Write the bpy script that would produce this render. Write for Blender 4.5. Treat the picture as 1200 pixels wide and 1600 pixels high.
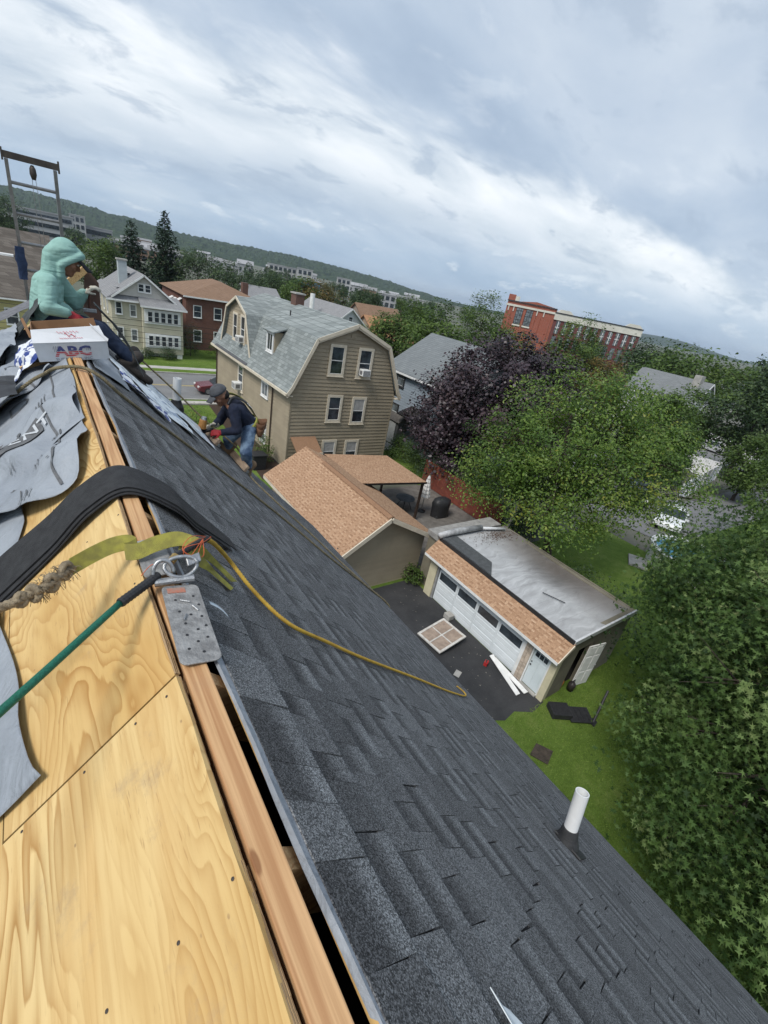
import bpy, bmesh, math, random
import numpy as np
from mathutils import Vector, Matrix, Euler

for o in list(bpy.data.objects):
    bpy.data.objects.remove(o)
SC = bpy.context.scene
COL = SC.collection
R = math.radians
rnd = random.Random(7)
nrs = np.random.RandomState(11)

# ------------------------------------------------------------ camera
cam_d = bpy.data.cameras.new('camera')
cam = bpy.data.objects.new('camera', cam_d)
COL.objects.link(cam)
SC.camera = cam
cam_d.sensor_fit = 'VERTICAL'
cam_d.sensor_height = 36.0
cam_d.lens = 15.737
cam_d.clip_start = 0.05
cam_d.clip_end = 20000
CAMZ = 12.0
_yaw, _pit, _rol = R(39.748), R(-26.196), R(11.5845)
_f = Vector((math.sin(_yaw)*math.cos(_pit), math.cos(_yaw)*math.cos(_pit), math.sin(_pit)))
_r = Vector((math.cos(_yaw), -math.sin(_yaw), 0))
_u = _r.cross(_f)
_r2 = math.cos(_rol)*_r + math.sin(_rol)*_u
_u2 = -math.sin(_rol)*_r + math.cos(_rol)*_u
_m = Matrix((( _r2.x, _u2.x, -_f.x, 0), (_r2.y, _u2.y, -_f.y, 0), (_r2.z, _u2.z, -_f.z, CAMZ), (0, 0, 0, 1)))
cam.matrix_world = _m

# ------------------------------------------------------------ light
SUN_AZ, SUN_EL = R(-105), R(52)      # azimuth from +Y towards +X: the light comes from the left
sun_d = bpy.data.lights.new('sun', 'SUN')
sun_d.energy = 1.5
sun_d.angle = R(22)
sun_d.color = (1.0, 0.965, 0.91)
sun = bpy.data.objects.new('sun', sun_d)
COL.objects.link(sun)
_sd = Vector((math.sin(SUN_AZ)*math.cos(SUN_EL), math.cos(SUN_AZ)*math.cos(SUN_EL), math.sin(SUN_EL)))
sun.rotation_euler = _sd.to_track_quat('Z', 'Y').to_euler()
sun.location = (0, 0, 60)

W = bpy.data.worlds.new('World')
SC.world = W
W.use_nodes = True
wn, wl = W.node_tree.nodes, W.node_tree.links
wn.clear()

def N(nt, t, **kw):
    n = nt.nodes.new(t)
    for k, v in kw.items():
        if k == 'op': n.operation = v
        else: setattr(n, k, v)
    return n

class NT:
    """terse node-tree builder"""
    def __init__(s, tree): s.t = tree
    def put(s, sock, v):
        if hasattr(v, 'links') or hasattr(v, 'is_linked'): s.t.links.new(v, sock)
        elif isinstance(v, (tuple, list)):
            v = tuple(v)
            try:
                n = len(sock.default_value)
                if len(v) < n: v = v + (1.0,)*(n-len(v))
            except TypeError: pass
            sock.default_value = v
        else: sock.default_value = v
    def math(s, op, a, b=0.0, c=None, clamp=False):
        n = s.t.nodes.new('ShaderNodeMath'); n.operation = op; n.use_clamp = clamp
        s.put(n.inputs[0], a); s.put(n.inputs[1], b)
        if c is not None: s.put(n.inputs[2], c)
        return n.outputs[0]
    def vmath(s, op, a, b=None):
        n = s.t.nodes.new('ShaderNodeVectorMath'); n.operation = op
        s.put(n.inputs[0], a)
        if b is not None: s.put(n.inputs[1], b)
        return n.outputs['Value'] if op in ('LENGTH', 'DOT_PRODUCT', 'DISTANCE') else n.outputs[0]
    def sep(s, v):
        n = s.t.nodes.new('ShaderNodeSeparateXYZ'); s.put(n.inputs[0], v); return n.outputs
    def comb(s, x, y, z):
        n = s.t.nodes.new('ShaderNodeCombineXYZ')
        for i, v in enumerate((x, y, z)): s.put(n.inputs[i], v)
        return n.outputs[0]
    def noise(s, vec, scale, detail=4, rough=0.55, dist=0.0, out='Fac'):
        n = s.t.nodes.new('ShaderNodeTexNoise')
        if vec is not None: s.put(n.inputs['Vector'], vec)
        s.put(n.inputs['Scale'], scale); n.inputs['Detail'].default_value = detail
        n.inputs['Roughness'].default_value = rough; n.inputs['Distortion'].default_value = dist
        return n.outputs[out]
    def voro(s, vec, scale, feature='F1', out='Distance', rand=1.0):
        n = s.t.nodes.new('ShaderNodeTexVoronoi'); n.feature = feature
        if vec is not None: s.put(n.inputs['Vector'], vec)
        s.put(n.inputs['Scale'], scale); n.inputs['Randomness'].default_value = rand
        return n.outputs[out]
    def mix(s, f, a, b, blend='MIX'):
        n = s.t.nodes.new('ShaderNodeMix'); n.data_type = 'RGBA'; n.blend_type = blend; n.clamp_factor = True
        s.put(n.inputs[0], f); s.put(n.inputs[6], a); s.put(n.inputs[7], b)
        return n.outputs[2]
    def ramp(s, f, stops, interp='LINEAR'):
        n = s.t.nodes.new('ShaderNodeValToRGB'); n.color_ramp.interpolation = interp
        s.put(n.inputs[0], f); cr = n.color_ramp
        while len(cr.elements) < len(stops): cr.elements.new(0.5)
        for e, (p, c) in zip(cr.elements, stops):
            e.position = p
            if not isinstance(c, (tuple, list)): c = (c, c, c)
            e.color = tuple(c)[:3] + (1,)
        return n.outputs[0]
    def smooth(s, v, a, b):
        n = s.t.nodes.new('ShaderNodeMapRange'); n.interpolation_type = 'SMOOTHSTEP'
        s.put(n.inputs[0], v); n.inputs[1].default_value = a; n.inputs[2].default_value = b
        return n.outputs[0]
    def coord(s, out='Object'):
        return s.t.nodes.new('ShaderNodeTexCoord').outputs[out]
    def mapping(s, vec, scale=(1, 1, 1), loc=(0, 0, 0), rot=(0, 0, 0)):
        n = s.t.nodes.new('ShaderNodeMapping'); s.put(n.inputs[0], vec)
        n.inputs[1].default_value = loc; n.inputs[2].default_value = rot; n.inputs[3].default_value = scale
        return n.outputs[0]
    def attr(s, name, out='Fac'):
        n = s.t.nodes.new('ShaderNodeAttribute'); n.attribute_name = name; return n.outputs[out]

# sky: physical sky behind a broken layer of grey cloud, one long paler streak in it
b = NT(W.node_tree)
sky = wn.new('ShaderNodeTexSky'); sky.sky_type = 'NISHITA'; sky.sun_disc = False
sky.sun_elevation = SUN_EL; sky.sun_rotation = SUN_AZ
d = b.coord('Generated')
dx, dy, dz = b.sep(d)
den = b.math('ADD', b.math('MAXIMUM', dz, 0.0), 0.25)
qx = b.math('DIVIDE', dx, den); qy = b.math('DIVIDE', dy, den)
q = b.comb(qx, qy, 0.0)
warp = b.noise(q, 0.9, 4, 0.55)
fine = b.noise(b.mapping(q, (0.9, 1.25, 1), (3.3, 1.2, 0), (0, 0, R(-21))), 1.4, 9, 0.54, 0.2)
fine2 = b.noise(b.mapping(q, (0.8, 1.5, 1), (9.4, 4.2, 0), (0, 0, R(-21))), 2.2, 9, 0.55, 0.25)
lump = b.noise(b.mapping(q, (1.0, 1.5, 1), (1.7, 6.1, 0), (0, 0, R(-21))), 3.0, 10, 0.60, 0.35)
L = b.math('SUBTRACT', b.math('ADD', qy, b.math('MULTIPLY', qx, 0.377)), 2.04)
L = b.math('ADD', L, b.math('MULTIPLY', b.math('SUBTRACT', warp, 0.5), 0.75))
L = b.math('ADD', L, b.math('MULTIPLY', b.math('SUBTRACT', fine2, 0.5), 0.75))
streak = b.math('MULTIPLY', b.smooth(L, -0.26, 0.02), b.math('SUBTRACT', 1.0, b.smooth(L, 0.20, 0.95)))
base = b.ramp(fine, [(0.28, (0.33, 0.41, 0.52)), (0.45, (0.41, 0.49, 0.595)), (0.58, (0.49, 0.56, 0.65)), (0.76, (0.59, 0.65, 0.715))])
bright = b.ramp(fine2, [(0.26, (0.46, 0.53, 0.61)), (0.48, (0.67, 0.72, 0.765)), (0.70, (0.90, 0.915, 0.925))])
cloud = b.mix(b.math('MULTIPLY', streak, 0.95), base, bright)
cloud = b.mix(b.math('MULTIPLY', b.smooth(lump, 0.54, 0.66), 0.55), cloud, (0.355, 0.43, 0.53))
cloud = b.mix(b.math('MULTIPLY', b.smooth(lump, 0.44, 0.30), 0.28), cloud, (0.74, 0.78, 0.82))
low = b.smooth(dz, 0.125, 0.03)
lowcol = b.ramp(fine, [(0.3, (0.29, 0.405, 0.56)), (0.55, (0.36, 0.475, 0.62)), (0.75, (0.48, 0.575, 0.68))])
cloud = b.mix(b.math('MULTIPLY', low, 0.78), cloud, lowcol)
puff = b.noise(b.mapping(d, (1, 1, 3.0)), 11.0, 7, 0.6)
puffm = b.math('MULTIPLY', b.smooth(puff, 0.57, 0.68), b.math('MULTIPLY', b.smooth(dz, 0.015, 0.04), b.smooth(dz, 0.13, 0.08)))
cloud = b.mix(b.math('MULTIPLY', puffm, 0.6), cloud, (0.66, 0.72, 0.78))
cloud10 = b.vmath('MULTIPLY', cloud, (5.9, 5.95, 6.0))
skymix = b.mix(0.95, sky.outputs[0], cloud10)
bg = wn.new('ShaderNodeBackground'); bg.inputs[1].default_value = 0.1
wl.new(skymix, bg.inputs[0])
wo = wn.new('ShaderNodeOutputWorld'); wl.new(bg.outputs[0], wo.inputs[0])

vs = SC.view_settings
vs.view_transform = 'Standard'; vs.look = 'None'; vs.exposure = 1.05; vs.gamma = 1.0
vs.use_curve_mapping = False
SC.cycles.max_bounces = 6
SC.cycles.diffuse_bounces = 3
SC.cycles.transparent_max_bounces = 6

# ------------------------------------------------------------ material helpers
MATS = {}
def new_mat(name):
    m = bpy.data.materials.new(name); m.use_nodes = True
    nt = m.node_tree
    bs = nt.nodes['Principled BSDF']
    return m, NT(nt), bs
def setp(bs, **kw):
    names = dict(rough='Roughness', metal='Metallic', spec='Specular IOR Level', trans='Transmission Weight', ior='IOR', sheen='Sheen Weight', sss='Subsurface Weight', coat='Coat Weight')
    for k, v in kw.items(): bs.inputs[names[k]].default_value = v
def bump(t, bs, h, strength=0.3, dist=0.01):
    n = t.t.nodes.new('ShaderNodeBump'); n.inputs['Strength'].default_value = strength; n.inputs['Distance'].default_value = dist
    t.put(n.inputs['Height'], h); t.t.links.new(n.outputs[0], bs.inputs['Normal'])
def M(name, c1, c2=None, scale=6, rough=0.75, bmp=0.0, bscale=None, metal=0.0, spec=0.35, detail=5, stretch=(1, 1, 1), var=0.0, dist=0.01):
    """noise-mottled surface with optional bump and per-object brightness variation"""
    if name in MATS: return MATS[name]
    m, t, bs = new_mat(name)
    if c2 is None: c2 = tuple(x*0.78 for x in c1)
    co = t.mapping(t.coord('Object'), stretch)
    f = t.smooth(t.noise(co, scale, detail, 0.6), 0.32, 0.68)
    c = t.mix(f, c2, c1)
    if var:
        oi = t.t.nodes.new('ShaderNodeObjectInfo').outputs['Random']
        k = t.math('ADD', 1.0-var, t.math('MULTIPLY', oi, 2*var))
        c = t.vmath('MULTIPLY', c, t.comb(k, k, k))
    t.put(bs.inputs['Base Color'], c)
    setp(bs, rough=rough, metal=metal, spec=spec)
    if bmp: bump(t, bs, t.noise(co, bscale or scale*6, 4, 0.6), bmp, dist)
    MATS[name] = m
    return m

# ------------------------------------------------------------ mesh helpers
class MB:
    """collects shapes; build() links them as ONE mesh object"""
    def __init__(s): s.v = []; s.f = []; s.t = None
    def add(s, vs, fs):
        n = len(s.v); s.v += [tuple(v) for v in vs]; s.f += [tuple(i+n for i in f) for f in fs]; return s
    def box(s, x0, x1, y0, y1, z0, z1):
        return s.add([(x0,y0,z0),(x1,y0,z0),(x1,y1,z0),(x0,y1,z0),(x0,y0,z1),(x1,y0,z1),(x1,y1,z1),(x0,y1,z1)],
                     [(0,3,2,1),(4,5,6,7),(0,1,5,4),(1,2,6,5),(2,3,7,6),(3,0,4,7)])
    def obox(s, c, ax, ay, az, hx, hy, hz):
        """box with centre c, unit axes and half sizes"""
        c = Vector(c); ax, ay, az = Vector(ax).normalized(), Vector(ay).normalized(), Vector(az).normalized()
        P = [c + sx*hx*ax + sy*hy*ay + sz*hz*az for sz in (-1, 1) for sy in (-1, 1) for sx in (-1, 1)]
        return s.add(P, [(0,2,3,1),(4,5,7,6),(0,1,5,4),(1,3,7,5),(3,2,6,7),(2,0,4,6)])
    def prism(s, poly, d):
        """extrude a planar polygon (3D points) by vector d"""
        n = len(poly); d = Vector(d)
        P = [Vector(p) for p in poly] + [Vector(p)+d for p in poly]
        return s.add(P, [tuple(range(n))[::-1], tuple(range(n, 2*n))] + [(i, (i+1) % n, n+(i+1) % n, n+i) for i in range(n)])
    def quad(s, *p): return s.add(p, [tuple(range(len(p)))])
    def tube(s, pts, r, n=8, cap=True):
        pts = [Vector(p) for p in pts]; m = len(pts)
        rr = r if isinstance(r, (list, tuple)) else [r]*m
        vs, fs = [], []; up = None
        for i, p in enumerate(pts):
            d = (pts[min(i+1, m-1)] - pts[max(i-1, 0)])
            d = d.normalized() if d.length > 1e-9 else Vector((0, 0, 1))
            if up is None: up = d.orthogonal().normalized()
            a = (up - d*up.dot(d)); a = a.normalized() if a.length > 1e-6 else d.orthogonal().normalized()
            up = a; c = d.cross(a)
            for k in range(n):
                t = 2*math.pi*k/n
                vs.append(p + rr[i]*(math.cos(t)*a + math.sin(t)*c))
        for i in range(m-1):
            for k in range(n):
                fs.append((i*n+k, i*n+(k+1) % n, (i+1)*n+(k+1) % n, (i+1)*n+k))
        if cap: fs += [tuple(range(n))[::-1], tuple(range((m-1)*n, m*n))]
        return s.add(vs, fs)
    def lathe(s, prof, c=(0, 0, 0), n=16):
        vs, fs = [], []
        for (r, z) in prof:
            for k in range(n):
                t = 2*math.pi*k/n; vs.append((c[0]+r*math.cos(t), c[1]+r*math.sin(t), c[2]+z))
        for i in range(len(prof)-1):
            for k in range(n): fs.append((i*n+k, i*n+(k+1) % n, (i+1)*n+(k+1) % n, (i+1)*n+k))
        fs += [tuple(range(n))[::-1], tuple(range((len(prof)-1)*n, len(prof)*n))]
        return s.add(vs, fs)
    def ball(s, c, r, n=10, m=7):
        rx, ry, rz = r if isinstance(r, (tuple, list)) else (r, r, r)
        vs, fs = [], []
        for i in range(m+1):
            ph = math.pi*i/m
            for k in range(n):
                t = 2*math.pi*k/n
                vs.append((c[0]+rx*math.sin(ph)*math.cos(t), c[1]+ry*math.sin(ph)*math.sin(t), c[2]+rz*math.cos(ph)))
        for i in range(m):
            for k in range(n): fs.append((i*n+k, (i+1)*n+k, (i+1)*n+(k+1) % n, i*n+(k+1) % n))
        return s.add(vs, fs)
    def grid(s, fn, nu, nv):
        vs = [fn(i/nu, j/nv) for i in range(nu+1) for j in range(nv+1)]
        fs = [(i*(nv+1)+j, (i+1)*(nv+1)+j, (i+1)*(nv+1)+j+1, i*(nv+1)+j+1) for i in range(nu) for j in range(nv)]
        return s.add(vs, fs)
    def mesh(s, name):
        me = bpy.data.meshes.new(name); me.from_pydata([tuple(v) for v in s.v], [], s.f); me.update(); return me
    def build(s, name, mat=None, parent=None, smooth=False, bevel=0.0, solid=0.0):
        me = s.mesh(name)
        if mat: me.materials.append(mat)
        return link(name, me, parent, smooth, bevel, solid)

def link(name, me, parent=None, smooth=False, bevel=0.0, solid=0.0):
    o = bpy.data.objects.new(name, me); COL.objects.link(o)
    if smooth:
        for p in me.polygons: p.use_smooth = True
    if solid:
        m = o.modifiers.new('solid', 'SOLIDIFY'); m.thickness = solid; m.offset = -1
    if bevel:
        m = o.modifiers.new('bevel', 'BEVEL'); m.width = bevel; m.segments = 2; m.limit_method = 'ANGLE'
    if parent:
        o.parent = parent
        o.matrix_parent_inverse = parent.matrix_basis.inverted()   # geometry below is written in world coordinates
    return o
def tag(o, label, cat, group=None, kind=None):
    if label: o['label'] = label
    if cat: o['category'] = cat
    if group: o['group'] = group
    if kind: o['kind'] = kind
    return o
def thing(name, label, cat, loc=(0, 0, 0), group=None):
    o = bpy.data.objects.new(name, None); o.empty_display_size = 0.2; COL.objects.link(o)
    o.location = loc
    return tag(o, label, cat, group)
def struct(o): o['kind'] = 'structure'; return o

def text_mesh(body, size=1.0, space=1.0, bold=0.0):
    """flat lettering outline as (verts, faces) in its own XY plane, centred"""
    cu = bpy.data.curves.new('lettering', 'FONT'); cu.body = body; cu.size = size; cu.space_character = space
    cu.offset = bold; cu.resolution_u = 2; cu.align_x = 'CENTER'; cu.align_y = 'CENTER'
    ob = bpy.data.objects.new('lettering', cu); COL.objects.link(ob)
    dg = bpy.context.evaluated_depsgraph_get(); dg.update()
    me = bpy.data.meshes.new_from_object(ob.evaluated_get(dg))
    vs = [tuple(v.co) for v in me.vertices]; fs = [tuple(p.vertices) for p in me.polygons]
    bpy.data.objects.remove(ob); bpy.data.curves.remove(cu); bpy.data.meshes.remove(me)
    return vs, fs
def lerp(a, b, t): return a + (b-a)*t
def spline(pts, n=8):
    """Catmull-Rom through the points"""
    P = [Vector(p) for p in pts]; P = [2*P[0]-P[1]] + P + [2*P[-1]-P[-2]]
    out = []
    for i in range(1, len(P)-2):
        for k in range(n):
            t = k/n; a, b_, c, d_ = P[i-1], P[i], P[i+1], P[i+2]
            out.append(0.5*((2*b_) + (c-a)*t + (2*a-5*b_+4*c-d_)*t*t + (3*b_-a-3*c+d_)*t**3))
    out.append(P[-2]); return out
# ------------------------------------------------------------ materials with a structure of their own
def mat_plywood():
    m, t, bs = new_mat('plywood')
    co = t.coord('Object')
    oi = t.t.nodes.new('ShaderNodeObjectInfo').outputs['Random']
    sh = t.vmath('ADD', co, t.comb(t.math('MULTIPLY', oi, 7.0), t.math('MULTIPLY', oi, 31.0), 0.0))
    big = t.noise(t.mapping(sh, (2.6, 0.85, 0.4)), 1.0, 3, 0.46, 0.6)
    fineW = t.noise(t.mapping(sh, (34, 3.0, 1)), 1.0, 4, 0.6)
    ph = t.math('ADD', t.math('MULTIPLY', big, 235.0), t.math('MULTIPLY', fineW, 3.2))
    saw = t.math('FRACT', t.math('DIVIDE', ph, 6.2832))
    rings = t.math('MULTIPLY', t.math('POWER', saw, 2.2), t.smooth(saw, 1.0, 0.90))
    amp = t.smooth(t.noise(t.mapping(sh, (2.4, 0.9, 1), (4, 2, 0)), 1.0, 3), 0.36, 0.64)
    streak = t.noise(t.mapping(sh, (70, 4, 1)), 1.0, 4, 0.6)
    base = t.mix(t.smooth(t.noise(t.mapping(sh, (2.5, 1.1, 1), (1, 7, 0)), 1.0, 3), 0.3, 0.7), (0.54, 0.345, 0.125), (0.67, 0.490, 0.230))
    base = t.mix(t.math('MULTIPLY', t.smooth(streak, 0.42, 0.72), 0.42), base, (0.44, 0.26, 0.09))
    fleck = t.math('MULTIPLY', t.smooth(t.noise(t.mapping(sh, (240, 22, 1)), 1.0, 2), 0.60, 0.70), t.smooth(t.noise(t.mapping(sh, (6, 3, 1), (2, 9, 0)), 1.0, 3), 0.42, 0.62))
    base = t.mix(t.math('MULTIPLY', fleck, 0.5), base, (0.30, 0.17, 0.07))
    band = t.smooth(t.noise(t.mapping(sh, (7, 0.8, 1), (8, 3, 0)), 1.0, 3, 0.5, 0.5), 0.50, 0.66)
    base = t.mix(t.math('MULTIPLY', band, 0.45), base, (0.50, 0.285, 0.095))
    c = t.mix(t.math('MULTIPLY', rings, t.math('ADD', 0.16, t.math('MULTIPLY', amp, 0.80))), base, (0.33, 0.155, 0.034))
    # knots: sparse dark ovals with a ring
    kn = t.voro(t.mapping(sh, (4.4, 2.6, 0.001)), 1.0)
    ksel = t.smooth(t.voro(t.mapping(sh, (4.4, 2.6, 0.001)), 1.0, out='Color'), 0.50, 0.45)
    core = t.math('MULTIPLY', t.smooth(kn, 0.055, 0.035), ksel)
    c = t.mix(t.math('MULTIPLY', core, 0.8), c, (0.17, 0.075, 0.03))
    # staple marks and scuffs
    sp = t.voro(t.mapping(sh, (21, 13, 0.001)), 1.0)
    spm = t.math('MULTIPLY', t.smooth(sp, 0.07, 0.03), t.smooth(t.noise(sh, 7.0, 2), 0.47, 0.58))
    c = t.mix(t.math('MULTIPLY', spm, 0.65), c, (0.22, 0.13, 0.07))
    dirt = t.smooth(t.noise(t.mapping(sh, (1, 1, 1), (5, 5, 0)), 5.5, 9, 0.75), 0.54, 0.74)
    c = t.mix(t.math('MULTIPLY', dirt, 0.48), c, (0.30, 0.22, 0.15))
    t.put(bs.inputs['Base Color'], c)
    setp(bs, rough=0.62, spec=0.3)
    bump(t, bs, t.math('ADD', t.math('MULTIPLY', rings, 0.4), streak), 0.12, 0.003)
    return m
def mat_lumber(name, c1, c2, axis=1, dark=(0.30, 0.13, 0.05)):
    m, t, bs = new_mat(name)
    st = [70, 70, 70]; st[axis] = 1.6
    co = t.coord('Object')
    big = t.noise(t.mapping(co, tuple(x*0.22 for x in st)), 1.0, 2)
    g = t.math('POWER', t.math('ADD', t.math('MULTIPLY', t.math('SINE', t.math('MULTIPLY', big, 70.0)), 0.5), 0.5), 2.0)
    f = t.noise(t.mapping(co, tuple(x*3 for x in st)), 1.0, 4)
    c = t.mix(t.smooth(f, 0.3, 0.7), c2, c1)
    c = t.mix(t.math('MULTIPLY', g, 0.55), c, dark)
    k = t.voro(t.mapping(co, (9, 3.1, 9)), 1.0)
    ks = t.smooth(t.voro(t.mapping(co, (9, 3.1, 9)), 1.0, out='Color'), 0.30, 0.27)
    c = t.mix(t.math('MULTIPLY', t.math('MULTIPLY', t.smooth(k, 0.085, 0.05), ks), 0.8), c, (0.20, 0.08, 0.03))
    w = t.smooth(t.noise(co, 4.0, 6, 0.7), 0.55, 0.75)
    c = t.mix(t.math('MULTIPLY', w, 0.25), c, (0.36, 0.22, 0.13))
    t.put(bs.inputs['Base Color'], c); setp(bs, rough=0.65, spec=0.3)
    bump(t, bs, f, 0.15, 0.002)
    return m
def mat_shingle(name, c_lo, c_mid, c_hi, speck=0.55, gscale=420.0, tonegain=1.0, var=0.16):
    """granule-covered asphalt shingle; 'tone' is the colour blend printed on each tab"""
    m, t, bs = new_mat(name)
    co = t.coord('Object')
    oi = t.t.nodes.new('ShaderNodeObjectInfo')
    sh = t.vmath('ADD', co, t.comb(t.math('MULTIPLY', oi.outputs['Random'], 5.0), 0.0, 0.0))
    tone = t.attr('tone')
    soft = t.noise(sh, 9.0, 5, 0.6)
    v = t.math('ADD', t.math('MULTIPLY', tone, tonegain), t.math('MULTIPLY', t.math('SUBTRACT', soft, 0.5), 0.25))
    v = t.math('ADD', v, t.math('MULTIPLY', t.math('SUBTRACT', oi.outputs['Random'], 0.5), var))
    c = t.ramp(v, [(0.0, c_lo), (0.5, c_mid), (1.0, c_hi)])
    g = t.voro(sh, gscale, out='Color')
    gv = t.sep(g)[0]
    k = t.math('ADD', 1.0-speck, t.math('MULTIPLY', t.math('POWER', gv, 1.6), speck*2.6))
    c = t.vmath('MULTIPLY', c, t.comb(k, k, k))
    t.put(bs.inputs['Base Color'], c); setp(bs, rough=0.86, spec=0.22)
    bump(t, bs, t.voro(sh, gscale), 0.5, 0.002)
    return m
def mat_felt():
    m, t, bs = new_mat('underlayment')
    co = t.coord('Object')
    c = t.mix(t.smooth(t.noise(co, 3.0, 6, 0.65), 0.3, 0.7), (0.225, 0.248, 0.280), (0.315, 0.342, 0.375))
    w = t.noise(t.mapping(co, (1, 1, 1)), 160.0, 2)
    c = t.mix(t.math('MULTIPLY', w, 0.12), c, (0.17, 0.185, 0.205))
    c = t.mix(t.math('MULTIPLY', t.smooth(t.noise(co, 22.0, 6, 0.75), 0.60, 0.74), 0.35), c, (0.14, 0.14, 0.15))
    t.put(bs.inputs['Base Color'], c); setp(bs, rough=0.55, spec=0.4)
    h = t.math('ADD', t.noise(co, 14.0, 6, 0.6, 0.8), t.math('MULTIPLY', t.math('ABSOLUTE', t.math('SUBTRACT', t.noise(co, 5.0, 4, 0.55, 1.2), 0.5)), 2.5))
    bump(t, bs, h, 0.7, 0.014)
    return m
def mat_leaf(name, cols, rough=0.5, trans=0.25, spec=0.4):
    m, t, bs = new_mat(name)
    n = len(cols)
    c = t.ramp(t.attr('tone'), [(i/(n-1), c_) for i, c_ in enumerate(cols)])
    t.put(bs.inputs['Base Color'], c); setp(bs, rough=rough, spec=spec)
    tr = t.t.nodes.new('ShaderNodeBsdfTranslucent')
    t.put(tr.inputs[0], t.vmath('MULTIPLY', c, (1.15, 1.25, 0.7)))
    mx = t.t.nodes.new('ShaderNodeMixShader'); mx.inputs[0].default_value = trans
    t.t.links.new(bs.outputs[0], mx.inputs[1]); t.t.links.new(tr.outputs[0], mx.inputs[2])
    t.t.links.new(mx.outputs[0], t.t.nodes['Material Output'].inputs[0])
    return m
def mat_brick(name, c1, c2, mortar, scale=1.0, axis='Y'):
    m, t, bs = new_mat(name)
    x, y, z = t.sep(t.coord('Object'))
    u = t.math('ADD', x, y)
    n = t.t.nodes.new('ShaderNodeTexBrick')
    t.put(n.inputs['Vector'], t.comb(u, z, 0.0)); n.inputs['Scale'].default_value = scale
    t.put(n.inputs['Color1'], c1); t.put(n.inputs['Color2'], c2); t.put(n.inputs['Mortar'], mortar)
    n.inputs['Mortar Size'].default_value = 0.012; n.inputs['Brick Width'].default_value = 0.22; n.inputs['Row Height'].default_value = 0.075
    f = t.smooth(t.noise(t.coord('Object'), 1.1, 6, 0.65), 0.3, 0.7)
    c = t.mix(t.math('MULTIPLY', f, 0.3), n.outputs['Color'], tuple(v*0.55 for v in c1))
    t.put(bs.inputs['Base Color'], c); setp(bs, rough=0.85, spec=0.2)
    bump(t, bs, n.outputs['Fac'], -0.3, 0.01)
    return m
def mat_tabroof(name, c1, c2, c3, rowh=0.14, wid=0.3, axis='slope'):
    """far shingle roofs: rows follow height, so the pattern sits on any slope"""
    m, t, bs = new_mat(name)
    x, y, z = t.sep(t.coord('Object'))
    n = t.t.nodes.new('ShaderNodeTexBrick')
    t.put(n.inputs['Vector'], t.comb(t.math('ADD', x, t.math('MULTIPLY', y, 1.0)), t.math('MULTIPLY', z, 1.25), 0.0))
    n.inputs['Scale'].default_value = 1.0; n.inputs['Mortar Size'].default_value = 0.012
    n.inputs['Brick Width'].default_value = wid; n.inputs['Row Height'].default_value = rowh; n.inputs['Bias'].default_value = 0.0
    t.put(n.inputs['Color1'], c1); t.put(n.inputs['Color2'], c2); t.put(n.inputs['Mortar'], c3)
    f = t.smooth(t.noise(t.coord('Object'), 0.9, 7, 0.65), 0.3, 0.72)
    c = t.mix(t.math('MULTIPLY', f, 0.35), n.outputs['Color'], c3)
    g = t.noise(t.coord('Object'), 60, 2)
    c = t.mix(t.math('MULTIPLY', t.smooth(g, 0.4, 0.7), 0.25), c, tuple(min(1, v*1.5) for v in c1))
    t.put(bs.inputs['Base Color'], c); setp(bs, rough=0.9, spec=0.15)
    bump(t, bs, n.outputs['Fac'], -0.4, 0.015)
    return m
def mat_glass(name='window_glass', c=(0.02, 0.025, 0.03)):
    m, t, bs = new_mat(name)
    oi = t.t.nodes.new('ShaderNodeObjectInfo').outputs['Random']
    f = t.smooth(t.noise(t.vmath('ADD', t.coord('Object'), t.comb(oi, oi, oi)), 1.4, 3), 0.35, 0.7)
    t.put(bs.inputs['Base Color'], t.mix(f, c, tuple(v*3.0 for v in c)))
    setp(bs, rough=0.06, spec=0.6)
    return m
def mat_grass():
    m, t, bs = new_mat('lawn')
    co = t.coord('Object')
    a = t.noise(co, 0.55, 6, 0.6); f = t.noise(co, 24.0, 5, 0.75); h = t.noise(t.mapping(co, (1, 1, 1), (3, 3, 0)), 3.0, 5, 0.7)
    c = t.ramp(t.math('ADD', t.math('MULTIPLY', a, 0.55), t.math('MULTIPLY', h, 0.45)), [(0.32, (0.095, 0.160, 0.028)), (0.5, (0.155, 0.245, 0.045)), (0.68, (0.245, 0.315, 0.085))])
    c = t.mix(t.smooth(f, 0.42, 0.72), t.vmath('MULTIPLY', c, (0.62, 0.62, 0.62)), c)
    t.put(bs.inputs['Base Color'], c); setp(bs, rough=0.9, spec=0.1)
    bump(t, bs, f, 0.9, 0.05)
    return m
def mat_asphalt(name, c1, c2, crack=0.0):
    m, t, bs = new_mat(name)
    co = t.coord('Object')
    c = t.mix(t.smooth(t.noise(co, 0.7, 8, 0.65), 0.3, 0.72), c1, c2)
    g = t.noise(co, 70.0, 3, 0.7)
    c = t.mix(t.math('MULTIPLY', t.smooth(g, 0.5, 0.8), 0.4), c, tuple(v*2.2 for v in c2))
    d_ = t.smooth(t.noise(t.mapping(co, (1, 1, 1), (7, 3, 1)), 1.6, 8, 0.72), 0.62, 0.74)
    c = t.mix(t.math('MULTIPLY', d_, 0.30), c, (0.10, 0.085, 0.07))
    t.put(bs.inputs['Base Color'], c); setp(bs, rough=0.82, spec=0.3)
    bump(t, bs, g, 0.4, 0.006)
    return m
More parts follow.
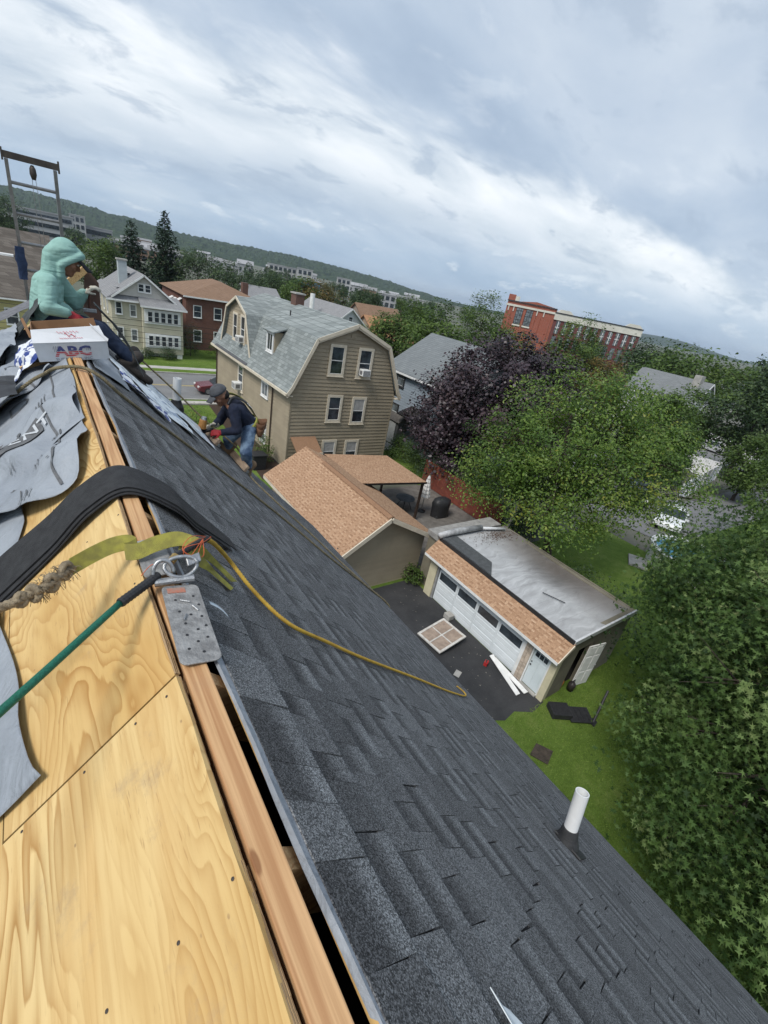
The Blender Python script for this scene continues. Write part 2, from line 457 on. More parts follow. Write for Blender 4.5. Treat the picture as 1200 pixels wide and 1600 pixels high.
def mat_membrane():
    """silver-coated flat roof: weathered streaks of grey"""
    m, t, bs = new_mat('silver_membrane')
    co = t.coord('Object')
    x, y, z = t.sep(co)
    wq = t.noise(co, 0.55, 3, 0.5, 0.0, 'Color')
    w3 = t.vmath('ADD', co, t.vmath('MULTIPLY', wq, (1.0, 1.5, 0.0)))
    rays = t.noise(t.mapping(w3, (0.9, 5.5, 1), (0, 0, 0), (0, 0, R(18))), 1.0, 8, 0.62, 0.3)
    patch = t.noise(co, 0.75, 7, 0.62)
    cx = t.math('SUBTRACT', x, 16.6); cy = t.math('SUBTRACT', y, 7.9)
    rad = t.math('SQRT', t.math('ADD', t.math('MULTIPLY', cx, cx), t.math('MULTIPLY', t.math('MULTIPLY', cy, cy), 0.6)))
    stain = t.smooth(t.math('ADD', rad, t.math('ADD', t.math('MULTIPLY', patch, 2.6), t.math('MULTIPLY', rays, 1.4))), 4.3, 1.9)
    c = t.ramp(rays, [(0.24, (0.29, 0.29, 0.292)), (0.50, (0.385, 0.39, 0.395)), (0.74, (0.50, 0.505, 0.51))])
    c = t.mix(t.math('MULTIPLY', stain, 0.85), c, (0.085, 0.08, 0.075))
    back = t.smooth(t.math('ADD', x, t.math('ADD', t.math('MULTIPLY', patch, 2.4), t.math('MULTIPLY', rays, 1.2))), 16.6, 19.0)
    c = t.mix(t.math('MULTIPLY', back, 0.75), c, (0.11, 0.09, 0.075))
    seam = t.smooth(t.math('ABSOLUTE', t.math('SUBTRACT', t.math('FRACT', t.math('MULTIPLY', y, 0.98)), 0.5)), 0.012, 0.004)
    c = t.mix(t.math('MULTIPLY', seam, 0.35), c, (0.16, 0.16, 0.16))
    t.put(bs.inputs['Base Color'], c); setp(bs, rough=0.8, spec=0.2)
    bump(t, bs, t.noise(co, 9.0, 5, 0.6), 0.15, 0.01)
    return m

PLY = mat_plywood()
FIR = mat_lumber('ridge_lumber', (0.57, 0.35, 0.175), (0.46, 0.27, 0.13))
PINE = mat_lumber('pine_lumber', (0.62, 0.42, 0.21), (0.52, 0.34, 0.16))
PINEX = mat_lumber('rafter_lumber', (0.55, 0.36, 0.18), (0.43, 0.26, 0.12), axis=0)
CHAR = mat_shingle('charcoal_shingle', (0.058, 0.058, 0.060), (0.135, 0.137, 0.140), (0.255, 0.263, 0.268), speck=0.66, var=0.07)
TAN = mat_shingle('tan_shingle', (0.245, 0.140, 0.082), (0.385, 0.240, 0.148), (0.53, 0.375, 0.255), speck=0.12, gscale=60.0, tonegain=1.0, var=0.08)
FELT = mat_felt()
GLASS = mat_glass()
GLASSL = mat_glass('window_glass_pale', (0.07, 0.08, 0.085))
LAWN = mat_grass()
WHITE = M('white_paint', (0.78, 0.78, 0.77), (0.66, 0.66, 0.64), 3, 0.5)
CREAM = M('cream_trim', (0.66, 0.59, 0.47), (0.58, 0.51, 0.40), 3, 0.55)
BLACK = M('black_plastic', (0.018, 0.018, 0.02), (0.03, 0.03, 0.032), 12, 0.5)
DARK = M('dark_interior', (0.015, 0.013, 0.012), (0.02, 0.018, 0.016), 3, 0.9)
MATT = M('asphalt_sheet', (0.036, 0.037, 0.039), (0.022, 0.022, 0.024), 30, 0.8, 0.6, 420)
CONC = M('concrete', (0.40, 0.385, 0.355), (0.29, 0.28, 0.26), 2.2, 0.85, 0.3, 40)
STEEL = M('galvanised_steel', (0.46, 0.465, 0.47), (0.30, 0.305, 0.31), 40, 0.42, 0.25, 160, metal=0.85)
BARK = M('bark', (0.075, 0.058, 0.045), (0.035, 0.028, 0.022), 6, 0.9, 0.8, 24, stretch=(1, 1, 0.25), dist=0.03)
# ------------------------------------------------------------ the house whose roof is being worked on
PITCH = R(44.0)
cp, sp_ = math.cos(PITCH), math.sin(PITCH)
RIDGE_Z = 11.17
Y0, Y1 = -3.2, 6.5                  # near and far rake
OL = Vector((0.148, 0, RIDGE_Z)); DL = Vector((-cp, 0, -sp_)); NL = Vector((-sp_, 0, cp))
OR_ = Vector((0.240, 0, RIDGE_Z)); DR = Vector((cp, 0, -sp_)); NR = Vector((sp_, 0, cp))
def LS(s, y, n=0.0): return OL + s*DL + n*NL + Vector((0, y, 0))     # a point on the left slope
def RS(s, y, n=0.0): return OR_ + s*DR + n*NR + Vector((0, y, 0))    # a point on the right slope
SL_R = 4.93                          # rafter length on the right

HOUSE = thing('house', 'charcoal shingled gable house with its ridge opened up, in the foreground', 'house', (0.19, 1.6, 0))
SIDING_OWN = M('own_siding', (0.55, 0.55, 0.52), (0.48, 0.48, 0.46), 2, 0.6)
mb = MB(); zt = RIDGE_Z - (3.45-0.2)*math.tan(PITCH) - 0.16
mb.prism([(-3.05, Y0+0.3, 0), (3.42, Y0+0.3, 0), (3.42, Y0+0.3, zt), (0.19, Y0+0.3, RIDGE_Z-0.36), (-3.05, Y0+0.3, zt)], (0, 0.14, 0))
mb.prism([(-3.05, Y1-0.4, 0), (3.42, Y1-0.4, 0), (3.42, Y1-0.4, zt), (0.19, Y1-0.4, RIDGE_Z-0.36), (-3.05, Y1-0.4, zt)], (0, 0.14, 0))
mb.box(3.30, 3.42, Y0+0.45, Y1-0.41, 0, zt-0.02); mb.box(-3.05, -2.93, Y0+0.45, Y1-0.41, 0, zt-0.02)
mb.build('wall', SIDING_OWN, HOUSE)
MB().box(-2.92, 3.29, Y0+0.46, Y1-0.42, 7.3, 7.36).build('attic_floor', DARK, HOUSE)

# ridge board, rafters, sheathing
mb = MB()
ys = [Y0+0.05 + i*(Y1-Y0-0.1)/24 for i in range(25)]
for i in range(24):
    pass
mb.box(0.167, 0.217, Y0+0.05, Y1-0.05, RIDGE_Z-0.19, RIDGE_Z+0.002)
mb.build('ridge_board', FIR, HOUSE, bevel=0.003)
k = -8
while 0.33 + 0.406*k < Y1 - 0.1:
    y = 0.335 + 0.4055*k
    if y > Y0 + 0.1:
        jj = rnd.uniform(-0.006, 0.006)
        for D_, O_, xs in ((DL, OL, 0.165), (DR, OR_, 0.219)):
            a = Vector((xs, y-0.019, RIDGE_Z-0.014+jj)); e = a + D_*4.6
            pl = [a, a + Vector((0, 0, -0.17)), e + Vector((0, 0, -0.17)), e]
            MB().prism(pl, (0, 0.038, 0)).build('rafter', PINEX, HOUSE)
    k += 1
# plywood sheets on the left slope: object origin on each sheet so that the grain runs along it
def slope_sheet(s0, s1, y0, y1, th, mat, name, side='L', jit=0.0, seed=0, lift=0.0):
    rr = random.Random(seed); O_, D_, N_ = (OL, DL, NL) if side == 'L' else (OR_, DR, NR)
    mbs = MB(); ny = max(2, int((y1-y0)/0.12))
    A = []
    for i in range(ny+1):
        y = lerp(y0, y1, i/ny)
        A.append((y, rr.uniform(-jit, jit)*(0.0 if i in (0, ny) else 1.0)))
    vs, fs = [], []
    for y, j in A:
        for (s, n) in ((s0+j, lift), (s1, lift), (s1, lift-th), (s0+j*0.3, lift-th)):
            vs.append((s, y, n))
    for i in range(ny):
        for k2 in range(4):
            fs.append((i*4+k2, (i+1)*4+k2, (i+1)*4+(k2+1) % 4, i*4+(k2+1) % 4))
    fs += [(0, 1, 2, 3), tuple(ny*4+q for q in (3, 2, 1, 0))]
    me = mbs.add(vs, fs).mesh(name); me.materials.append(mat)
    o = link(name, me)
    mw = Matrix(((D_.x, 0, N_.x, O_.x), (0, 1, 0, 0), (D_.z, 0, N_.z, O_.z), (0, 0, 0, 1)))
    o.parent = HOUSE; o.matrix_parent_inverse = HOUSE.matrix_basis.inverted(); o.matrix_basis = mw
    return o
sd = 0
for (s0, s1, offs) in ((0.0, 0.470, 0.768), (0.474, 1.69, -0.45), (1.694, 2.91, 0.768), (2.914, 4.1, -0.45)):
    y = offs - 4.88
    while y < Y1:
        a, e = max(y+0.0045, Y0), min(y+2.438-0.0045, Y1)
        if e - a > 0.1:
            near = (s0 == 0.0 and abs(y+2.44-0.768) < 0.1)
            slope_sheet(s0 + (-0.004 if near else 0.0), s1, a, e, 0.012, PLY, 'plywood_sheet', 'L', 0.0022 if s0 == 0 else 0, sd, 0.0035 if near else 0.0)
        sd += 1; y += 2.438
# the cut upper edge of a sheet shows its plies
PLIES = M('ply_edge', (0.55, 0.38, 0.20), (0.20, 0.13, 0.075), 3.0, 0.8, stretch=(260, 2, 260))
for (a, e) in ((-1.67, 0.764), (0.772, 3.2)):
    m_ = MB(); n_ = 150
    for i in range(n_):
        ya, yb = lerp(a, e, i/n_), lerp(a, e, (i+1)/n_)
        j = 0.0016 + 0.0016*math.sin(ya*9) + rnd.uniform(-0.0004, 0.0004)
        for q, (na, nb) in enumerate(((-0.004, -0.0005), (-0.0082, -0.0048), (-0.0122, -0.009))):
            jj = j - 0.0065 + 0.0007*q + rnd.uniform(-0.0003, 0.0003)
            p0, p1 = LS(-0.0075-jj, ya, na), LS(0.002, ya, na)
            m_.add([p0, p1, LS(0.002, ya, nb), LS(-0.0075-jj, ya, nb), LS(-0.0075-jj, yb, na), LS(0.002, yb, na), LS(0.002, yb, nb), LS(-0.0075-jj, yb, nb)],
                   [(0,1,2,3),(7,6,5,4),(0,4,5,1),(1,5,6,2),(2,6,7,3),(3,7,4,0)])
    m_.build('splintered_edge', PLIES, HOUSE)
# nail heads along the rafters
NAIL = M('nail_head', (0.10, 0.085, 0.075), (0.06, 0.05, 0.045), 60, 0.5, metal=0.4)
nb = MB().lathe([(0.0031, 0.0), (0.0031, 0.0008), (0.001, 0.001)], (0, 0, 0), 8).mesh('nail_head'); nb.materials.append(NAIL)
for k in range(-3, 6):
    for s_n in (0.022, 0.13, 0.27, 0.41):
        yn = 0.335 + 0.4055*k + rnd.uniform(-0.012, 0.012); sn = s_n + rnd.uniform(-0.02, 0.02)
        if abs(yn-0.768) < 0.02: continue
        o = bpy.data.objects.new('nail_head', nb); COL.objects.link(o); o.parent = HOUSE; o.matrix_parent_inverse = HOUSE.matrix_basis.inverted()
        pn = LS(max(0.012, sn), yn, 0.0037 if yn < 0.764 else 0.0002); o.matrix_basis = Matrix(((DL.x, 0, NL.x, pn.x), (0, 1, 0, pn.y), (DL.z, 0, NL.z, pn.z), (0, 0, 0, 1)))
# right slope: sheathing, its grey underlayment edge, then the shingles
for i, (a, e) in enumerate(((Y0, -0.4), (-0.396, 2.04), (2.044, 4.48), (4.484, Y1))):
    slope_sheet(0.026, SL_R-0.02, a, e, 0.012, PLY, 'sheathing_panel', 'R', 0.002, 50+i, -0.010)
m_ = MB(); n_ = 80
for i in range(n_):
    ya, yb = lerp(Y0, Y1-0.02, i/n_), lerp(Y0, Y1-0.02, (i+1)/n_)
    w = lambda y: 0.021 + 0.005*math.sin(y*5.1+1) + 0.004*math.sin(y*13.0)
    m_.quad(RS(w(ya)-0.004, ya, -0.0055), RS(0.12, ya, -0.0085), RS(0.12, yb, -0.0085), RS(w(yb)-0.004, yb, -0.0055))
    m_.quad(RS(w(ya)-0.004, ya, -0.0055), RS(w(yb)-0.004, yb, -0.0055), RS(w(yb)-0.003, yb, -0.0165-0.003*math.sin(yb*7)), RS(w(ya)-0.003, ya, -0.0165-0.003*math.sin(ya*7)))
m_.build('underlayment_edge', FELT, HOUSE)
MB().add([RS(0.05, Y0, -0.0078), RS(SL_R, Y0, -0.0078), RS(SL_R, Y1-0.02, -0.0078), RS(0.05, Y1-0.02, -0.0078)], [(0, 1, 2, 3)]).build('underlayment', MATT, HOUSE)

# ---- shingles: laminated, one metre long, with raised tabs
EXPO = 0.1425
def shingle_mesh(seed, mat):
    rr = random.Random(seed); vs, fs, tone = [], [], []
    def slab(y0, y1, v0, v1, zt0, zt1, th, t0, t1, y0b=None, y1b=None):
        y0b = y0 if y0b is None else y0b; y1b = y1 if y1b is None else y1b
        n = len(vs)
        vs.extend([(v0, y0, zt0-th), (v1, y0b, zt1-th), (v1, y1b, zt1-th), (v0, y1, zt0-th), (v0, y0, zt0), (v1, y0b, zt1), (v1, y1b, zt1), (v0, y1, zt0)])
        tone.extend([t0, t1, t1, t0]*2)
        fs.extend([tuple(i+n for i in f) for f in ((0,3,2,1),(4,5,6,7),(0,1,5,4),(1,2,6,5),(2,3,7,6),(3,0,4,7))])
    y = 0.0; Ls = 0.998
    up = rr.random() < 0.5
    while y < Ls:
        w = rr.uniform(0.10, 0.26) if up else rr.uniform(0.07, 0.20)
        e = min(Ls, y+w)
        if Ls - e < 0.05: e = Ls
        if up:      # raised tab, fairly even colour
            t_ = rr.choice((0.28, 0.36, 0.42, 0.48, 0.34)) + rr.uniform(-0.05, 0.05)
            tp = rr.uniform(0.0, 0.008)
            slab(y, e, -0.03, EXPO+rr.uniform(-0.002, 0.002), 0.0034, 0.0070+rr.uniform(0, 0.0012), 0.0032, t_, t_+rr.uniform(0.0, 0.12), y+tp, e-tp)
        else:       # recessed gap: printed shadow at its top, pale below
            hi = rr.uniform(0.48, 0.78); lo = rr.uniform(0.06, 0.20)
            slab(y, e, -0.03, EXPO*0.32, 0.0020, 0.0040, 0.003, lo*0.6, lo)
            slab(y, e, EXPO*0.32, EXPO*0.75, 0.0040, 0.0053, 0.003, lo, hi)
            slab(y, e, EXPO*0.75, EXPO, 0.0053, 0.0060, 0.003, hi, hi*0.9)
        y = e; up = not up
    me = bpy.data.meshes.new('shingle'); me.from_pydata(vs, [], fs)
    at = me.attributes.new('tone', 'FLOAT', 'POINT'); at.data.foreach_set('value', tone)
    me.materials.append(mat); me.update()
    return me
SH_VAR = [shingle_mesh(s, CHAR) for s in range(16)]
def lay_shingles(place, s0, s1, y0, y1, variants, parent, budget, importance, name='shingle', matobj=None, label_rest='shingle_field', seed=1, yphase=0.0):
    """place(s, y) -> 4x4 of a shingle whose upper left corner is at slope distance s; keeps the most important as objects"""
    rr = random.Random(seed); items = []
    n = int(round((s1-s0)/EXPO)); acc = 0.0
    for c in range(n):
        acc = (acc + rr.choice((0.15, 0.29, 0.41, 0.62))) % 1.0
        y = y0 - acc
        while y < y1:
            if y + 1.0 > y0 + 0.02: items.append((s0 + c*EXPO, y, rr.randrange(len(variants)), rr.uniform(-1, 1)))
            y += 1.0
    items.sort(key=lambda it: -importance(it[0]+0.07, it[1]+0.5))
    rest = MB(); rt = []; kept = [0]
    for i, (s, y, v, j) in enumerate(items):
        a, e = max(y, y0), min(y+1.0, y1)
        if i < budget+2000 and kept[0] < budget and a == y and e == y+1.0:
            o = bpy.data.objects.new(name, variants[v]); COL.objects.link(o)
            o.parent = parent; o.matrix_parent_inverse = parent.matrix_basis.inverted()
            o.matrix_basis = place(s + 0.0012*j, y); kept[0] += 1
            if matobj:
                o.material_slots[0].link = 'OBJECT'; o.material_slots[0].material = matobj
        else:
            mw = place(s, 0.0); me = variants[v]
            tn = [0.0]*len(me.vertices); me.attributes['tone'].data.foreach_get('value', tn)
            vv = [mw @ Vector((q.co.x, min(max(q.co.y + y, y0), y1), q.co.z)) for q in me.vertices]
            rest.add(vv, [tuple(p.vertices) for p in me.polygons]); rt += tn
    if rest.v:
        me = rest.mesh(label_rest); at = me.attributes.new('tone', 'FLOAT', 'POINT'); at.data.foreach_set('value', rt)
        me.materials.append(matobj or variants[0].materials[0])
        o = link(label_rest, me, parent); o['kind'] = 'stuff'
def place_R(s, y):
    return Matrix(((DR.x, 0, NR.x, OR_.x + s*DR.x - 0.006*NR.x), (0, 1, 0, y), (DR.z, 0, NR.z, OR_.z + s*DR.z - 0.006*NR.z), (0, 0, 0, 1)))
def imp_R(s, y):
    p = RS(s, y); dd = (p - Vector((0, 0, CAMZ))).length
    fx = (p - Vector((0, 0, CAMZ))).dot(_f)
    return (1.0/dd if y > -1.6 else -1.0)
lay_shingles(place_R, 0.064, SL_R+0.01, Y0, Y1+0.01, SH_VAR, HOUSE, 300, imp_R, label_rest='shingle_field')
# gutter, drip edge and fascia along the right eave
e0, e1 = RS(SL_R, Y0), RS(SL_R, Y1)
MB().box(e0.x-0.06, e0.x-0.035, Y0, Y1, e0.z-0.22, e0.z-0.03).build('fascia', WHITE, HOUSE)

# ------------------------------------------------------------ things on the roof
def wrink(s, y, a=1.0, ph=0.0):
    return 1.35*a*(0.010*math.sin(9*y + 5*s + ph) + 0.008*math.sin(15*s - 11*y + 1.7*ph) + 0.006*math.sin(23*y + 17*s + ph*2) + 0.010*max(0.0, math.sin(6.5*s + 7*y + ph))**3
              + 0.012*abs(math.sin(4.1*y - 7.7*s + ph))**6)
def felt_sheet(name, label, sfun, nfun, nu=56, nv=44, prints=(), group='underlayment sheets', mat=None):
    """sfun(u, v) -> (s, y) on the left slope; nfun(s, y) -> height off the deck"""
    nraw = nfun; nfun = lambda s, y: 0.013 + 0.5*(nraw(s, y)-0.013 + math.sqrt((nraw(s, y)-0.013)**2 + 0.00006))      # never below the deck
    mb = MB().grid(lambda u, v: LS(*sfun(u, v), nfun(*sfun(u, v))), nu, nv)
    o = mb.build(name, mat or FELT, None, smooth=True, solid=0.0016)
    tag(o, label, 'underlayment', group)
    for (nm, polys, pm, lift) in prints:
        m_ = MB()
        for vs, fs in polys:
            m_.add([LS(s, y, nfun(s, y)+lift) for s, y in vs], fs)
        m_.build(nm, pm, o)
    return o
INK = M('dark_ink', (0.085, 0.088, 0.092), (0.12, 0.122, 0.126), 40, 0.6)
INKL = M('pale_ink', (0.50, 0.52, 0.54), (0.44, 0.46, 0.48), 40, 0.6)
def stripe(s0, y0, y1, w=0.010, n=60, wob=0.004):
    vs = []; fs = []
    for i in range(n+1):
        y = lerp(y0, y1, i/n); j = wob*math.sin(7*y)
        vs += [(s0+j-w/2, y), (s0+j+w/2, y)]
        if i: fs.append((2*i-2, 2*i-1, 2*i+1, 2*i))
    return vs, fs
def slope_text(body, size, s, y, ang=0.0, bold=0.0, sub=1):
    """reads up the slope (towards the ridge), letter tops pointing along +Y; ang turns it"""
    vs, fs = text_mesh(body, size, 1.05, bold); ca, sa = math.cos(ang), math.sin(ang)
    return [(s - (x*ca - q*sa), y + (x*sa + q*ca)) for x, q, _ in vs], fs
def rect_sy(s, y, hs, hy, ang=0.0, n=8):
    vs, fs = [], []; ca, sa = math.cos(ang), math.sin(ang)
    for i in range(n+1):
        for j in range(n+1):
            x, q = lerp(-hs, hs, i/n), lerp(-hy, hy, j/n)
            vs.append((s - (x*ca - q*sa), y + (x*sa + q*ca)))
    for i in range(n):
        for j in range(n): fs.append((i*(n+1)+j, (i+1)*(n+1)+j, (i+1)*(n+1)+j+1, i*(n+1)+j+1))
    return vs, fs
# loose sheet with the rounded corner, nearest the ridge
def A_sy(u, v):
    s = lerp(0.0, 1.9, v**1.6)
    near = 1.96 + 0.42*max(0, (0.12-s)/0.12)**2.2 + 0.85*max(0, s-0.16)**1.25 + 0.012*math.sin(s*17)
    top = 0.016 + 0.016*math.sin(u*7)
    return (s + top*(1-v), lerp(near, 3.22 - 0.1*math.sin(s*5), u))
nA = lambda s, y: 0.026 + wrink(s, y, 1.15) + 0.02*math.exp(-((y-2.9)/0.25)**2)*min(1, s*4) + 0.03*math.exp(-((y-2.15-0.7*max(0, s-0.2))/0.18)**2)*min(1.0, s*3)
felt_sheet('underlayment_sheet', 'crumpled grey underlayment with a dark printed panel, folded near the ridge', A_sy, nA, prints=(
    ('printed_line', [stripe(0.175, 2.02, 3.1, 0.012), stripe(0.62, 2.6, 3.1, 0.016)], INK, 0.0055),
    ('printed_panel', [rect_sy(0.415, 2.79, 0.19, 0.085, R(4), 14)], INK, 0.007),
    ('printed_lettering', [slope_text('MENT', 0.125, 0.335, 2.79, R(4), 0.002), slope_text('&', 0.10, 0.57, 2.79, R(4))], INKL, 0.0095),
    ('brand_lettering', [slope_text('ED', 0.30, 0.56, 3.02, R(6), -0.004)], INK, 0.0055),
    ('small_print', [slope_text(x, 0.026, 0.27+0.03*(i % 2), 2.15+0.045*i, R(90), 0) for i, x in enumerate(('ARROW SIDE UP', 'NAIL HERE', 'OVERLAP', 'ROOF SIDE')[:0])] +
        [stripe(0.26+0.022*i, 2.32, 2.32+0.16-0.02*i, 0.005, 8, 0.001) for i in range(3)] + [stripe(0.30+0.024*i, 2.05, 2.05+0.10+0.02*i, 0.006, 8, 0.001) for i in range(3)] + [stripe(0.40+0.022*i, 2.5, 2.58, 0.004, 6, 0) for i in range(2)], INK, 0.0055),
    *[('staple_mark', mk, INK, 0.006) for mk in ([rect_sy(0.09, 2.25, 0.006, 0.004)], [rect_sy(0.07, 2.6, 0.007, 0.004)], [rect_sy(0.20, 2.3, 0.007, 0.004)], [rect_sy(0.43, 2.36, 0.012, 0.004), rect_sy(0.43, 2.36, 0.004, 0.013)], [rect_sy(0.12, 2.95, 0.006, 0.004)])]))
# second sheet, lying flat along the ridge up to the box
nB = lambda s, y: 0.010 + 0.30*wrink(s, y, 1.0, 2.0)
felt_sheet('underlayment_sheet', 'smooth grey underlayment strip along the ridge in front of the white box', lambda u, v: (lerp(0.012+0.006*math.sin(9*u), 1.6, v**1.4), lerp(2.55, 4.05, u)), nB, prints=(
    ('printed_line', [stripe(0.155, 2.58, 4.02, 0.011)], INK, 0.0045),
    ('small_print', [stripe(0.215+0.024*i, 3.10+0.02*i, 3.42-0.03*i, 0.006, 10, 0.001) for i in range(4)] + [slope_text('R 5', 0.05, 0.19, 2.62, R(90))], INK, 0.0045),
    ('brand_lettering', [slope_text('D', 0.26, 0.42, 3.62, R(4), -0.004)], INK, 0.0045)))
# lower course at the left edge of the picture
nC = lambda s, y: 0.006 + 0.35*wrink(s, y, 1.0, 4.0) + 0.03*math.exp(-((y-0.95)/0.13)**2)*max(0.0, 0.55-s)
def C_sy(u, v):
    y = lerp(0.815, 2.9, u)
    top = 0.335 + 0.16*min(1.0, max(0.0, (y-0.82)/0.75))**0.7 + 0.012*math.sin(9*y)
    if y > 1.75: top -= 0.10*min(1.0, (y-1.75)/0.3)
    return (lerp(top, 2.6, v**1.5), y + 0.06*max(0, v)*0.2)
felt_sheet('underlayment_sheet', 'torn strip of grey underlayment at the left edge beside the green rope', C_sy, nC, prints=(
    ('printed_line', [stripe(0.50, 0.86, 1.6, 0.014)], INK, 0.0045),))
nD = lambda s, y: 0.016 + wrink(s, y, 1.3, 6.0)
felt_sheet('underlayment_sheet', 'rumpled grey underlayment left of the white box under the wrappers', lambda u, v: (lerp(0.10+0.04*math.sin(8*u), 1.8, v**1.3), lerp(3.75, 5.9, u)), lambda s, y: nD(s, y) + 0.06*math.exp(-((s-0.42)/0.12)**2) + 0.05*math.exp(-((y-4.5)/0.2)**2), prints=(
    ('brand_lettering', [slope_text('G', 0.15, 0.34, 4.75, R(10), -0.002), slope_text('RO', 0.17, 0.30, 4.25, R(8), -0.003), slope_text('ED', 0.2, 0.3, 3.85, R(8), -0.003)], INK, 0.0055),
    ('printed_panel', [rect_sy(0.50, 4.8, 0.05, 0.11), rect_sy(0.66, 4.6, 0.05, 0.13)], INK, 0.0055)))

# three ridge strips thrown over the ridge
def strap_sheet(path, widths, name, mat, th=0.004, nsub=14):
    """path: centre points, widths: half widths along Y"""
    P = spline(path, nsub); W_ = []
    m = len(path)-1
    for i in range(len(P)):
        t = i/(len(P)-1)*m; k = min(int(t), m-1); W_.append(lerp(widths[k], widths[k+1], t-k))
    vs = []; fs = []
    for p, w in zip(P, W_):
        for j in range(5): vs.append(p + Vector((0, lerp(-w, w, j/4), 0)))
    for i in range(len(P)-1):
        for j in range(4): fs.append((i*5+j, (i+1)*5+j, (i+1)*5+j+1, i*5+j+1))
    return MB().add(vs, fs)
def arch(dn, dy, l=0.78, r=0.47):
    return [LS(l, 1.74+dy, 0.006+dn*0.6), LS(0.52, 1.76+dy, 0.010+dn), LS(0.27, 1.755+dy, 0.013+dn), LS(0.10, 1.75+dy, 0.026+dn), Vector((0.185, 1.745+dy, RIDGE_Z+0.024+dn)),
            RS(0.10, 1.72+dy, 0.027+dn), RS(0.22, 1.70+dy, 0.018+dn), RS(r, 1.68+dy, 0.014+dn*0.6)]
strips = [(0.000, -0.030, 0.86, 0.36, (0.16, 0.13, 0.10, 0.085, 0.085, 0.085, 0.08, 0.06), 'lowest'),
          (0.0065, -0.014, 0.82, 0.42, (0.15, 0.13, 0.11, 0.09, 0.09, 0.09, 0.085, 0.06), 'middle'),
          (0.013, 0.014, 0.78, 0.46, (0.15, 0.13, 0.115, 0.10, 0.10, 0.10, 0.10, 0.05), 'topmost')]
for dn, dy, l, r, ws, which in strips:
    o = strap_sheet(arch(dn, dy, l, r), ws, 'ridge_strip', MATT).build('ridge_strip', MATT, None, smooth=False, solid=0.004)
    tag(o, f'black asphalt strip arched over the ridge, {which} of the stack of three', 'asphalt strip', 'asphalt strips over the ridge')

# roof anchor: hinged perforated plate with ring
AN = thing('roof_anchor', 'perforated steel roof anchor plate screwed over the open ridge', 'anchor', (0.2, 1.0, RIDGE_Z))
PLATE = M('anchor_plate', (0.36, 0.355, 0.345), (0.20, 0.195, 0.19), 30, 0.5, 0.5, 120, metal=0.35)
def plate(c0, c1, hw, nm, tiltx):
    """rounded plate between two centre points"""
    a, e = Vector(c0), Vector(c1); d = (e-a); Lg = d.length; d.normalize()
    w = Vector((math.cos(tiltx), 0, -math.sin(tiltx))); w = (w - d*w.dot(d)).normalized(); n = w.cross(d)
    if n.z < 0: n = -n
    pts = []; r = 0.016
    for cx, cy, a0 in ((hw-r, Lg-r, 0), (-hw+r, Lg-r, 90), (-hw+r, r, 180), (hw-r, r, 270)):
        for k in range(5):
            t = R(a0+22.5*k); pts.append(a + w*(cx+r*math.cos(t)) + d*(cy+r*math.sin(t)))
    MB().prism([p - n*0.004 for p in pts], n*0.004).build(nm, PLATE, AN, bevel=0.001)
    return a, d, w, n, Lg
a, dd_, w_, n_, Lg = plate((0.222, 1.050, RIDGE_Z+0.024), (0.207, 0.770, RIDGE_Z+0.012), 0.046, 'plate', R(8))
hole = MB()
for (hx, hy) in ((-0.02, 0.06), (0.025, 0.05), (0.032, 0.085), (-0.018, 0.105), (0.006, 0.12), (0.03, 0.13), (-0.012, 0.15), (0.012, 0.175), (0.033, 0.165), (-0.016, 0.19), (0.028, 0.205), (0.004, 0.215), (0.010, 0.25), (-0.02, 0.235)):
    c = a + w_*hx + dd_*hy
    MB().tube([c - n_*0.001, c + n_*0.0008], 0.0036, 8).build('screw_hole', BLACK, AN)
for (hx, hy, an) in ((0.0, 0.07, 0.4), (0.02, 0.10, 1.1), (-0.01, 0.13, 2.0)):
    c = a + w_*hx + dd_*hy + n_*0.004; v = w_*math.cos(an) + dd_*math.sin(an)
    MB().tube([c - v*0.011, c + v*0.011], 0.0022, 6).build('loose_nail', STEEL, AN)
RUST = M('rust_red', (0.42, 0.13, 0.075), (0.30, 0.20, 0.16), 60, 0.7)
MB().obox(a + w_*-0.012 + dd_*0.022 + n_*0.0008, w_, dd_, n_, 0.022, 0.010, 0.0008).build('red_label', RUST, AN)
plate((0.190, 1.115, RIDGE_Z+0.022), (0.190, 1.330, RIDGE_Z+0.010), 0.040, 'plate', R(-4))
MB().tube([(0.165, 1.072, RIDGE_Z+0.03), (0.262, 1.062, RIDGE_Z+0.03)], 0.011, 10).build('hinge', STEEL, AN, smooth=False)
# D ring standing up from the hinge
ring = [Vector((0.175+0.03*0, 1.075, RIDGE_Z+0.03))]
pts = []
for k in range(15):
    t = R(-100 + 200*k/14); pts.append(Vector((0.190 - 0.028*math.sin(t)*0.9, 1.085 + 0.012*math.cos(t), RIDGE_Z+0.048 + 0.034*math.cos(t))))
MB().tube(pts, 0.0055, 8).build('ring', STEEL, AN, smooth=True)
# carabiner
o = thing('carabiner', 'dull steel carabiner clipped to the anchor ring', 'carabiner', (0.24, 1.08, RIDGE_Z+0.05))
pts = []
for k in range(20):
    t = 2*math.pi*k/19; pts.append(Vector((0.235 + 0.042*math.cos(t)*(1+0.18*math.sin(t)), 1.085 + 0.020*math.sin(t), RIDGE_Z+0.058 + 0.020*math.sin(t))))
MB().tube(pts, 0.0055, 8).build('hook', STEEL, o, smooth=True)
MB().obox((0.270, 1.10, RIDGE_Z+0.064), (1, 0.25, 0.1), (0, 1, 0.6), (0, -0.6, 1), 0.020, 0.014, 0.006).build('gate', STEEL, o, bevel=0.003)
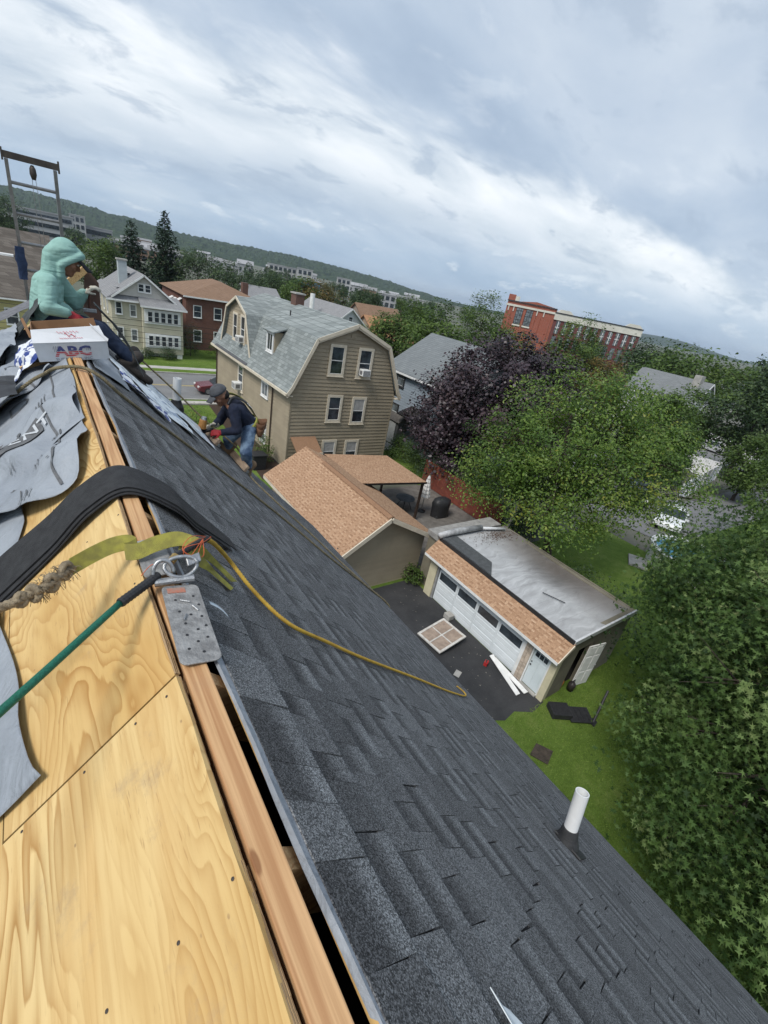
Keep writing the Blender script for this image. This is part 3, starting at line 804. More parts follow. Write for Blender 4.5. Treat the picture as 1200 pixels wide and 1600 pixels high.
# green lanyard with a black sleeve
GREEN = M('green_sheath', (0.010, 0.155, 0.095), (0.006, 0.10, 0.065), 200, 0.5, 0.5, 500)
o = thing('lanyard', 'green rope lanyard with black sleeve running from the anchor to the left', 'lanyard', (0.15, 1.08, RIDGE_Z))
g0, g1, g2 = Vector((0.178, 1.090, RIDGE_Z+0.040)), Vector((0.078, 1.012, RIDGE_Z+0.035)), Vector((-0.152, 0.745, RIDGE_Z+0.050))
g3 = g2 + (g2-g1)*1.3 + Vector((0, 0, 0.01))
MB().tube(spline([g1, g2, g3], 8), 0.0082, 10).build('rope', GREEN, o, smooth=True)
mb = MB(); P = [g0.lerp(g1, k/24) for k in range(25)]
mb.tube(P, [0.0115 + 0.0012*(k % 2) for k in range(25)], 10).build('sleeve', BLACK, o)

# twisted ropes and hoses
def twist_rope(pts, r, turns, name, mat, parent=None, strands=3, n=5, sub=8, fray=0):
    P = spline(pts, sub); mb = MB(); L_ = [0.0]
    for i in range(1, len(P)): L_.append(L_[-1] + (P[i]-P[i-1]).length)
    Q = []; nst = max(8, int(L_[-1]*turns*8)); nst = min(nst, 700)
    for i in range(nst+1):
        t = L_[-1]*i/nst; k = 0
        while k < len(L_)-2 and L_[k+1] < t: k += 1
        Q.append(P[k].lerp(P[k+1], (t-L_[k])/max(1e-9, L_[k+1]-L_[k])))
    for s in range(strands):
        pp = []; up = None
        for i, p in enumerate(Q):
            d = (Q[min(i+1, nst)] - Q[max(i-1, 0)]).normalized()
            if up is None: up = d.orthogonal().normalized()
            u = (up - d*up.dot(d)).normalized(); up = u; c = d.cross(u)
            t = 2*math.pi*(turns*L_[-1]*i/nst + s/strands)
            pp.append(p + 0.52*r*(math.cos(t)*u + math.sin(t)*c))
        mb.tube(pp, r*0.58, n)
    if fray:
        for k in range(fray):
            p = Q[rnd.randrange(len(Q))]; v = Vector((rnd.uniform(-1, 1), rnd.uniform(-1, 1), rnd.uniform(-0.3, 1)))*r*1.9
            mb.tube([p, p+v*0.6, p+v+Vector((rnd.uniform(-r, r), rnd.uniform(-r, r), -r*0.4))], r*0.07, 3)
    return mb.build(name, mat, parent, smooth=True)
HEMP = M('weathered_rope', (0.36, 0.29, 0.195), (0.19, 0.15, 0.10), 60, 0.9, 0.6, 300)
HEMPD = M('olive_rope', (0.25, 0.205, 0.12), (0.13, 0.11, 0.07), 30, 0.9, 0.6, 300)
YEL = M('yellow_rope', (0.62, 0.40, 0.060), (0.48, 0.29, 0.045), 20, 0.55, 0.4, 260)
WEB = M('olive_webbing', (0.42, 0.385, 0.075), (0.27, 0.245, 0.065), 26, 0.8, 0.7, 420)
o = twist_rope([RS(0.05, 1.235, 0.10), RS(0.15, 1.32, 0.075), RS(0.31, 1.41, 0.028), RS(0.40, 1.29, 0.014), RS(0.53, 1.178, 0.014), RS(0.82, 1.212, 0.014), RS(1.23, 1.275, 0.014), RS(2.16, 1.47, 0.014), RS(3.13, 1.66, 0.014), RS(4.0, 1.87, 0.014), RS(4.25, 1.99, 0.016), RS(4.1, 2.04, 0.016)],
               0.0078, 26, 'yellow_rope', YEL)
tag(o, 'yellow rope running from the ridge anchor down across the shingles', 'rope')
o = twist_rope([LS(0.62, 3.86, 0.05), LS(0.30, 3.78, 0.06), LS(0.176, 3.74, 0.05), LS(0.074, 3.65, 0.045), Vector((0.19, 3.49, RIDGE_Z+0.028)), RS(0.04, 3.40, 0.026), RS(0.24, 3.41, 0.016), RS(0.874, 3.60, 0.016), RS(1.59, 3.82, 0.016), RS(2.384, 3.95, 0.016), RS(3.2, 3.90, 0.016), RS(4.03, 4.02, 0.016), RS(4.62, 4.08, 0.016), RS(4.96, 4.10, 0.012), RS(5.1, 4.10, -0.1)],
               0.0115, 20, 'tan_rope', HEMPD)
tag(o, 'long tan rope lying over the ridge and down the shingled slope', 'rope')
ROPE2 = [Vector((0.75, 6.2, 10.90)), Vector((1.30, 6.15, 10.36)), Vector((1.62, 6.0, 10.03)), RS(2.30, 5.75, 0.16), RS(2.52, 5.5, 0.020), RS(2.80, 5.0, 0.016), RS(3.33, 4.74, 0.016), RS(3.9, 4.32, 0.016), RS(4.34, 4.14, 0.016), RS(4.98, 4.06, 0.012), RS(5.15, 4.06, -0.1)]
o = twist_rope(ROPE2, 0.011, 20, 'lifeline_rope', HEMPD)
tag(o, 'tan lifeline rope passing in front of the crouching roofer to the eave', 'rope')
# frayed rope end knotted to the strap
o = twist_rope([Vector((-0.36, 1.02, RIDGE_Z+0.03)), Vector((-0.149, 1.089, RIDGE_Z+0.032)), Vector((-0.103, 1.109, RIDGE_Z+0.036)), Vector((-0.059, 1.132, RIDGE_Z+0.040)), Vector((-0.006, 1.195, RIDGE_Z+0.042))], 0.0115, 30, 'frayed_rope', HEMP, fray=60)
tag(o, 'frayed grey rope knotted to the olive strap at the left', 'rope')
mb = MB()
for (c, r0, ax) in ((Vector((-0.052, 1.137, RIDGE_Z+0.042)), 0.019, 0.3), (Vector((-0.020, 1.178, RIDGE_Z+0.044)), 0.018, 0.9), (Vector((-0.088, 1.113, RIDGE_Z+0.038)), 0.017, -0.5), (Vector((-0.112, 1.103, RIDGE_Z+0.034)), 0.014, 0.2)):
    pts = [c + Vector((r0*math.cos(t)*0.55, r0*math.cos(t)*math.sin(ax)*0.8 + r0*math.sin(t)*0.25, r0*math.sin(t))) for t in [2*math.pi*k/12 for k in range(13)]]
    mb.tube(pts, 0.0085, 7)
for k in range(150):
    p = Vector((-0.085, 1.115, RIDGE_Z+0.040)).lerp(Vector((-0.015, 1.185, RIDGE_Z+0.045)), rnd.random()); v = Vector((rnd.uniform(-1, 1), rnd.uniform(-1, 1), rnd.uniform(-1, 1))).normalized()
    mb.tube([p + v*0.012, p + v*0.024, p + v*0.032 + Vector((0, 0, -0.008))], 0.0008, 3)
mb.build('knot', HEMP, o, smooth=True)
# strap
o = thing('webbing_strap', 'olive yellow webbing strap lying across the ridge by the anchor', 'strap', (0.2, 1.22, RIDGE_Z))
def ribbon(pts, wdir, hw, name, parent, sub=14):
    P = spline(pts, sub); Wd = spline(wdir, sub); vs, fs = [], []
    for p, w in zip(P, Wd):
        w = w.normalized()
        for j in range(4): vs.append(p + w*lerp(-hw, hw, j/3))
    for i in range(len(P)-1):
        for j in range(3): fs.append((i*4+j, (i+1)*4+j, (i+1)*4+j+1, i*4+j+1))
    return MB().add(vs, fs).build(name, WEB, parent, smooth=False, solid=0.0026)
V = Vector
z = RIDGE_Z
ribbon([V((-0.012, 1.192, z+0.042)), V((0.045, 1.235, z+0.045)), V((0.095, 1.262, z+0.048)), V((0.135, 1.262, z+0.050)), V((0.152, 1.252, z+0.044)), V((0.140, 1.240, z+0.040)), V((0.118, 1.228, z+0.042)), V((0.150, 1.215, z+0.046)), V((0.200, 1.225, z+0.056)), V((0.262, 1.230, z+0.058)), V((0.312, 1.200, z+0.046))],
       [V((0.1, 0.6, 0.8)), V((0.0, 0.7, 0.75)), V((0, 0.75, 0.7)), V((0, 0.75, 0.7)), V((0, 0.75, 0.7)), V((0, 0.7, 0.7)), V((0, 0.65, 0.75)), V((0, 0.7, 0.7)), V((0, 0.8, 0.7)), V((0.05, 0.85, 0.65)), V((0.2, 0.9, 0.5))], 0.0235, 'strap', o)
ribbon([V((0.262, 1.226, z+0.040)), V((0.305, 1.235, z+0.022)), RS(0.14, 1.275, 0.040), RS(0.22, 1.295, 0.024), RS(0.285, 1.285, 0.013)], [V((0.3, 0.8, 0.6)), V((0.6, 0.7, 0.2)), V((0.8, 0.5, -0.4)), V((0.75, 0.5, -0.6)), V((0.75, 0.6, -0.6))], 0.0215, 'strap_end', o)
ribbon([V((0.282, 1.21, z+0.030)), RS(0.10, 1.215, 0.032), RS(0.16, 1.235, 0.020), RS(0.245, 1.215, 0.010)], [V((0.4, 0.7, 0.4)), V((0.7, 0.5, -0.2)), V((0.6, 0.6, -0.5)), V((0.5, 0.8, -0.5))], 0.0200, 'strap_end', o)
# hose coupling: black spring, brass nut, red wires
o = thing('hose_coupling', 'black sleeved coupling with brass nut and red wire at the yellow rope end', 'coupling', (0.26, 1.16, RIDGE_Z))
P = [V((0.228, 1.120, z+0.072)).lerp(RS(0.045, 1.232, 0.105), k/20) for k in range(21)]
MB().tube(P, [0.0095+0.0012*(k % 2) for k in range(21)], 10).build('sleeve', BLACK, o)
BRASS = M('brass', (0.50, 0.34, 0.13), (0.36, 0.24, 0.10), 50, 0.4, metal=0.8)
MB().tube([V((0.213, 1.105, z+0.066)), V((0.230, 1.122, z+0.073))], 0.0105, 6).build('nut', BRASS, o)
ORN = M('orange_wire', (0.62, 0.14, 0.05), (0.5, 0.1, 0.04), 50, 0.5)
for q in range(3):
    pts = [RS(0.05, 1.24, 0.105) + V((rnd.uniform(-0.01, 0.01), 0, 0)), V((0.285+0.01*q, 1.18-0.02*q, z+0.09)), V((0.25, 1.13-0.01*q, z+0.08+0.01*q)), V((0.30-0.02*q, 1.12, z+0.055)), V((0.32, 1.19, z+0.07))]
    MB().tube(spline(pts, 8), 0.0011, 5).build('wire', ORN, o)
MB().tube(spline([V((0.21, 1.12, z+0.06)), V((0.17, 1.13, z+0.05)), V((0.14, 1.115, z+0.03))], 6), 0.0011, 5).build('wire', ORN, o)
# zip tie offcut beside the anchor
PLAS = M('clear_plastic', (0.42, 0.50, 0.56), (0.36, 0.42, 0.48), 40, 0.25)
mb = MB().grid(lambda u, v: RS(lerp(0.055, 0.115, u), lerp(1.005, 1.02, v)-0.03*u, 0.016+0.006*math.sin(u*3)), 8, 2)
tag(mb.build('plastic_tag', PLAS, None, smooth=True, solid=0.0015), 'small clear plastic tag beside the anchor plate', 'tag')
for k, (ax, ay) in enumerate(((0.12, 0.985), (0.13, 1.0))):
    pass

# vent pipes
PVC = M('white_pvc', (0.76, 0.77, 0.77), (0.66, 0.67, 0.67), 5, 0.35, spec=0.5)
RUB = M('rubber_boot', (0.025, 0.026, 0.028), (0.04, 0.041, 0.043), 20, 0.6)
def vent_pipe(s, y, tip, r, label):
    base = RS(s, y, -0.05); o = thing('vent_pipe', label, 'vent pipe', RS(s, y, 0), 'vent pipes')
    d = (Vector(tip)-base); Lp = d.length; d.normalize(); q = d.to_track_quat('Z', 'Y').to_matrix()
    def lat(prof, nm, mt, n=24):
        mb = MB().lathe(prof, (0, 0, 0), n); mb.v = [tuple(base + q @ Vector(v)) for v in mb.v]
        return mb.build(nm, mt, o, smooth=False, bevel=0.001)
    lat([(r, 0), (r, Lp), (r*0.86, Lp), (r*0.86, Lp-0.12), (0.001, Lp-0.12)], 'pipe', PVC)
    lat([(r*2.0, 0.03), (r*1.8, 0.085), (r*1.38, 0.125), (r*1.24, 0.155), (r*1.14, 0.172), (r*1.02, 0.174)], 'rubber_collar', RUB)
    mb = MB()
    c = RS(s, y, 0.012)
    mb.obox(c + DR*0.03, DR, (0, 1, 0), NR, 0.12, 0.085, 0.004).build('flashing', RUB, o)
    lat([(r*1.35, 0.118), (r*1.42, 0.125), (r*1.35, 0.133)], 'clamp', RUB)
    return o
vent_pipe(2.555, 0.295, (2.112, 0.379, 9.752), 0.037, 'white plastic vent pipe with black rubber collar on the near shingles')
vent_pipe(1.56, 6.22, (1.355, 6.22, 10.50), 0.050, 'far white vent pipe standing behind the scattered wrappers')
# torn white scrap at the bottom edge
PAPER = M('white_scrap', (0.70, 0.74, 0.76), (0.58, 0.63, 0.66), 30, 0.4)
mb = MB(); pr = [(-0.010, 0.050), (-0.004, 0.022), (0.010, 0.012), (0.028, -0.02), (0.045, -0.07), (0.02, -0.10), (-0.02, -0.09), (-0.016, -0.03), (-0.014, 0.01)]
mb.prism([RS(0.375+a_, 0.005+b_, 0.012+0.15*abs(a_)) for a_, b_ in pr], NR*0.002)
tag(mb.build('torn_scrap', PAPER, None), 'torn white scrap on the shingles at the bottom edge', 'scrap')

# white carton on the ridge
BOX = thing('carton', 'white ABC shingle carton standing open on the ridge', 'carton', (0.17, 3.95, RIDGE_Z))
CARD = M('white_carton', (0.60, 0.62, 0.65), (0.50, 0.52, 0.55), 8, 0.6)
CARDW = M('lit_carton_flap', (0.76, 0.77, 0.79), (0.70, 0.71, 0.73), 8, 0.5)  # same card as the front, with the light on the flaps painted in
KRAFT = M('kraft_inside', (0.30, 0.165, 0.085), (0.22, 0.12, 0.06), 10, 0.8)
bl, br = V((-0.025, 3.90, 11.125)), V((0.392, 3.90, 11.180)); ml, mr = V((-0.050, 3.885, 11.248)), V((0.383, 3.885, 11.302)); tl, tr = V((-0.050, 3.93, 11.325)), V((0.345, 3.93, 11.395))
dep = V((0.0, 0.34, 0.0)); th = V((0, 0.006, 0))
def panel(pts, nm, mt, d=th): return MB().prism(pts, d).build(nm, mt, BOX)
FP = panel([bl, br, mr, ml], 'front_panel', CARD); FF = panel([ml+V((0, -0.002, 0.001)), mr+V((0, -0.002, 0.001)), tr, tl], 'front_flap', CARDW)
panel([bl+dep, br+dep, tr+dep, tl+dep], 'back_panel', KRAFT)
panel([bl+V((0, .006, 0)), bl+dep, tl+dep, tl+V((0, .006, 0))], 'side_panel', KRAFT, (0.006, 0, 0)); panel([br+V((0, .006, 0)), br+dep, tr+dep+V((0.03, 0, -0.06)), mr+V((0, .006, 0))], 'side_panel', KRAFT, (-0.006, 0, 0))
panel([bl+V((0.006, .008, .002)), br+V((-.006, .008, .002)), br+dep-V((.006, .008, -.002)), bl+dep+V((.006, -.008, .002))], 'bottom', KRAFT, (0, 0, 0.005))
panel([mr+V((0.002, 0, 0.0)), tr+V((-0.05, 0, -0.004)), tr+V((-0.055, 0.006, 0.010)), mr+V((0.008, 0.004, 0.018))], 'torn_flap', CARDW, (0, -0.012, 0))
panel([tl+V((-0.012, 0, -0.05)), tl+V((0.008, 0.0, -0.05)), tl+V((-0.030, 0.06, 0.065)), tl+V((-0.045, 0.06, 0.055))], 'side_flap', KRAFT, (0, 0.004, 0))
def on_quad(a, b_, c, d_, u, v, off=0.0014):
    p = a.lerp(b_, u).lerp(d_.lerp(c, u), v); n = (b_-a).cross(d_-a).normalized(); n = n if n.y < 0 else -n
    return p + n*off
def print_on(q4, body, size, u0, v0, mt, nm, parent, sx=1.0, cut=None, off=0.0014, bold=0.0):
    vs, fs = text_mesh(body, size, 1.0, bold); a, b_, c, d_ = q4; Wd = (b_-a).length; Hd = (d_-a).length
    m_ = MB(); m_.add([on_quad(a, b_, c, d_, u0 + x*sx/Wd, v0 + y/Hd, off) for x, y, _ in vs], fs)
    return m_.build(nm, mt, parent)
REDI = M('red_ink', (0.50, 0.035, 0.06), (0.42, 0.04, 0.06), 60, 0.6)
BLUI = M('blue_ink', (0.055, 0.075, 0.24), (0.07, 0.08, 0.2), 60, 0.6)
PINK = M('faded_red_ink', (0.62, 0.20, 0.24), (0.66, 0.36, 0.38), 60, 0.6)
GREI = M('grey_ink', (0.10, 0.11, 0.16), (0.2, 0.2, 0.24), 60, 0.6)
q4 = (bl, br, mr, ml)
# ABC: blue above, red below, with white stripes across the lower half
vsA, fsA = text_mesh('ABC', 0.092, 1.0, 0.0035)
ylo, yhi = min(v[1] for v in vsA), max(v[1] for v in vsA)
def slice_text(vs, fs, lo, hi):
    bmq = bmesh.new(); V_ = [bmq.verts.new(v) for v in vs]
    for f_ in fs:
        try: bmq.faces.new([V_[i] for i in f_])
        except ValueError: pass
    for yy, nrm in ((lo, (0, -1, 0)), (hi, (0, 1, 0))):
        bmesh.ops.bisect_plane(bmq, geom=bmq.verts[:]+bmq.edges[:]+bmq.faces[:], plane_co=(0, yy, 0), plane_no=nrm, clear_outer=True)
    bmq.verts.index_update()
    r_ = [tuple(v.co) for v in bmq.verts], [tuple(v.index for v in f_.verts) for f_ in bmq.faces]
    bmq.free(); return r_
hh = yhi-ylo; Wd, Hd = (br-bl).length, (ml-bl).length
def put(vf, mt, nm):
    m_ = MB(); m_.add([on_quad(*q4, 0.50 + x*1.18/Wd, 0.50 + y/Hd) for x, y, _ in vf[0]], vf[1]); m_.build(nm, mt, FP)
put(slice_text(vsA, fsA, ylo+hh*0.52, yhi), BLUI, 'blue_lettering')
for k in range(3): put(slice_text(vsA, fsA, ylo+hh*(0.01+0.17*k), ylo+hh*(0.12+0.17*k)), REDI, 'red_lettering')
print_on(q4, 'SUPPLY CO. INC.', 0.024, 0.50, 0.10, GREI, 'small_lettering', FP, 1.25)
for (u_, v_) in ((0.27, 0.72), (0.28, 0.58), (0.70, 0.70), (0.72, 0.60)):
    print_on(q4, '///', 0.03, u_, v_, GREI, 'worn_stripe', FP, 1.3)
q4f = (ml+V((0, -0.002, 0.001)), mr+V((0, -0.002, 0.001)), tr, tl)
def squiggle(u0, u1, v0, amp, waves, w, mt):
    """worn red print that can no longer be read: a flat wavy stroke"""
    vs, fs = [], []; n = waves*10
    for i in range(n+1):
        t_ = i/n; u = lerp(u0, u1, t_); v = v0 + amp*math.sin(t_*waves*6.283) + amp*0.5*math.sin(t_*waves*2.7+1)
        vs += [on_quad(*q4f, u, v-w), on_quad(*q4f, u + 0.004, v+w)]
        if i: fs.append((2*i-2, 2*i-1, 2*i+1, 2*i))
    MB().add(vs, fs).build('faded_print', mt, FF)
squiggle(0.34, 0.66, 0.70, 0.05, 7, 0.022, PINK); squiggle(0.44, 0.60, 0.50, 0.09, 2, 0.030, REDI); squiggle(0.36, 0.68, 0.28, 0.02, 12, 0.018, PINK)

# wrappers, scraps and sheets round the carton
def crumple(name, label, cat, fn, nu, nv, mat, amp, seed, solid=0.002, group=None):
    rr = random.Random(seed); ph = [rr.uniform(0, 6.28) for _ in range(6)]
    def g(u, v):
        p, n = fn(u, v)
        h = sum(math.sin((5+4*k)*u*(1 if k % 2 else -1) + (4+5*k)*v + ph[k])/(1+0.6*k) for k in range(6))
        return p + n*amp*h
    o = MB().grid(g, nu, nv).build(name, mat, None, smooth=False, solid=solid)
    return tag(o, label, cat, group)
m, t, bs = new_mat('blue_white_wrapper')
f_ = t.smooth(t.noise(t.mapping(t.coord('Object'), (1, 1, 1)), 14.0, 2, 0.5), 0.46, 0.50)
t.put(bs.inputs['Base Color'], t.mix(f_, (0.02, 0.045, 0.22), (0.70, 0.72, 0.76))); setp(bs, rough=0.3, spec=0.5)
WRAP = m
m, t, bs = new_mat('pale_wrapper')
f_ = t.smooth(t.noise(t.coord('Object'), 9.0, 3, 0.5), 0.55, 0.62)
t.put(bs.inputs['Base Color'], t.mix(f_, (0.62, 0.68, 0.72), (0.24, 0.30, 0.40))); setp(bs, rough=0.3, spec=0.5)
WRAPP = m
crumple('wrapper', 'crumpled blue and white plastic wrapper left of the carton', 'wrapper', lambda u, v: (LS(lerp(0.10, 0.44, u), lerp(3.98, 4.55, v), 0.10 + 0.05*math.sin(3*u+1)*math.sin(2.5*v)), NL), 14, 14, WRAP, 0.012, 3)
crumple('wrapper', 'blue and white wrapper on the shingles by the seated roofer\u2019s boots', 'wrapper', lambda u, v: (RS(lerp(0.36, 0.78, u), lerp(4.30, 4.62, v) - 0.28*u, 0.035), NR), 16, 10, WRAP, 0.008, 5)
crumple('wrapper', 'long pale plastic wrapper lying down the far end of the slope', 'wrapper', lambda u, v: (RS(lerp(0.30, 1.25, u), lerp(4.75, 5.30, v) - 0.35*u, 0.030), NR), 26, 12, WRAPP, 0.008, 8)
crumple('wrapper', 'pale plastic sheet beside the far vent pipe', 'wrapper', lambda u, v: (RS(lerp(0.9, 1.75, u), lerp(5.3, 6.15, v) - 0.25*u, 0.025), NR), 20, 14, WRAPP, 0.007, 9)
crumple('underlayment_scrap', 'grey underlayment scrap lying on the shingles right of the carton', 'underlayment', lambda u, v: (RS(lerp(0.05, 0.40, u), lerp(3.75, 5.2, v) + 0.3*u, 0.016), NR), 8, 20, FELT, 0.003, 10)
TARP = M('dark_sheet', (0.060, 0.068, 0.066), (0.035, 0.038, 0.038), 14, 0.7, 0.3, 80)
crumple('asphalt_sheet', 'dark asphalt sheet draped over the seated roofer\u2019s legs', 'asphalt strip', lambda u, v: (RS(lerp(-0.02, 0.66, u), lerp(5.02, 5.22, v), 0.30 - 0.20*u + 0.05*math.sin(3*u)), NR), 14, 8, TARP, 0.006, 12)
crumple('asphalt_sheet', 'grey asphalt sheet bent up at the far left behind the carton', 'asphalt strip', lambda u, v: (LS(lerp(0.0, 0.75, u), lerp(5.75, 6.35, v), 0.14 + 0.16*u*u + 0.05*math.sin(3*u)), NL), 14, 8, M('grey_sheet', (0.16, 0.16, 0.17), (0.10, 0.10, 0.11), 20, 0.7), 0.006, 13)
crumple('asphalt_sheet', 'olive grey asphalt sheet behind the seated roofer', 'asphalt strip', lambda u, v: (LS(lerp(-0.05, 0.55, u), lerp(5.25, 5.75, v), 0.20 - 0.12*u), NL), 12, 8, TARP, 0.01, 14)
crumple('asphalt_sheet', 'curled black asphalt sheet at the left edge below the wrapper', 'asphalt strip', lambda u, v: (LS(0.60 - 0.30*math.cos(R(30+150*u)), lerp(3.55, 3.95, v), 0.02 + 0.19*math.sin(R(30+150*u))*(0.75+0.25*v)), NL), 14, 8, BLACK, 0.006, 15)
crumple('underlayment_scrap', 'bunched grey underlayment at the far left edge', 'underlayment', lambda u, v: (LS(lerp(0.30, 0.9, u), lerp(4.6, 5.7, v), 0.16 + 0.10*math.sin(4*u)*math.sin(3*v)), NL), 18, 18, FELT, 0.02, 16)
o = MB().obox(LS(0.22, 4.12, 0.06), (1, 0.3, 0.35), (0, 1, 0), (-0.35, 0, 1), 0.10, 0.02, 0.012).build('wood_offcut', PINE, None)
tag(o, 'short pale wood offcut lying left of the carton', 'offcut')
# toe boards under the crouching roofer
for (s, y, hy, lab) in ((2.42, 5.72, 0.30, 'grey wooden toe board under the crouching roofer\u2019s boots'), (1.98, 6.0, 0.36, 'upper wooden toe board behind the crouching roofer')):
    o = thing('toe_board', lab, 'toe board', RS(s, y), 'toe boards')
    MB().obox(RS(s, y, 0.055), DR, (0, 1, 0), NR, 0.018, hy, 0.045).build('plank', M('weathered_plank', (0.36, 0.27, 0.19), (0.22, 0.165, 0.12), 6, 0.85, 0.4, 40, stretch=(8, 1, 8)), o)
    for yy in (y-hy*0.7, y+hy*0.7):
        MB().obox(RS(s+0.05, yy, 0.03), DR, (0, 1, 0), NR, 0.05, 0.02, 0.018).build('bracket', STEEL, o)
# ------------------------------------------------------------ ground
mb = MB(); mb.quad((-9000, -9000, -0.03), (9000, -9000, -0.03), (9000, 9000, -0.03), (-9000, 9000, -0.03))
TERR = M('town_ground', (0.085, 0.105, 0.055), (0.13, 0.125, 0.11), 0.02, 0.95)
struct(mb.build('ground', TERR))
def sheet(name, poly, z, mat, kind='structure'):
    o = MB().quad(*[(x, y, z) for x, y in poly]).build(name, mat); o['kind'] = kind; return o
DRIVE = mat_asphalt('driveway_asphalt', (0.026, 0.027, 0.029), (0.050, 0.050, 0.052))
ROADM = mat_asphalt('road_asphalt', (0.155, 0.155, 0.155), (0.20, 0.20, 0.198))
sheet('lawn', [(3.5, -22), (30, -22), (30, 12.9), (3.5, 12.9)], 0.0, LAWN)
edge = [(12.95, 4.72), (12.2, 4.62), (11.6, 4.95), (11.0, 4.85), (10.4, 5.15), (9.6, 4.6), (8.6, 4.4), (7.0, 4.0), (5.0, 3.6), (3.45, 3.5)]
sheet('driveway', [(3.45, 40.4), (8.7, 40.4), (8.75, 12.55), (12.95, 12.55)] + edge, 0.006, DRIVE)
sheet('lawn', [(30, -22), (66, -22), (66, 8.5), (38, 9.2), (30, 8.2)], 0.001, LAWN)
sheet('lawn', [(8.8, 22), (11.9, 22), (11.9, 40.4), (8.8, 40.4)], 0.001, LAWN)
sheet('lawn', [(20.6, 21), (60, 21), (60, 40.4), (20.6, 40.4)], 0.002, LAWN)
sheet('mulch_bed', [(10.2, 24.6), (12.2, 24.6), (12.2, 41), (11.4, 41)], 0.009, M('mulch', (0.07, 0.045, 0.03), (0.035, 0.022, 0.016), 30, 0.95, 0.8, 90))
sheet('street', [(-400, 42.0), (400, 42.0), (400, 51.6), (-400, 51.6)], 0.004, ROADM)
SIDEW = M('sidewalk', (0.46, 0.44, 0.41), (0.37, 0.355, 0.33), 1.2, 0.85, 0.2, 60)
for (a, e) in ((40.55, 41.35), (53.3, 54.5)):
    struct(MB().box(-400, 400, a, e, -0.02, 0.10).build('sidewalk', SIDEW))
for (a, e) in ((41.75, 41.99), (51.61, 51.82)):
    struct(MB().box(-400, 400, a, e, -0.02, 0.13).build('kerb', CONC))
sheet('lawn', [(-400, 51.83), (400, 51.83), (400, 53.29), (-400, 53.29)], 0.10, LAWN)
sheet('lawn', [(-400, 54.51), (400, 54.51), (400, 70), (-400, 70)], 0.004, LAWN)
sheet('lawn', [(-400, 41.36), (400, 41.36), (400, 41.74), (-400, 41.74)], 0.10, LAWN)
PAINT = M('road_paint', (0.62, 0.61, 0.56), (0.45, 0.44, 0.40), 3, 0.7)
for k in range(2):
    struct(MB().box(-400, 400, 46.7+0.22*k, 46.8+0.22*k, 0.0045, 0.0085).build('road_marking', M('yellow_paint', (0.50, 0.37, 0.10), (0.42, 0.33, 0.12), 3, 0.7)))
sheet('side_street', [(67.5, -200), (75.5, -200), (75.5, 40.5), (67.5, 40.5)], 0.004, ROADM)
struct(MB().box(67.2, 67.49, -200, 40.4, -0.02, 0.13).build('kerb', CONC)); struct(MB().box(75.51, 75.8, -200, 40.4, -0.02, 0.13).build('kerb', CONC))
struct(MB().box(76.6, 77.9, -200, 40.4, -0.02, 0.12).build('sidewalk', SIDEW))
sheet('parking_lot', [(33, 9.2), (67.19, 7.5), (67.19, 12.6), (44.5, 13.0), (42.0, 17.8), (31.5, 17.8)], 0.008, mat_asphalt('lot_asphalt', (0.13, 0.13, 0.135), (0.18, 0.18, 0.18)))
# blades over the near lawn
gm = mat_leaf('grass_blade', [(0.070, 0.125, 0.020), (0.135, 0.215, 0.036), (0.23, 0.30, 0.075)], 0.7, 0.2, 0.2)
n = 52000
gx = nrs.uniform(9.4, 19.0, n); gy = nrs.uniform(-6, 4.9, n)
keep = gy < 4.75 - 0.25*np.maximum(0, 11.5-gx)
gx, gy = gx[keep], gy[keep]; n = len(gx)
an = nrs.uniform(0, 6.283, n); hh_ = nrs.uniform(0.03, 0.075, n); ww = nrs.uniform(0.006, 0.013, n); le = nrs.normal(0, 0.03, (n, 2))
v = np.zeros((n, 3, 3)); v[:, 0, 0] = gx-np.cos(an)*ww; v[:, 0, 1] = gy-np.sin(an)*ww; v[:, 1, 0] = gx+np.cos(an)*ww; v[:, 1, 1] = gy+np.sin(an)*ww
v[:, 2, 0] = gx+le[:, 0]; v[:, 2, 1] = gy+le[:, 1]; v[:, 2, 2] = hh_
def np_mesh(name, verts, k, tone=None, mat=None):
    """verts (n, k, 3): n separate k-gons"""
    n_ = len(verts); me = bpy.data.meshes.new(name)
    me.vertices.add(n_*k); me.vertices.foreach_set('co', verts.reshape(-1).astype(np.float32))
    me.loops.add(n_*k); me.loops.foreach_set('vertex_index', np.arange(n_*k, dtype=np.int32))
    me.polygons.add(n_); me.polygons.foreach_set('loop_start', np.arange(0, n_*k, k, dtype=np.int32))
    if tone is not None:
        at = me.attributes.new('tone', 'FLOAT', 'POINT'); at.data.foreach_set('value', np.repeat(tone, k).astype(np.float32))
    if mat: me.materials.append(mat)
    me.update(calc_edges=True); return me
o = link('grass', np_mesh('grass', v, 3, np.clip(nrs.normal(0.5, 0.22, n), 0, 1), gm)); tag(o, 'short green lawn grass beside the garage', 'grass', kind='stuff')

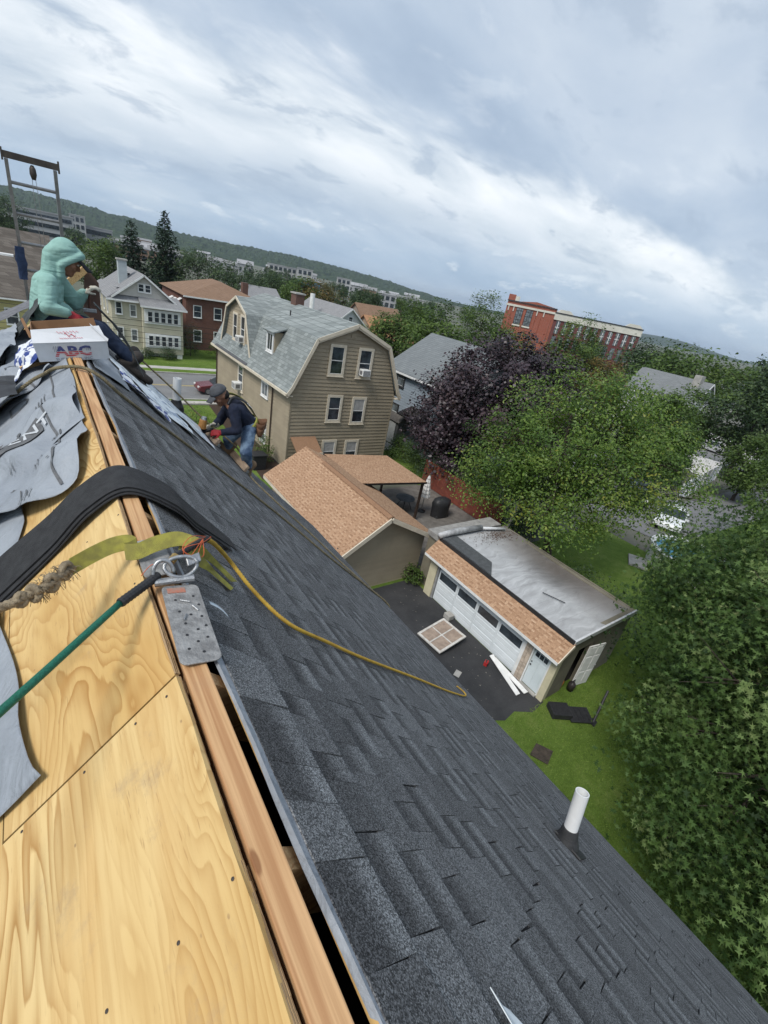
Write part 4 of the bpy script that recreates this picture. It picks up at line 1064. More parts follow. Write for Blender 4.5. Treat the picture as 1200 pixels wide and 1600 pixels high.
# ------------------------------------------------------------ building helpers
X_, Y_, Z_ = Vector((1, 0, 0)), Vector((0, 1, 0)), Vector((0, 0, 1))
def boards(parent, O_, U, Nn, prof, z0, z1, h, mat, th=0.05, name='siding_board', split=True):
    """clapboards; prof(z) -> (u0, u1) extent at height z"""
    O_, U, Nn = Vector(O_), Vector(U), Vector(Nn); z = z0; acc = MB()
    while z < z1 - 0.02:
        zt = min(z+h, z1); a0, a1 = prof(z); b0, b1 = prof(zt - 0.001)
        if a1-a0 > 0.05:
            P = lambda u, q, n: O_ + U*u + Z_*q + Nn*n
            vs = [P(a0, z, 0), P(a1, z, 0), P(a1, z, th), P(a0, z, th), P(b0, zt, 0), P(b1, zt, 0), P(b1, zt, 0.006), P(b0, zt, 0.006)]
            fs = [(0,1,2,3), (4,7,6,5), (0,3,7,4), (1,5,6,2), (3,2,6,7), (0,4,5,1)]
            if split: MB().add(vs, fs).build(name, mat, parent)
            else: acc.add(vs, fs)
        z = zt
    if not split: acc.build('siding', mat, parent)
def window(parent, c, U, Nn, w, h, fmat, glass=GLASS, fw=0.11, rails=1, mull=0, curtain=None, sill=True):
    """sash window centred at c: frame (part) with panes and rails (sub-parts)"""
    c, U, Nn = Vector(c), Vector(U), Vector(Nn)
    def bx(m_, u0, u1, z0, z1, n0, n1): m_.obox(c + U*(u0+u1)/2 + Z_*(z0+z1)/2 + Nn*(n0+n1)/2, U, Nn, Z_, abs(u1-u0)/2, abs(n1-n0)/2, abs(z1-z0)/2)
    f_ = MB(); W2, H2 = w/2, h/2
    bx(f_, -W2-fw, -W2, -H2-fw, H2+fw, 0.0, 0.075); bx(f_, W2, W2+fw, -H2-fw, H2+fw, 0.0, 0.075)
    bx(f_, -W2, W2, H2, H2+fw, 0.0, 0.072); bx(f_, -W2, W2, -H2-fw, -H2, 0.0, 0.072)
    wo = f_.build('window', fmat, parent)
    if sill:
        s_ = MB(); bx(s_, -W2-fw*1.25, W2+fw*1.25, -H2-fw-0.045, -H2-fw, 0.0, 0.11); s_.build('sill', fmat, wo)
    nz = rails+1; nx = mull+1; bw = 0.022
    for i in range(nz):
        for j in range(nx):
            u0 = -W2 + w*j/nx + bw; u1 = -W2 + w*(j+1)/nx - bw; z0 = -H2 + h*i/nz + bw; z1 = -H2 + h*(i+1)/nz - bw
            p_ = MB(); bx(p_, u0, u1, z0, z1, 0.030, 0.038); p_.build('pane', curtain if (curtain and i == nz-1) else glass, wo)
    m_ = MB()
    for i in range(1, nz): bx(m_, -W2+0.001, W2-0.001, -H2+h*i/nz-bw, -H2+h*i/nz+bw, 0.020, 0.055)
    for j in range(1, nx): bx(m_, -W2+w*j/nx-bw, -W2+w*j/nx+bw, -H2+0.001, H2-0.001, 0.020, 0.052)
    for (u0, u1, z0, z1) in ((-W2+0.001, -W2+bw, -H2+.001, H2-.001), (W2-bw, W2-0.001, -H2+.001, H2-.001), (-W2+bw, W2-bw, H2-bw, H2-.001), (-W2+bw, W2-bw, -H2+.001, -H2+bw)): bx(m_, u0, u1, z0, z1, 0.02, 0.056)
    m_.build('sash', WHITE, wo)
    return wo
ACM = M('ac_white', (0.74, 0.74, 0.72), (0.64, 0.64, 0.62), 4, 0.5)
ACG = M('ac_grille', (0.10, 0.10, 0.11), (0.2, 0.2, 0.2), 3, 0.6, stretch=(1, 1, 30))
def aircon(c, U, Nn, label, w=0.62, h=0.42, d=0.5):
    c, U, Nn = Vector(c), Vector(U), Vector(Nn); o = thing('air_conditioner', label, 'air conditioner', c, 'window air conditioners')
    MB().obox(c + Nn*d/2, U, Nn, Z_, w/2, d/2, h/2).build('case', ACM, o, bevel=0.015)
    MB().obox(c + Nn*(d+0.004), U, Nn, Z_, w*0.42, 0.006, h*0.38).build('grille', ACG, o)
    for s_ in (-1, 1): MB().obox(c + Nn*d*0.55 + U*s_*(w/2+0.003), Nn, U, Z_, d*0.28, 0.005, h*0.3).build('side_vent', ACG, o)
    for k in range(5): MB().obox(c + Nn*(d+0.012) + Z_*(h*0.38*(k-2)/2.5), U, Nn, Z_, w*0.42, 0.004, 0.008).build('fin', ACM, o)
def slab(parent, pts, th, mat, name='roof'):
    """roof slab: polygon extruded down along its normal"""
    P = [Vector(p) for p in pts]; n = (P[1]-P[0]).cross(P[2]-P[0]).normalized()
    if n.z < 0: n = -n
    return MB().prism(P, -n*th).build(name, mat, parent)
def bar(parent, a, b_, w, h, mat, name):
    """trim board from a to b (w sideways, h vertical)"""
    a, b_ = Vector(a), Vector(b_); d = (b_-a); s = d.cross(Z_); s = s.normalized() if s.length > 1e-6 else X_; u = s.cross(d).normalized()
    return MB().obox((a+b_)/2, d, s, u, d.length/2, w/2, h/2).build(name, mat, parent)

# ------------------------------------------------------------ gambrel house
GH = thing('gambrel_house', 'beige clapboard house with grey gambrel roof next to the tan roofed garage', 'house', (16.3, 34, 0))
SIDG = M('beige_siding', (0.335, 0.280, 0.198), (0.285, 0.238, 0.168), 0.8, 0.7, var=0.05)
SIDG2 = M('beige_siding_side', (0.335, 0.280, 0.198), (0.285, 0.238, 0.168), 0.8, 0.7, var=0.05)
GROOF = mat_tabroof('gambrel_slates', (0.185, 0.205, 0.20), (0.315, 0.34, 0.33), (0.105, 0.118, 0.118), 0.25, 0.46)
gx0, gx1, gy0, gy1, ez = 12.3, 20.3, 26.0, 41.5, 5.32
bz, pz, bxl, bxr, pxm = 8.48, 9.52, 13.66, 18.98, 16.35
def gprof(z):
    if z <= ez: return (gx0, gx1)
    if z <= bz: t = (z-ez)/(bz-ez); return (lerp(gx0, bxl, t), lerp(gx1, bxr, t))
    t = min(1, (z-bz)/(pz-bz)); return (lerp(bxl, pxm, t), lerp(bxr, pxm, t))
core = [(gx0, gy0, 0), (gx1, gy0, 0), (gx1, gy0, ez), (bxr, gy0, bz), (pxm, gy0, pz), (bxl, gy0, bz), (gx0, gy0, ez)]
MB().prism([(x + (0.02 if x < 16 else -0.02), y+0.02, z - (0.05 if z > 0 else 0)) for x, y, z in core], (0, gy1-gy0-0.04, 0)).build('wall', SIDG, GH)
boards(GH, (0, gy0+0.02, 0), X_, -Y_, gprof, 0.0, pz-0.12, 0.235, SIDG)
boards(GH, (gx0+0.02, 0, 0), Y_, -X_, lambda z: (gy0, gy1), 0.0, ez-0.02, 0.235, SIDG2)
for cx, cy in ((gx0, gy0), (gx1, gy0)): MB().box(cx-0.05, cx+0.05, cy-0.035, cy+0.06, 0, ez-0.1).build('corner_board', SIDG, GH)
oh = 0.32; dyn = gy0-0.30
def rp(x, z, y): return (x, y, z)
PR = [(gx0-0.42, ez-0.16), (gx0-0.10, ez+0.28), (bxl-0.05, bz+0.10), (pxm, pz+0.16), (bxr+0.05, bz+0.10), (gx1+0.10, ez+0.28), (gx1+0.42, ez-0.16)]
for i in range(6):
    (xa, za), (xb, zb) = PR[i], PR[i+1]
    slab(GH, [(xa, dyn, za), (xb, dyn, zb), (xb, gy1+0.2, zb), (xa, gy1+0.2, za)], 0.10, GROOF, 'roof_slope')
    bar(GH, (xa, dyn-0.02, za-0.10), (xb, dyn-0.02, zb-0.10), 0.05, 0.20, CREAM, 'rake_board')
    bar(GH, (xa, dyn+0.03, za-0.25), (xb, dyn+0.03, zb-0.25), 0.05, 0.12, CREAM, 'rake_board')
bar(GH, (gx0-0.46, dyn, ez-0.24), (gx0-0.46, gy1, ez-0.24), 0.14, 0.16, CREAM, 'gutter')
MB().box(gx0-0.40, gx0-0.02, dyn+0.02, gy1, ez-0.36, ez-0.31).build('soffit', CREAM, GH)
MB().box(gx1+0.02, gx1+0.40, dyn+0.02, gy1, ez-0.36, ez-0.31).build('soffit', CREAM, GH)
# gable windows
CURT = M('curtain', (0.42, 0.41, 0.39), (0.33, 0.32, 0.31), 4, 0.8)
for (cx, cz, w, h, cur) in ((15.22, 7.32, 0.86, 1.66, None), (17.36, 7.27, 0.86, 1.66, None), (15.46, 4.18, 0.84, 1.55, None), (17.40, 4.05, 0.84, 1.60, CURT), (15.45, 1.10, 0.84, 1.40, CURT), (17.30, 1.05, 0.84, 1.40, CURT)):
    window(GH, (cx, gy0-0.008, cz), X_, -Y_, w, h, CREAM, GLASS, 0.16, 1, 0, cur)
aircon((17.32, gy0-0.02, 6.72), X_, -Y_, 'window air conditioner in the upper right window of the beige gable')
MB().box(16.05, 16.38, gy0-0.04, gy0-0.004, 8.72, 9.05).build('gable_vent', SIDG, GH)
# side windows
window(GH, (gx0-0.008, 35.15, 3.75), -Y_, -X_, 0.95, 1.75, CREAM, GLASS, 0.15, 2, 0)
aircon((gx0-0.02, 35.3, 3.15), -Y_, -X_, 'window air conditioner low on the side wall of the beige house', 0.75, 0.5, 0.55)
window(GH, (gx0-0.008, 30.2, 4.22), -Y_, -X_, 1.0, 0.82, WHITE, GLASSL, 0.13, 0, 1)
window(GH, (gx0-0.008, 30.1, 1.15), -Y_, -X_, 0.9, 1.2, WHITE, GLASSL, 0.12, 1, 0)
PIPEB = M('brown_downspout', (0.045, 0.028, 0.020), (0.06, 0.04, 0.03), 4, 0.5)
for yy in (28.75, 41.2): MB().tube([(gx0-0.40, yy, ez-0.3), (gx0-0.09, yy, ez-0.62), (gx0-0.09, yy, 0.05)], 0.05, 8).build('downspout', PIPEB, GH)
# cross gable facing the driveway
cy0, cyb0, cym, cyb1, cy1 = 33.35, 34.75, 36.9, 39.0, 40.3; xf = 12.55; cbz, cpz = 8.42, 9.30
cpoly = [(xf, cy0, 5.30), (xf, cyb0, cbz), (xf, cym, cpz), (xf, cyb1, cbz), (xf, cy1, 5.30)]
MB().prism([(x+0.02, y, z) for x, y, z in cpoly], (3.0, 0, 0)).build('cross_gable_wall', SIDG, GH)
def cprof(z):
    if z <= cbz: t = (z-5.3)/(cbz-5.3); return (lerp(cy0, cyb0, t), lerp(cy1, cyb1, t))
    t = min(1, (z-cbz)/(cpz-cbz)); return (lerp(cyb0, cym, t), lerp(cyb1, cym, t))
boards(GH, (xf+0.02, 0, 0), Y_, -X_, cprof, 5.62, cpz-0.1, 0.235, SIDG2)
CP = [(cy0-0.12, 5.30), (cyb0-0.08, cbz+0.12), (cym, cpz+0.16), (cyb1+0.08, cbz+0.12), (cy1+0.12, 5.30)]
for i in range(4):
    (ya, za), (yb, zb) = CP[i], CP[i+1]
    slab(GH, [(xf-0.28, ya, za), (xf-0.28, yb, zb), (16.3, yb, zb), (16.3, ya, za)], 0.10, GROOF, 'cross_roof_slope')
    bar(GH, (xf-0.30, ya, za-0.10), (xf-0.30, yb, zb-0.10), 0.05, 0.18, CREAM, 'rake_board')
slab(GH, [(gx0-0.5, cy0-0.3, ez-0.12), (gx0-0.5, cy1+0.2, ez-0.12), (xf+0.05, cy1+0.2, ez+0.36), (xf+0.05, cy0-0.3, ez+0.36)], 0.08, M('dark_pent_roof', (0.10, 0.105, 0.11), (0.07, 0.07, 0.075), 8, 0.9), 'pent_roof')
window(GH, (xf-0.01, 37.5, 7.2), -Y_, -X_, 0.78, 1.75, CREAM, GLASS, 0.15, 1, 0)
window(GH, (xf-0.01, 35.75, 7.25), -Y_, -X_, 0.78, 1.75, CREAM, GLASS, 0.15, 1, 0)
aircon((xf-0.02, 35.75, 6.55), -Y_, -X_, 'window air conditioner in the cross gable of the beige house', 0.7, 0.45, 0.5)
# shed dormer
dx0 = 12.72
MB().box(dx0+0.01, 13.9, 30.15, 31.55, 6.6, 8.02).build('dormer_wall', SIDG, GH)
window(GH, (dx0, 30.85, 7.32), -Y_, -X_, 0.85, 1.05, WHITE, GLASS, 0.16, 0, 1)
slab(GH, [(dx0-0.25, 29.95, 8.05), (dx0-0.25, 31.75, 8.05), (14.6, 31.75, 8.72), (14.6, 29.95, 8.72)], 0.09, GROOF, 'dormer_roof')
BRK = mat_brick('chimney_brick', (0.16, 0.07, 0.05), (0.10, 0.05, 0.04), (0.16, 0.13, 0.11))
ch = MB(); ch.box(16.05, 16.75, 34.6, 35.5, 9.0, 10.35); ch.build('chimney', BRK, GH)
MB().box(15.98, 16.82, 34.53, 35.57, 10.352, 10.45).build('chimney_cap', CONC, GH)
MB().tube([(14.7, 32.4, 8.7), (14.7, 32.4, 9.35)], 0.05, 8).build('vent_stub', BLACK, GH)
# small tan porch canopy on the gable
slab(GH, [(12.5, 24.75, 1.55), (14.3, 24.75, 1.55), (14.3, 25.97, 2.25), (12.5, 25.97, 2.25)], 0.08, TAN, 'porch_roof')
bar(GH, (12.45, 24.72, 1.48), (14.35, 24.72, 1.48), 0.05, 0.14, CREAM, 'porch_fascia')
# planter and bin by the wall
o = thing('storage_bin', 'black plastic bin by the wall of the beige house', 'bin', (10.5, 26.4, 0))
MB().prism([(10.15, 26.0, 0), (10.95, 26.0, 0), (11.0, 26.0, 0.95), (10.1, 26.0, 0.95)], (0, 0.8, 0)).build('body', BLACK, o, bevel=0.04)
MB().box(10.06, 11.04, 25.96, 26.86, 0.952, 1.03).build('lid', BLACK, o, bevel=0.02)

# ------------------------------------------------------------ tan roofed garage between the houses
SH = thing('tan_garage', 'beige garage with tan shingled gable roof beside the driveway', 'garage', (11.0, 17, 0))
SIDS = M('garage_siding', (0.335, 0.280, 0.198), (0.285, 0.238, 0.168), 0.9, 0.7, var=0.04)
sx0, sx1, sy0, sy1, sez, spz, spx = 9.0, 13.3, 12.75, 20.3, 2.42, 3.62, 10.85
def sprof(z):
    if z <= sez: return (sx0, sx1)
    t = min(1, (z-sez)/(spz-sez)); return (lerp(sx0, spx, t), lerp(sx1, spx, t))
MB().prism([(sx0+0.02, sy0+0.02, 0), (sx1-0.02, sy0+0.02, 0), (sx1-0.02, sy0+0.02, sez-0.03), (spx, sy0+0.02, spz-0.06), (sx0+0.02, sy0+0.02, sez-0.03)], (0, sy1-sy0-0.04, 0)).build('wall', SIDS, SH)
boards(SH, (0, sy0+0.02, 0), X_, -Y_, sprof, 0.0, spz-0.05, 0.155, SIDS, 0.034)
boards(SH, (sx0+0.02, 0, 0), Y_, -X_, lambda z: (sy0, sy1), 0.0, sez-0.02, 0.155, SIDS, 0.034)
tanL = (spz-sez)/(spx-sx0); tanR = (spz-sez)/(sx1-spx); yA, yB = sy0-0.32, sy1+0.3
xl, xr = sx0-0.42, sx1+0.42; zl, zr = sez-0.42*tanL, sez-0.42*tanR
for (xa, za) in ((xl, zl), (xr, zr)):
    slab(SH, [(xa, yA, za+0.08), (spx, yA, spz+0.08), (spx, yB, spz+0.08), (xa, yB, za+0.08)], 0.09, DARK, 'roof_deck')
    bar(SH, (xa, yA-0.03, za-0.02), (spx, yA-0.03, spz-0.02), 0.05, 0.19, CREAM, 'rake_board')
    bar(SH, (xa + (0.02 if xa < spx else -0.02), yA+0.02, za-0.03), (xa + (0.02 if xa < spx else -0.02), yB, za-0.03), 0.05, 0.15, CREAM, 'fascia')
def roof_frame(ex, ez_, px, pz_):
    """slope frame of a roof whose ridge is (px, pz_) and eave (ex, ez_): down vector, normal"""
    D_ = Vector((ex-px, 0, ez_-pz_)); Ls = D_.length; D_.normalize(); N_ = Vector((-D_.z, 0, D_.x)) if D_.x > 0 else Vector((D_.z, 0, -D_.x))
    return D_, N_, Ls
for ex, ez_ in ((xl, zl), (xr, zr)):
    D_, N_, Ls = roof_frame(ex, ez_+0.085, spx, spz+0.085)
    def plc(s, y, D_=D_, N_=N_): return Matrix(((D_.x*1.0, 0, N_.x*1.6, spx + s*D_.x), (0, 1, 0, y), (D_.z, 0, N_.z*1.6, spz+0.085 + s*D_.z), (0, 0, 0, 1)))
    lay_shingles(plc, 0.0, Ls+0.02, yA, yB, SH_VAR, SH, 150, lambda s, y: -y, matobj=TAN, seed=5 if ex < spx else 6)
for k in range(20):
    y = yA + 0.3*k + 0.02
    if y + 0.3 < yB: MB().prism([(spx-0.16, y, spz+0.045), (spx, y, spz+0.135), (spx+0.16, y, spz+0.065), (spx+0.16, y, spz+0.055), (spx, y, spz+0.120), (spx-0.16, y, spz+0.035)], (0, 0.298, 0)).build('ridge_cap', TAN, SH)
MB().tube([(8.75, 12.9, 2.35), (8.75, 12.9, 0.1)], 0.05, 8).build('downspout', BLACK, SH)
# patio roof behind it
PT = thing('patio_roof', 'tan shingled patio roof on posts behind the garage', 'patio roof', (15.3, 19, 0))
D_ = Vector((15.9-13.2, 0, 2.55-2.95)).normalized()
slab(PT, [(12.45, 17.2, 2.90), (17.05, 17.2, 2.55), (17.05, 21.3, 2.55), (12.45, 21.3, 2.90)], 0.10, DARK, 'roof_deck')
Dp, Np, Lp_ = roof_frame(17.05, 2.56, 12.45, 2.91)
def plp(s, y): return Matrix(((Dp.x, 0, Np.x*1.6, 12.45+s*Dp.x), (0, 1, 0, y), (Dp.z, 0, Np.z*1.6, 2.91+s*Dp.z), (0, 0, 0, 1)))
lay_shingles(plp, 0.0, Lp_, 17.2, 21.3, SH_VAR, PT, 90, lambda s, y: s, matobj=TAN, seed=9)
for (x, y) in ((16.9, 17.4), (16.9, 21.1), (14.0, 21.1)): MB().box(x-0.06, x+0.06, y-0.06, y+0.06, 0.012, 2.5).build('post', PIPEB, PT)
sheet('patio', [(13.35, 12.6), (21.2, 12.6), (21.2, 21.6), (13.35, 21.6)], 0.010, M('patio_pavers', (0.17, 0.155, 0.14), (0.11, 0.10, 0.09), 2.5, 0.85, 0.3, 30))
# red fence
FE = thing('board_fence', 'red brown board fence behind the patio', 'fence', (21.2, 18, 0))
REDF = M('red_fence', (0.20, 0.055, 0.035), (0.14, 0.04, 0.028), 3, 0.8, var=0.12)
for k in range(52):
    y = 14.4 + 0.145*k
    MB().box(21.1, 21.125, y, y+0.138, 0.05, 1.85 + rnd.uniform(-0.015, 0.015)).build('board', REDF, FE)
for zz in (0.4, 1.5): MB().box(21.126, 21.17, 14.4, 21.95, zz, zz+0.09).build('rail', REDF, FE)
# closed parasol, covered barbecue, patio furniture
o = thing('parasol', 'closed white striped patio umbrella', 'umbrella', (18.1, 18.2, 0))
m, t, bs = new_mat('striped_canvas')
zz_ = t.sep(t.coord('Object'))[2]
t.put(bs.inputs['Base Color'], t.mix(t.smooth(t.math('SINE', t.math('MULTIPLY', zz_, 26.0)), 0.4, 0.6), (0.72, 0.71, 0.69), (0.40, 0.38, 0.37))); setp(bs, rough=0.8)
mb = MB(); vs, fs = [], []
for i, (r_, z_) in enumerate(((0.05, 2.45), (0.10, 2.2), (0.17, 1.7), (0.24, 1.25), (0.28, 1.05))):
    for k in range(24):
        a_ = 2*math.pi*k/24; rr_ = r_*(1 + 0.22*math.cos(8*a_)*(i > 0)); vs.append((18.1+rr_*math.cos(a_), 18.2+rr_*math.sin(a_), z_))
for i in range(4):
    for k in range(24): fs.append((i*24+k, (i+1)*24+k, (i+1)*24+(k+1) % 24, i*24+(k+1) % 24))
fs.append(tuple(range(24))); mb.add(vs, fs).build('canopy', m, o)
MB().tube([(18.1, 18.2, 0.1), (18.1, 18.2, 2.6)], 0.025, 8).build('pole', STEEL, o)
MB().lathe([(0.26, 0.012), (0.26, 0.07), (0.05, 0.16)], (18.1, 18.2, 0), 16).build('base', BLACK, o)
o = thing('covered_grill', 'black covered barbecue grill by the red fence', 'grill', (18.9, 17.4, 0))
mb = MB(); vs, fs = [], []
for i, (r_, z_) in enumerate(((0.50, 0.02), (0.50, 0.6), (0.54, 0.85), (0.48, 1.1), (0.30, 1.22), (0.05, 1.26))):
    for k in range(20):
        a_ = 2*math.pi*k/20; q_ = r_*(1+0.05*math.sin(5*a_+i)); vs.append((18.9+q_*1.25*math.cos(a_), 17.4+q_*0.85*math.sin(a_), z_))
for i in range(5):
    for k in range(20): fs.append((i*20+k, i*20+(k+1) % 20, (i+1)*20+(k+1) % 20, (i+1)*20+k))
fs.append(tuple(range(100, 120))); mb.add(vs, fs).build('cover', BLACK, o, smooth=True)
for s_ in (-1, 1): MB().tube([(18.9+s_*0.45-0.05, 17.4-0.28, 0.09), (18.9+s_*0.45+0.05, 17.4-0.28, 0.09)], 0.085, 12).build('wheel', RUB, o)
o = thing('patio_table', 'dark round patio table with chairs under the patio roof edge', 'table', (17.2, 18.6, 0))
MB().lathe([(0.6, 0.70), (0.6, 0.73)], (17.2, 18.9, 0), 24).build('table_top', M('smoked_glass', (0.08, 0.09, 0.10), (0.12, 0.13, 0.14), 4, 0.15), o)
for k in range(4):
    a_ = R(45+90*k); MB().tube([(17.2+0.15*math.cos(a_), 18.9+0.15*math.sin(a_), 0.7), (17.2+0.5*math.cos(a_), 18.9+0.5*math.sin(a_), 0.012)], 0.02, 6).build('leg', BLACK, o)

# ------------------------------------------------------------ flat roofed garage with the white door
GA = thing('flat_garage', 'flat roofed garage with silver roof, white sectional door and tan shingle strip', 'garage', (15, 8, 0))
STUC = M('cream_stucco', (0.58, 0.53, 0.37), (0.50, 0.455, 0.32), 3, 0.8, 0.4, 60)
STUD = M('shaded_stucco', (0.20, 0.18, 0.135), (0.15, 0.135, 0.10), 1.5, 0.85, 0.4, 50)  # the cream stucco darkened: shade of the side wall painted into the colour
fx = 12.9; ga0, ga1, gb = 4.78, 11.55, 17.35
w_ = MB()
w_.box(fx+0.02, fx+0.2, ga0, 5.02, 0, 2.45); w_.box(fx+0.02, fx+0.2, 5.80, 6.0, 0, 2.0); w_.box(fx+0.02, fx+0.2, 11.02, ga1, 0, 2.45); w_.box(fx+0.02, fx+0.2, 5.02, 11.02, 2.02, 2.45)
w_.build('front_wall', STUC, GA)
MB().box(fx-0.06, fx+0.019, ga0-0.02, ga0+0.22, 0, 2.42).build('corner_post', STUC, GA)
MB().box(fx-0.05, fx+0.019, 11.10, ga1, 0, 2.25).build('corner_post', STUC, GA)
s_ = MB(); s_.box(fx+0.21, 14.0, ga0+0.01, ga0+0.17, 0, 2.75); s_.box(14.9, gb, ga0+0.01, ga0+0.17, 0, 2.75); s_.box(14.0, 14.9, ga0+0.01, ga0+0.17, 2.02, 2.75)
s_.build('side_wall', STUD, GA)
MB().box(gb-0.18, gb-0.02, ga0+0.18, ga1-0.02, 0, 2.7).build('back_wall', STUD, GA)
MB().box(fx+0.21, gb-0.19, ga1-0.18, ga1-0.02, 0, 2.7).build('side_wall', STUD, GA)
MB().box(fx+0.21, gb-0.19, ga0+0.18, ga1-0.19, 0.002, 0.03).build('floor', DARK, GA)
# sectional door: 4 rows x 4 columns of panels, one row of lights
DOORW = M('door_white', (0.70, 0.74, 0.76), (0.62, 0.66, 0.68), 1.2, 0.45)
d0, d1 = 6.22, 10.98; dz1 = 2.0
MB().box(fx+0.06, fx+0.10, d0, d1, 0.02, dz1).build('door_leaf', DOORW, GA)
cw = (d1-d0)/4; rh = (dz1-0.04)/4
for i in range(4):
    for j in range(4):
        y0_, y1_ = d0+cw*j+0.05, d0+cw*(j+1)-0.05; z0_, z1_ = 0.03+rh*i+0.03, 0.03+rh*(i+1)-0.03
        if i == 2:
            MB().box(fx+0.045, fx+0.059, y0_, y1_, z0_, z0_+0.06).build('door_panel', DOORW, GA, bevel=0.008)
            MB().box(fx+0.052, fx+0.0585, y0_+0.03, y1_-0.03, z0_+0.09, z1_+0.02).build('door_light', GLASS, GA)
        else:
            for q in range(2):
                za_, zb_ = lerp(z0_, z1_, q/2)+0.008, lerp(z0_, z1_, (q+1)/2)-0.008
                MB().box(fx+0.042, fx+0.059, y0_, y1_, za_, zb_).build('door_panel', DOORW, GA, bevel=0.010)
for j in range(1, 4): MB().box(fx+0.038, fx+0.059, d0+cw*j-0.022, d0+cw*j+0.022, 0.03, dz1-0.02).build('door_stile', DOORW, GA)
for (a_, e_) in ((d0-0.13, d0-0.01), (d1+0.01, d1+0.13)): MB().box(fx+0.0, fx+0.10, a_, e_, 0, dz1+0.03).build('door_jamb', WHITE if a_ < 7 else M('grey_jamb', (0.30, 0.30, 0.30), (0.2, 0.2, 0.2), 3, 0.6), GA)
MB().box(fx-0.02, fx+0.10, d0-0.13, d1+0.13, dz1+0.031, dz1+0.15).build('door_header', WHITE, GA)
# brick pier: individual bricks
PB = M('pale_brick', (0.52, 0.44, 0.36), (0.42, 0.34, 0.27), 20, 0.85, 0.3, 60, var=0.18)
MB().box(fx+0.005, fx+0.019, 5.80, 6.09, 0, 2.02).build('pier_mortar', CONC, GA)
mb_b = MB().box(-0.011, 0.009, -0.066, 0.066, -0.028, 0.028).mesh('brick'); mb_b.materials.append(PB)
for r_ in range(30):
    for c_ in range(2):
        yy = 5.875 + 0.143*c_ + (0.0 if r_ % 2 else 0.0)
        o = bpy.data.objects.new('brick', mb_b); COL.objects.link(o); o.parent = GA; o.matrix_parent_inverse = GA.matrix_basis.inverted()
        o.location = (fx-0.004+rnd.uniform(-0.002, 0.002), yy, 0.035 + 0.067*r_)
# side door with six lights
DOORP = M('entry_door', (0.62, 0.68, 0.70), (0.55, 0.61, 0.63), 1.5, 0.4)
ed = MB().box(fx+0.04, fx+0.085, 5.07, 5.74, 0.06, 1.96).build('entry_door', DOORP, GA)
for i in range(2):
    for j in range(3): MB().box(fx+0.030, fx+0.0395, 5.15+0.18*j, 5.30+0.18*j, 1.42+0.22*i, 1.61+0.22*i).build('pane', GLASS, ed)
for j in range(2):
    MB().box(fx+0.026, fx+0.0395, 5.14+0.28*j, 5.38+0.28*j, 0.16, 1.28).build('panel', DOORP, ed, bevel=0.012)
MB().ball((fx+0.005, 5.68, 0.98), 0.032).build('knob', BLACK, ed); MB().ball((fx+0.010, 5.68, 1.12), 0.024).build('lock', BLACK, ed)
for (a_, e_) in ((5.021, 5.065), (5.745, 5.795)): MB().box(fx-0.015, fx+0.10, a_, e_, 0, 2.0).build('door_frame', WHITE, GA)
MB().box(fx-0.015, fx+0.10, 5.066, 5.744, 1.97, 2.02).build('door_frame', WHITE, GA)
MB().box(fx-0.12, fx+0.02, 5.03, 5.79, 0.0, 0.055).build('threshold', CONC, GA)
# sloping tan shingle strip over the front
a_ = Vector((fx-0.42, 0, 2.17)); c_ = Vector((fx+0.22, 0, 2.70)); D_ = (a_-c_); Ls = D_.length; D_.normalize(); N_ = Vector((D_.z, 0, -D_.x))
MB().prism([a_+Vector((0, ga0-0.12, 0)), c_+Vector((0, ga0-0.12, 0)), c_+Vector((0, ga0-0.12, -0.2)), a_+Vector((0, ga0-0.12, -0.06))], (0, ga1-ga0+0.24, 0)).build('canopy', DARK, GA)
def plg(s, y): return Matrix(((D_.x, 0, N_.x*1.5, c_.x+s*D_.x), (0, 1, 0, y), (D_.z, 0, N_.z*1.5, c_.z+s*D_.z), (0, 0, 0, 1)))
lay_shingles(plg, -0.01, Ls+0.02, ga0-0.12, ga1+0.12, SH_VAR, GA, 60, lambda s, y: -y, matobj=TAN, seed=12)
MB().box(fx-0.445, fx-0.42, ga0-0.12, ga1+0.12, 2.05, 2.16).build('canopy_fascia', WHITE, GA)
bar(GA, a_+Vector((0, ga0-0.135, -0.05)), c_+Vector((0, ga0-0.135, -0.05)), 0.03, 0.14, CREAM, 'canopy_rake')
# flat roof, gently sagging
MEM = mat_membrane()
mb = MB().grid(lambda u, v: (lerp(fx+0.24, gb+0.05, u), lerp(ga0-0.02, ga1+0.05, v), 2.80 - 0.10*u + 0.035*math.sin(5*u)*math.sin(4*v) - 0.05*math.sin(math.pi*u)*math.sin(math.pi*v) + 0.003*math.sin(31*v+7*u)), 30, 36)
mb.build('flat_roof', MEM, GA, smooth=True)
MB().box(fx+0.10, gb+0.02, ga0, ga1, 2.48, 2.56).build('roof_deck', DARK, GA)
ALU = M('aluminium_edge', (0.62, 0.63, 0.64), (0.50, 0.51, 0.52), 6, 0.45)
MB().box(fx+0.22, gb+0.08, ga0-0.10, ga0-0.025, 2.62, 2.815).build('roof_edge', ALU, GA, bevel=0.01)
MB().box(fx+0.18, fx+0.239, ga0-0.08, ga1+0.05, 2.68, 2.83).build('roof_edge', M('black_edge', (0.03, 0.03, 0.032), (0.02, 0.02, 0.02), 5, 0.6), GA)
MB().box(gb+0.051, gb+0.11, ga0-0.1, ga1+0.1, 2.5, 2.72).build('roof_edge', STUD, GA)
PATCH = M('dark_membrane', (0.085, 0.09, 0.092), (0.06, 0.063, 0.065), 6, 0.7)
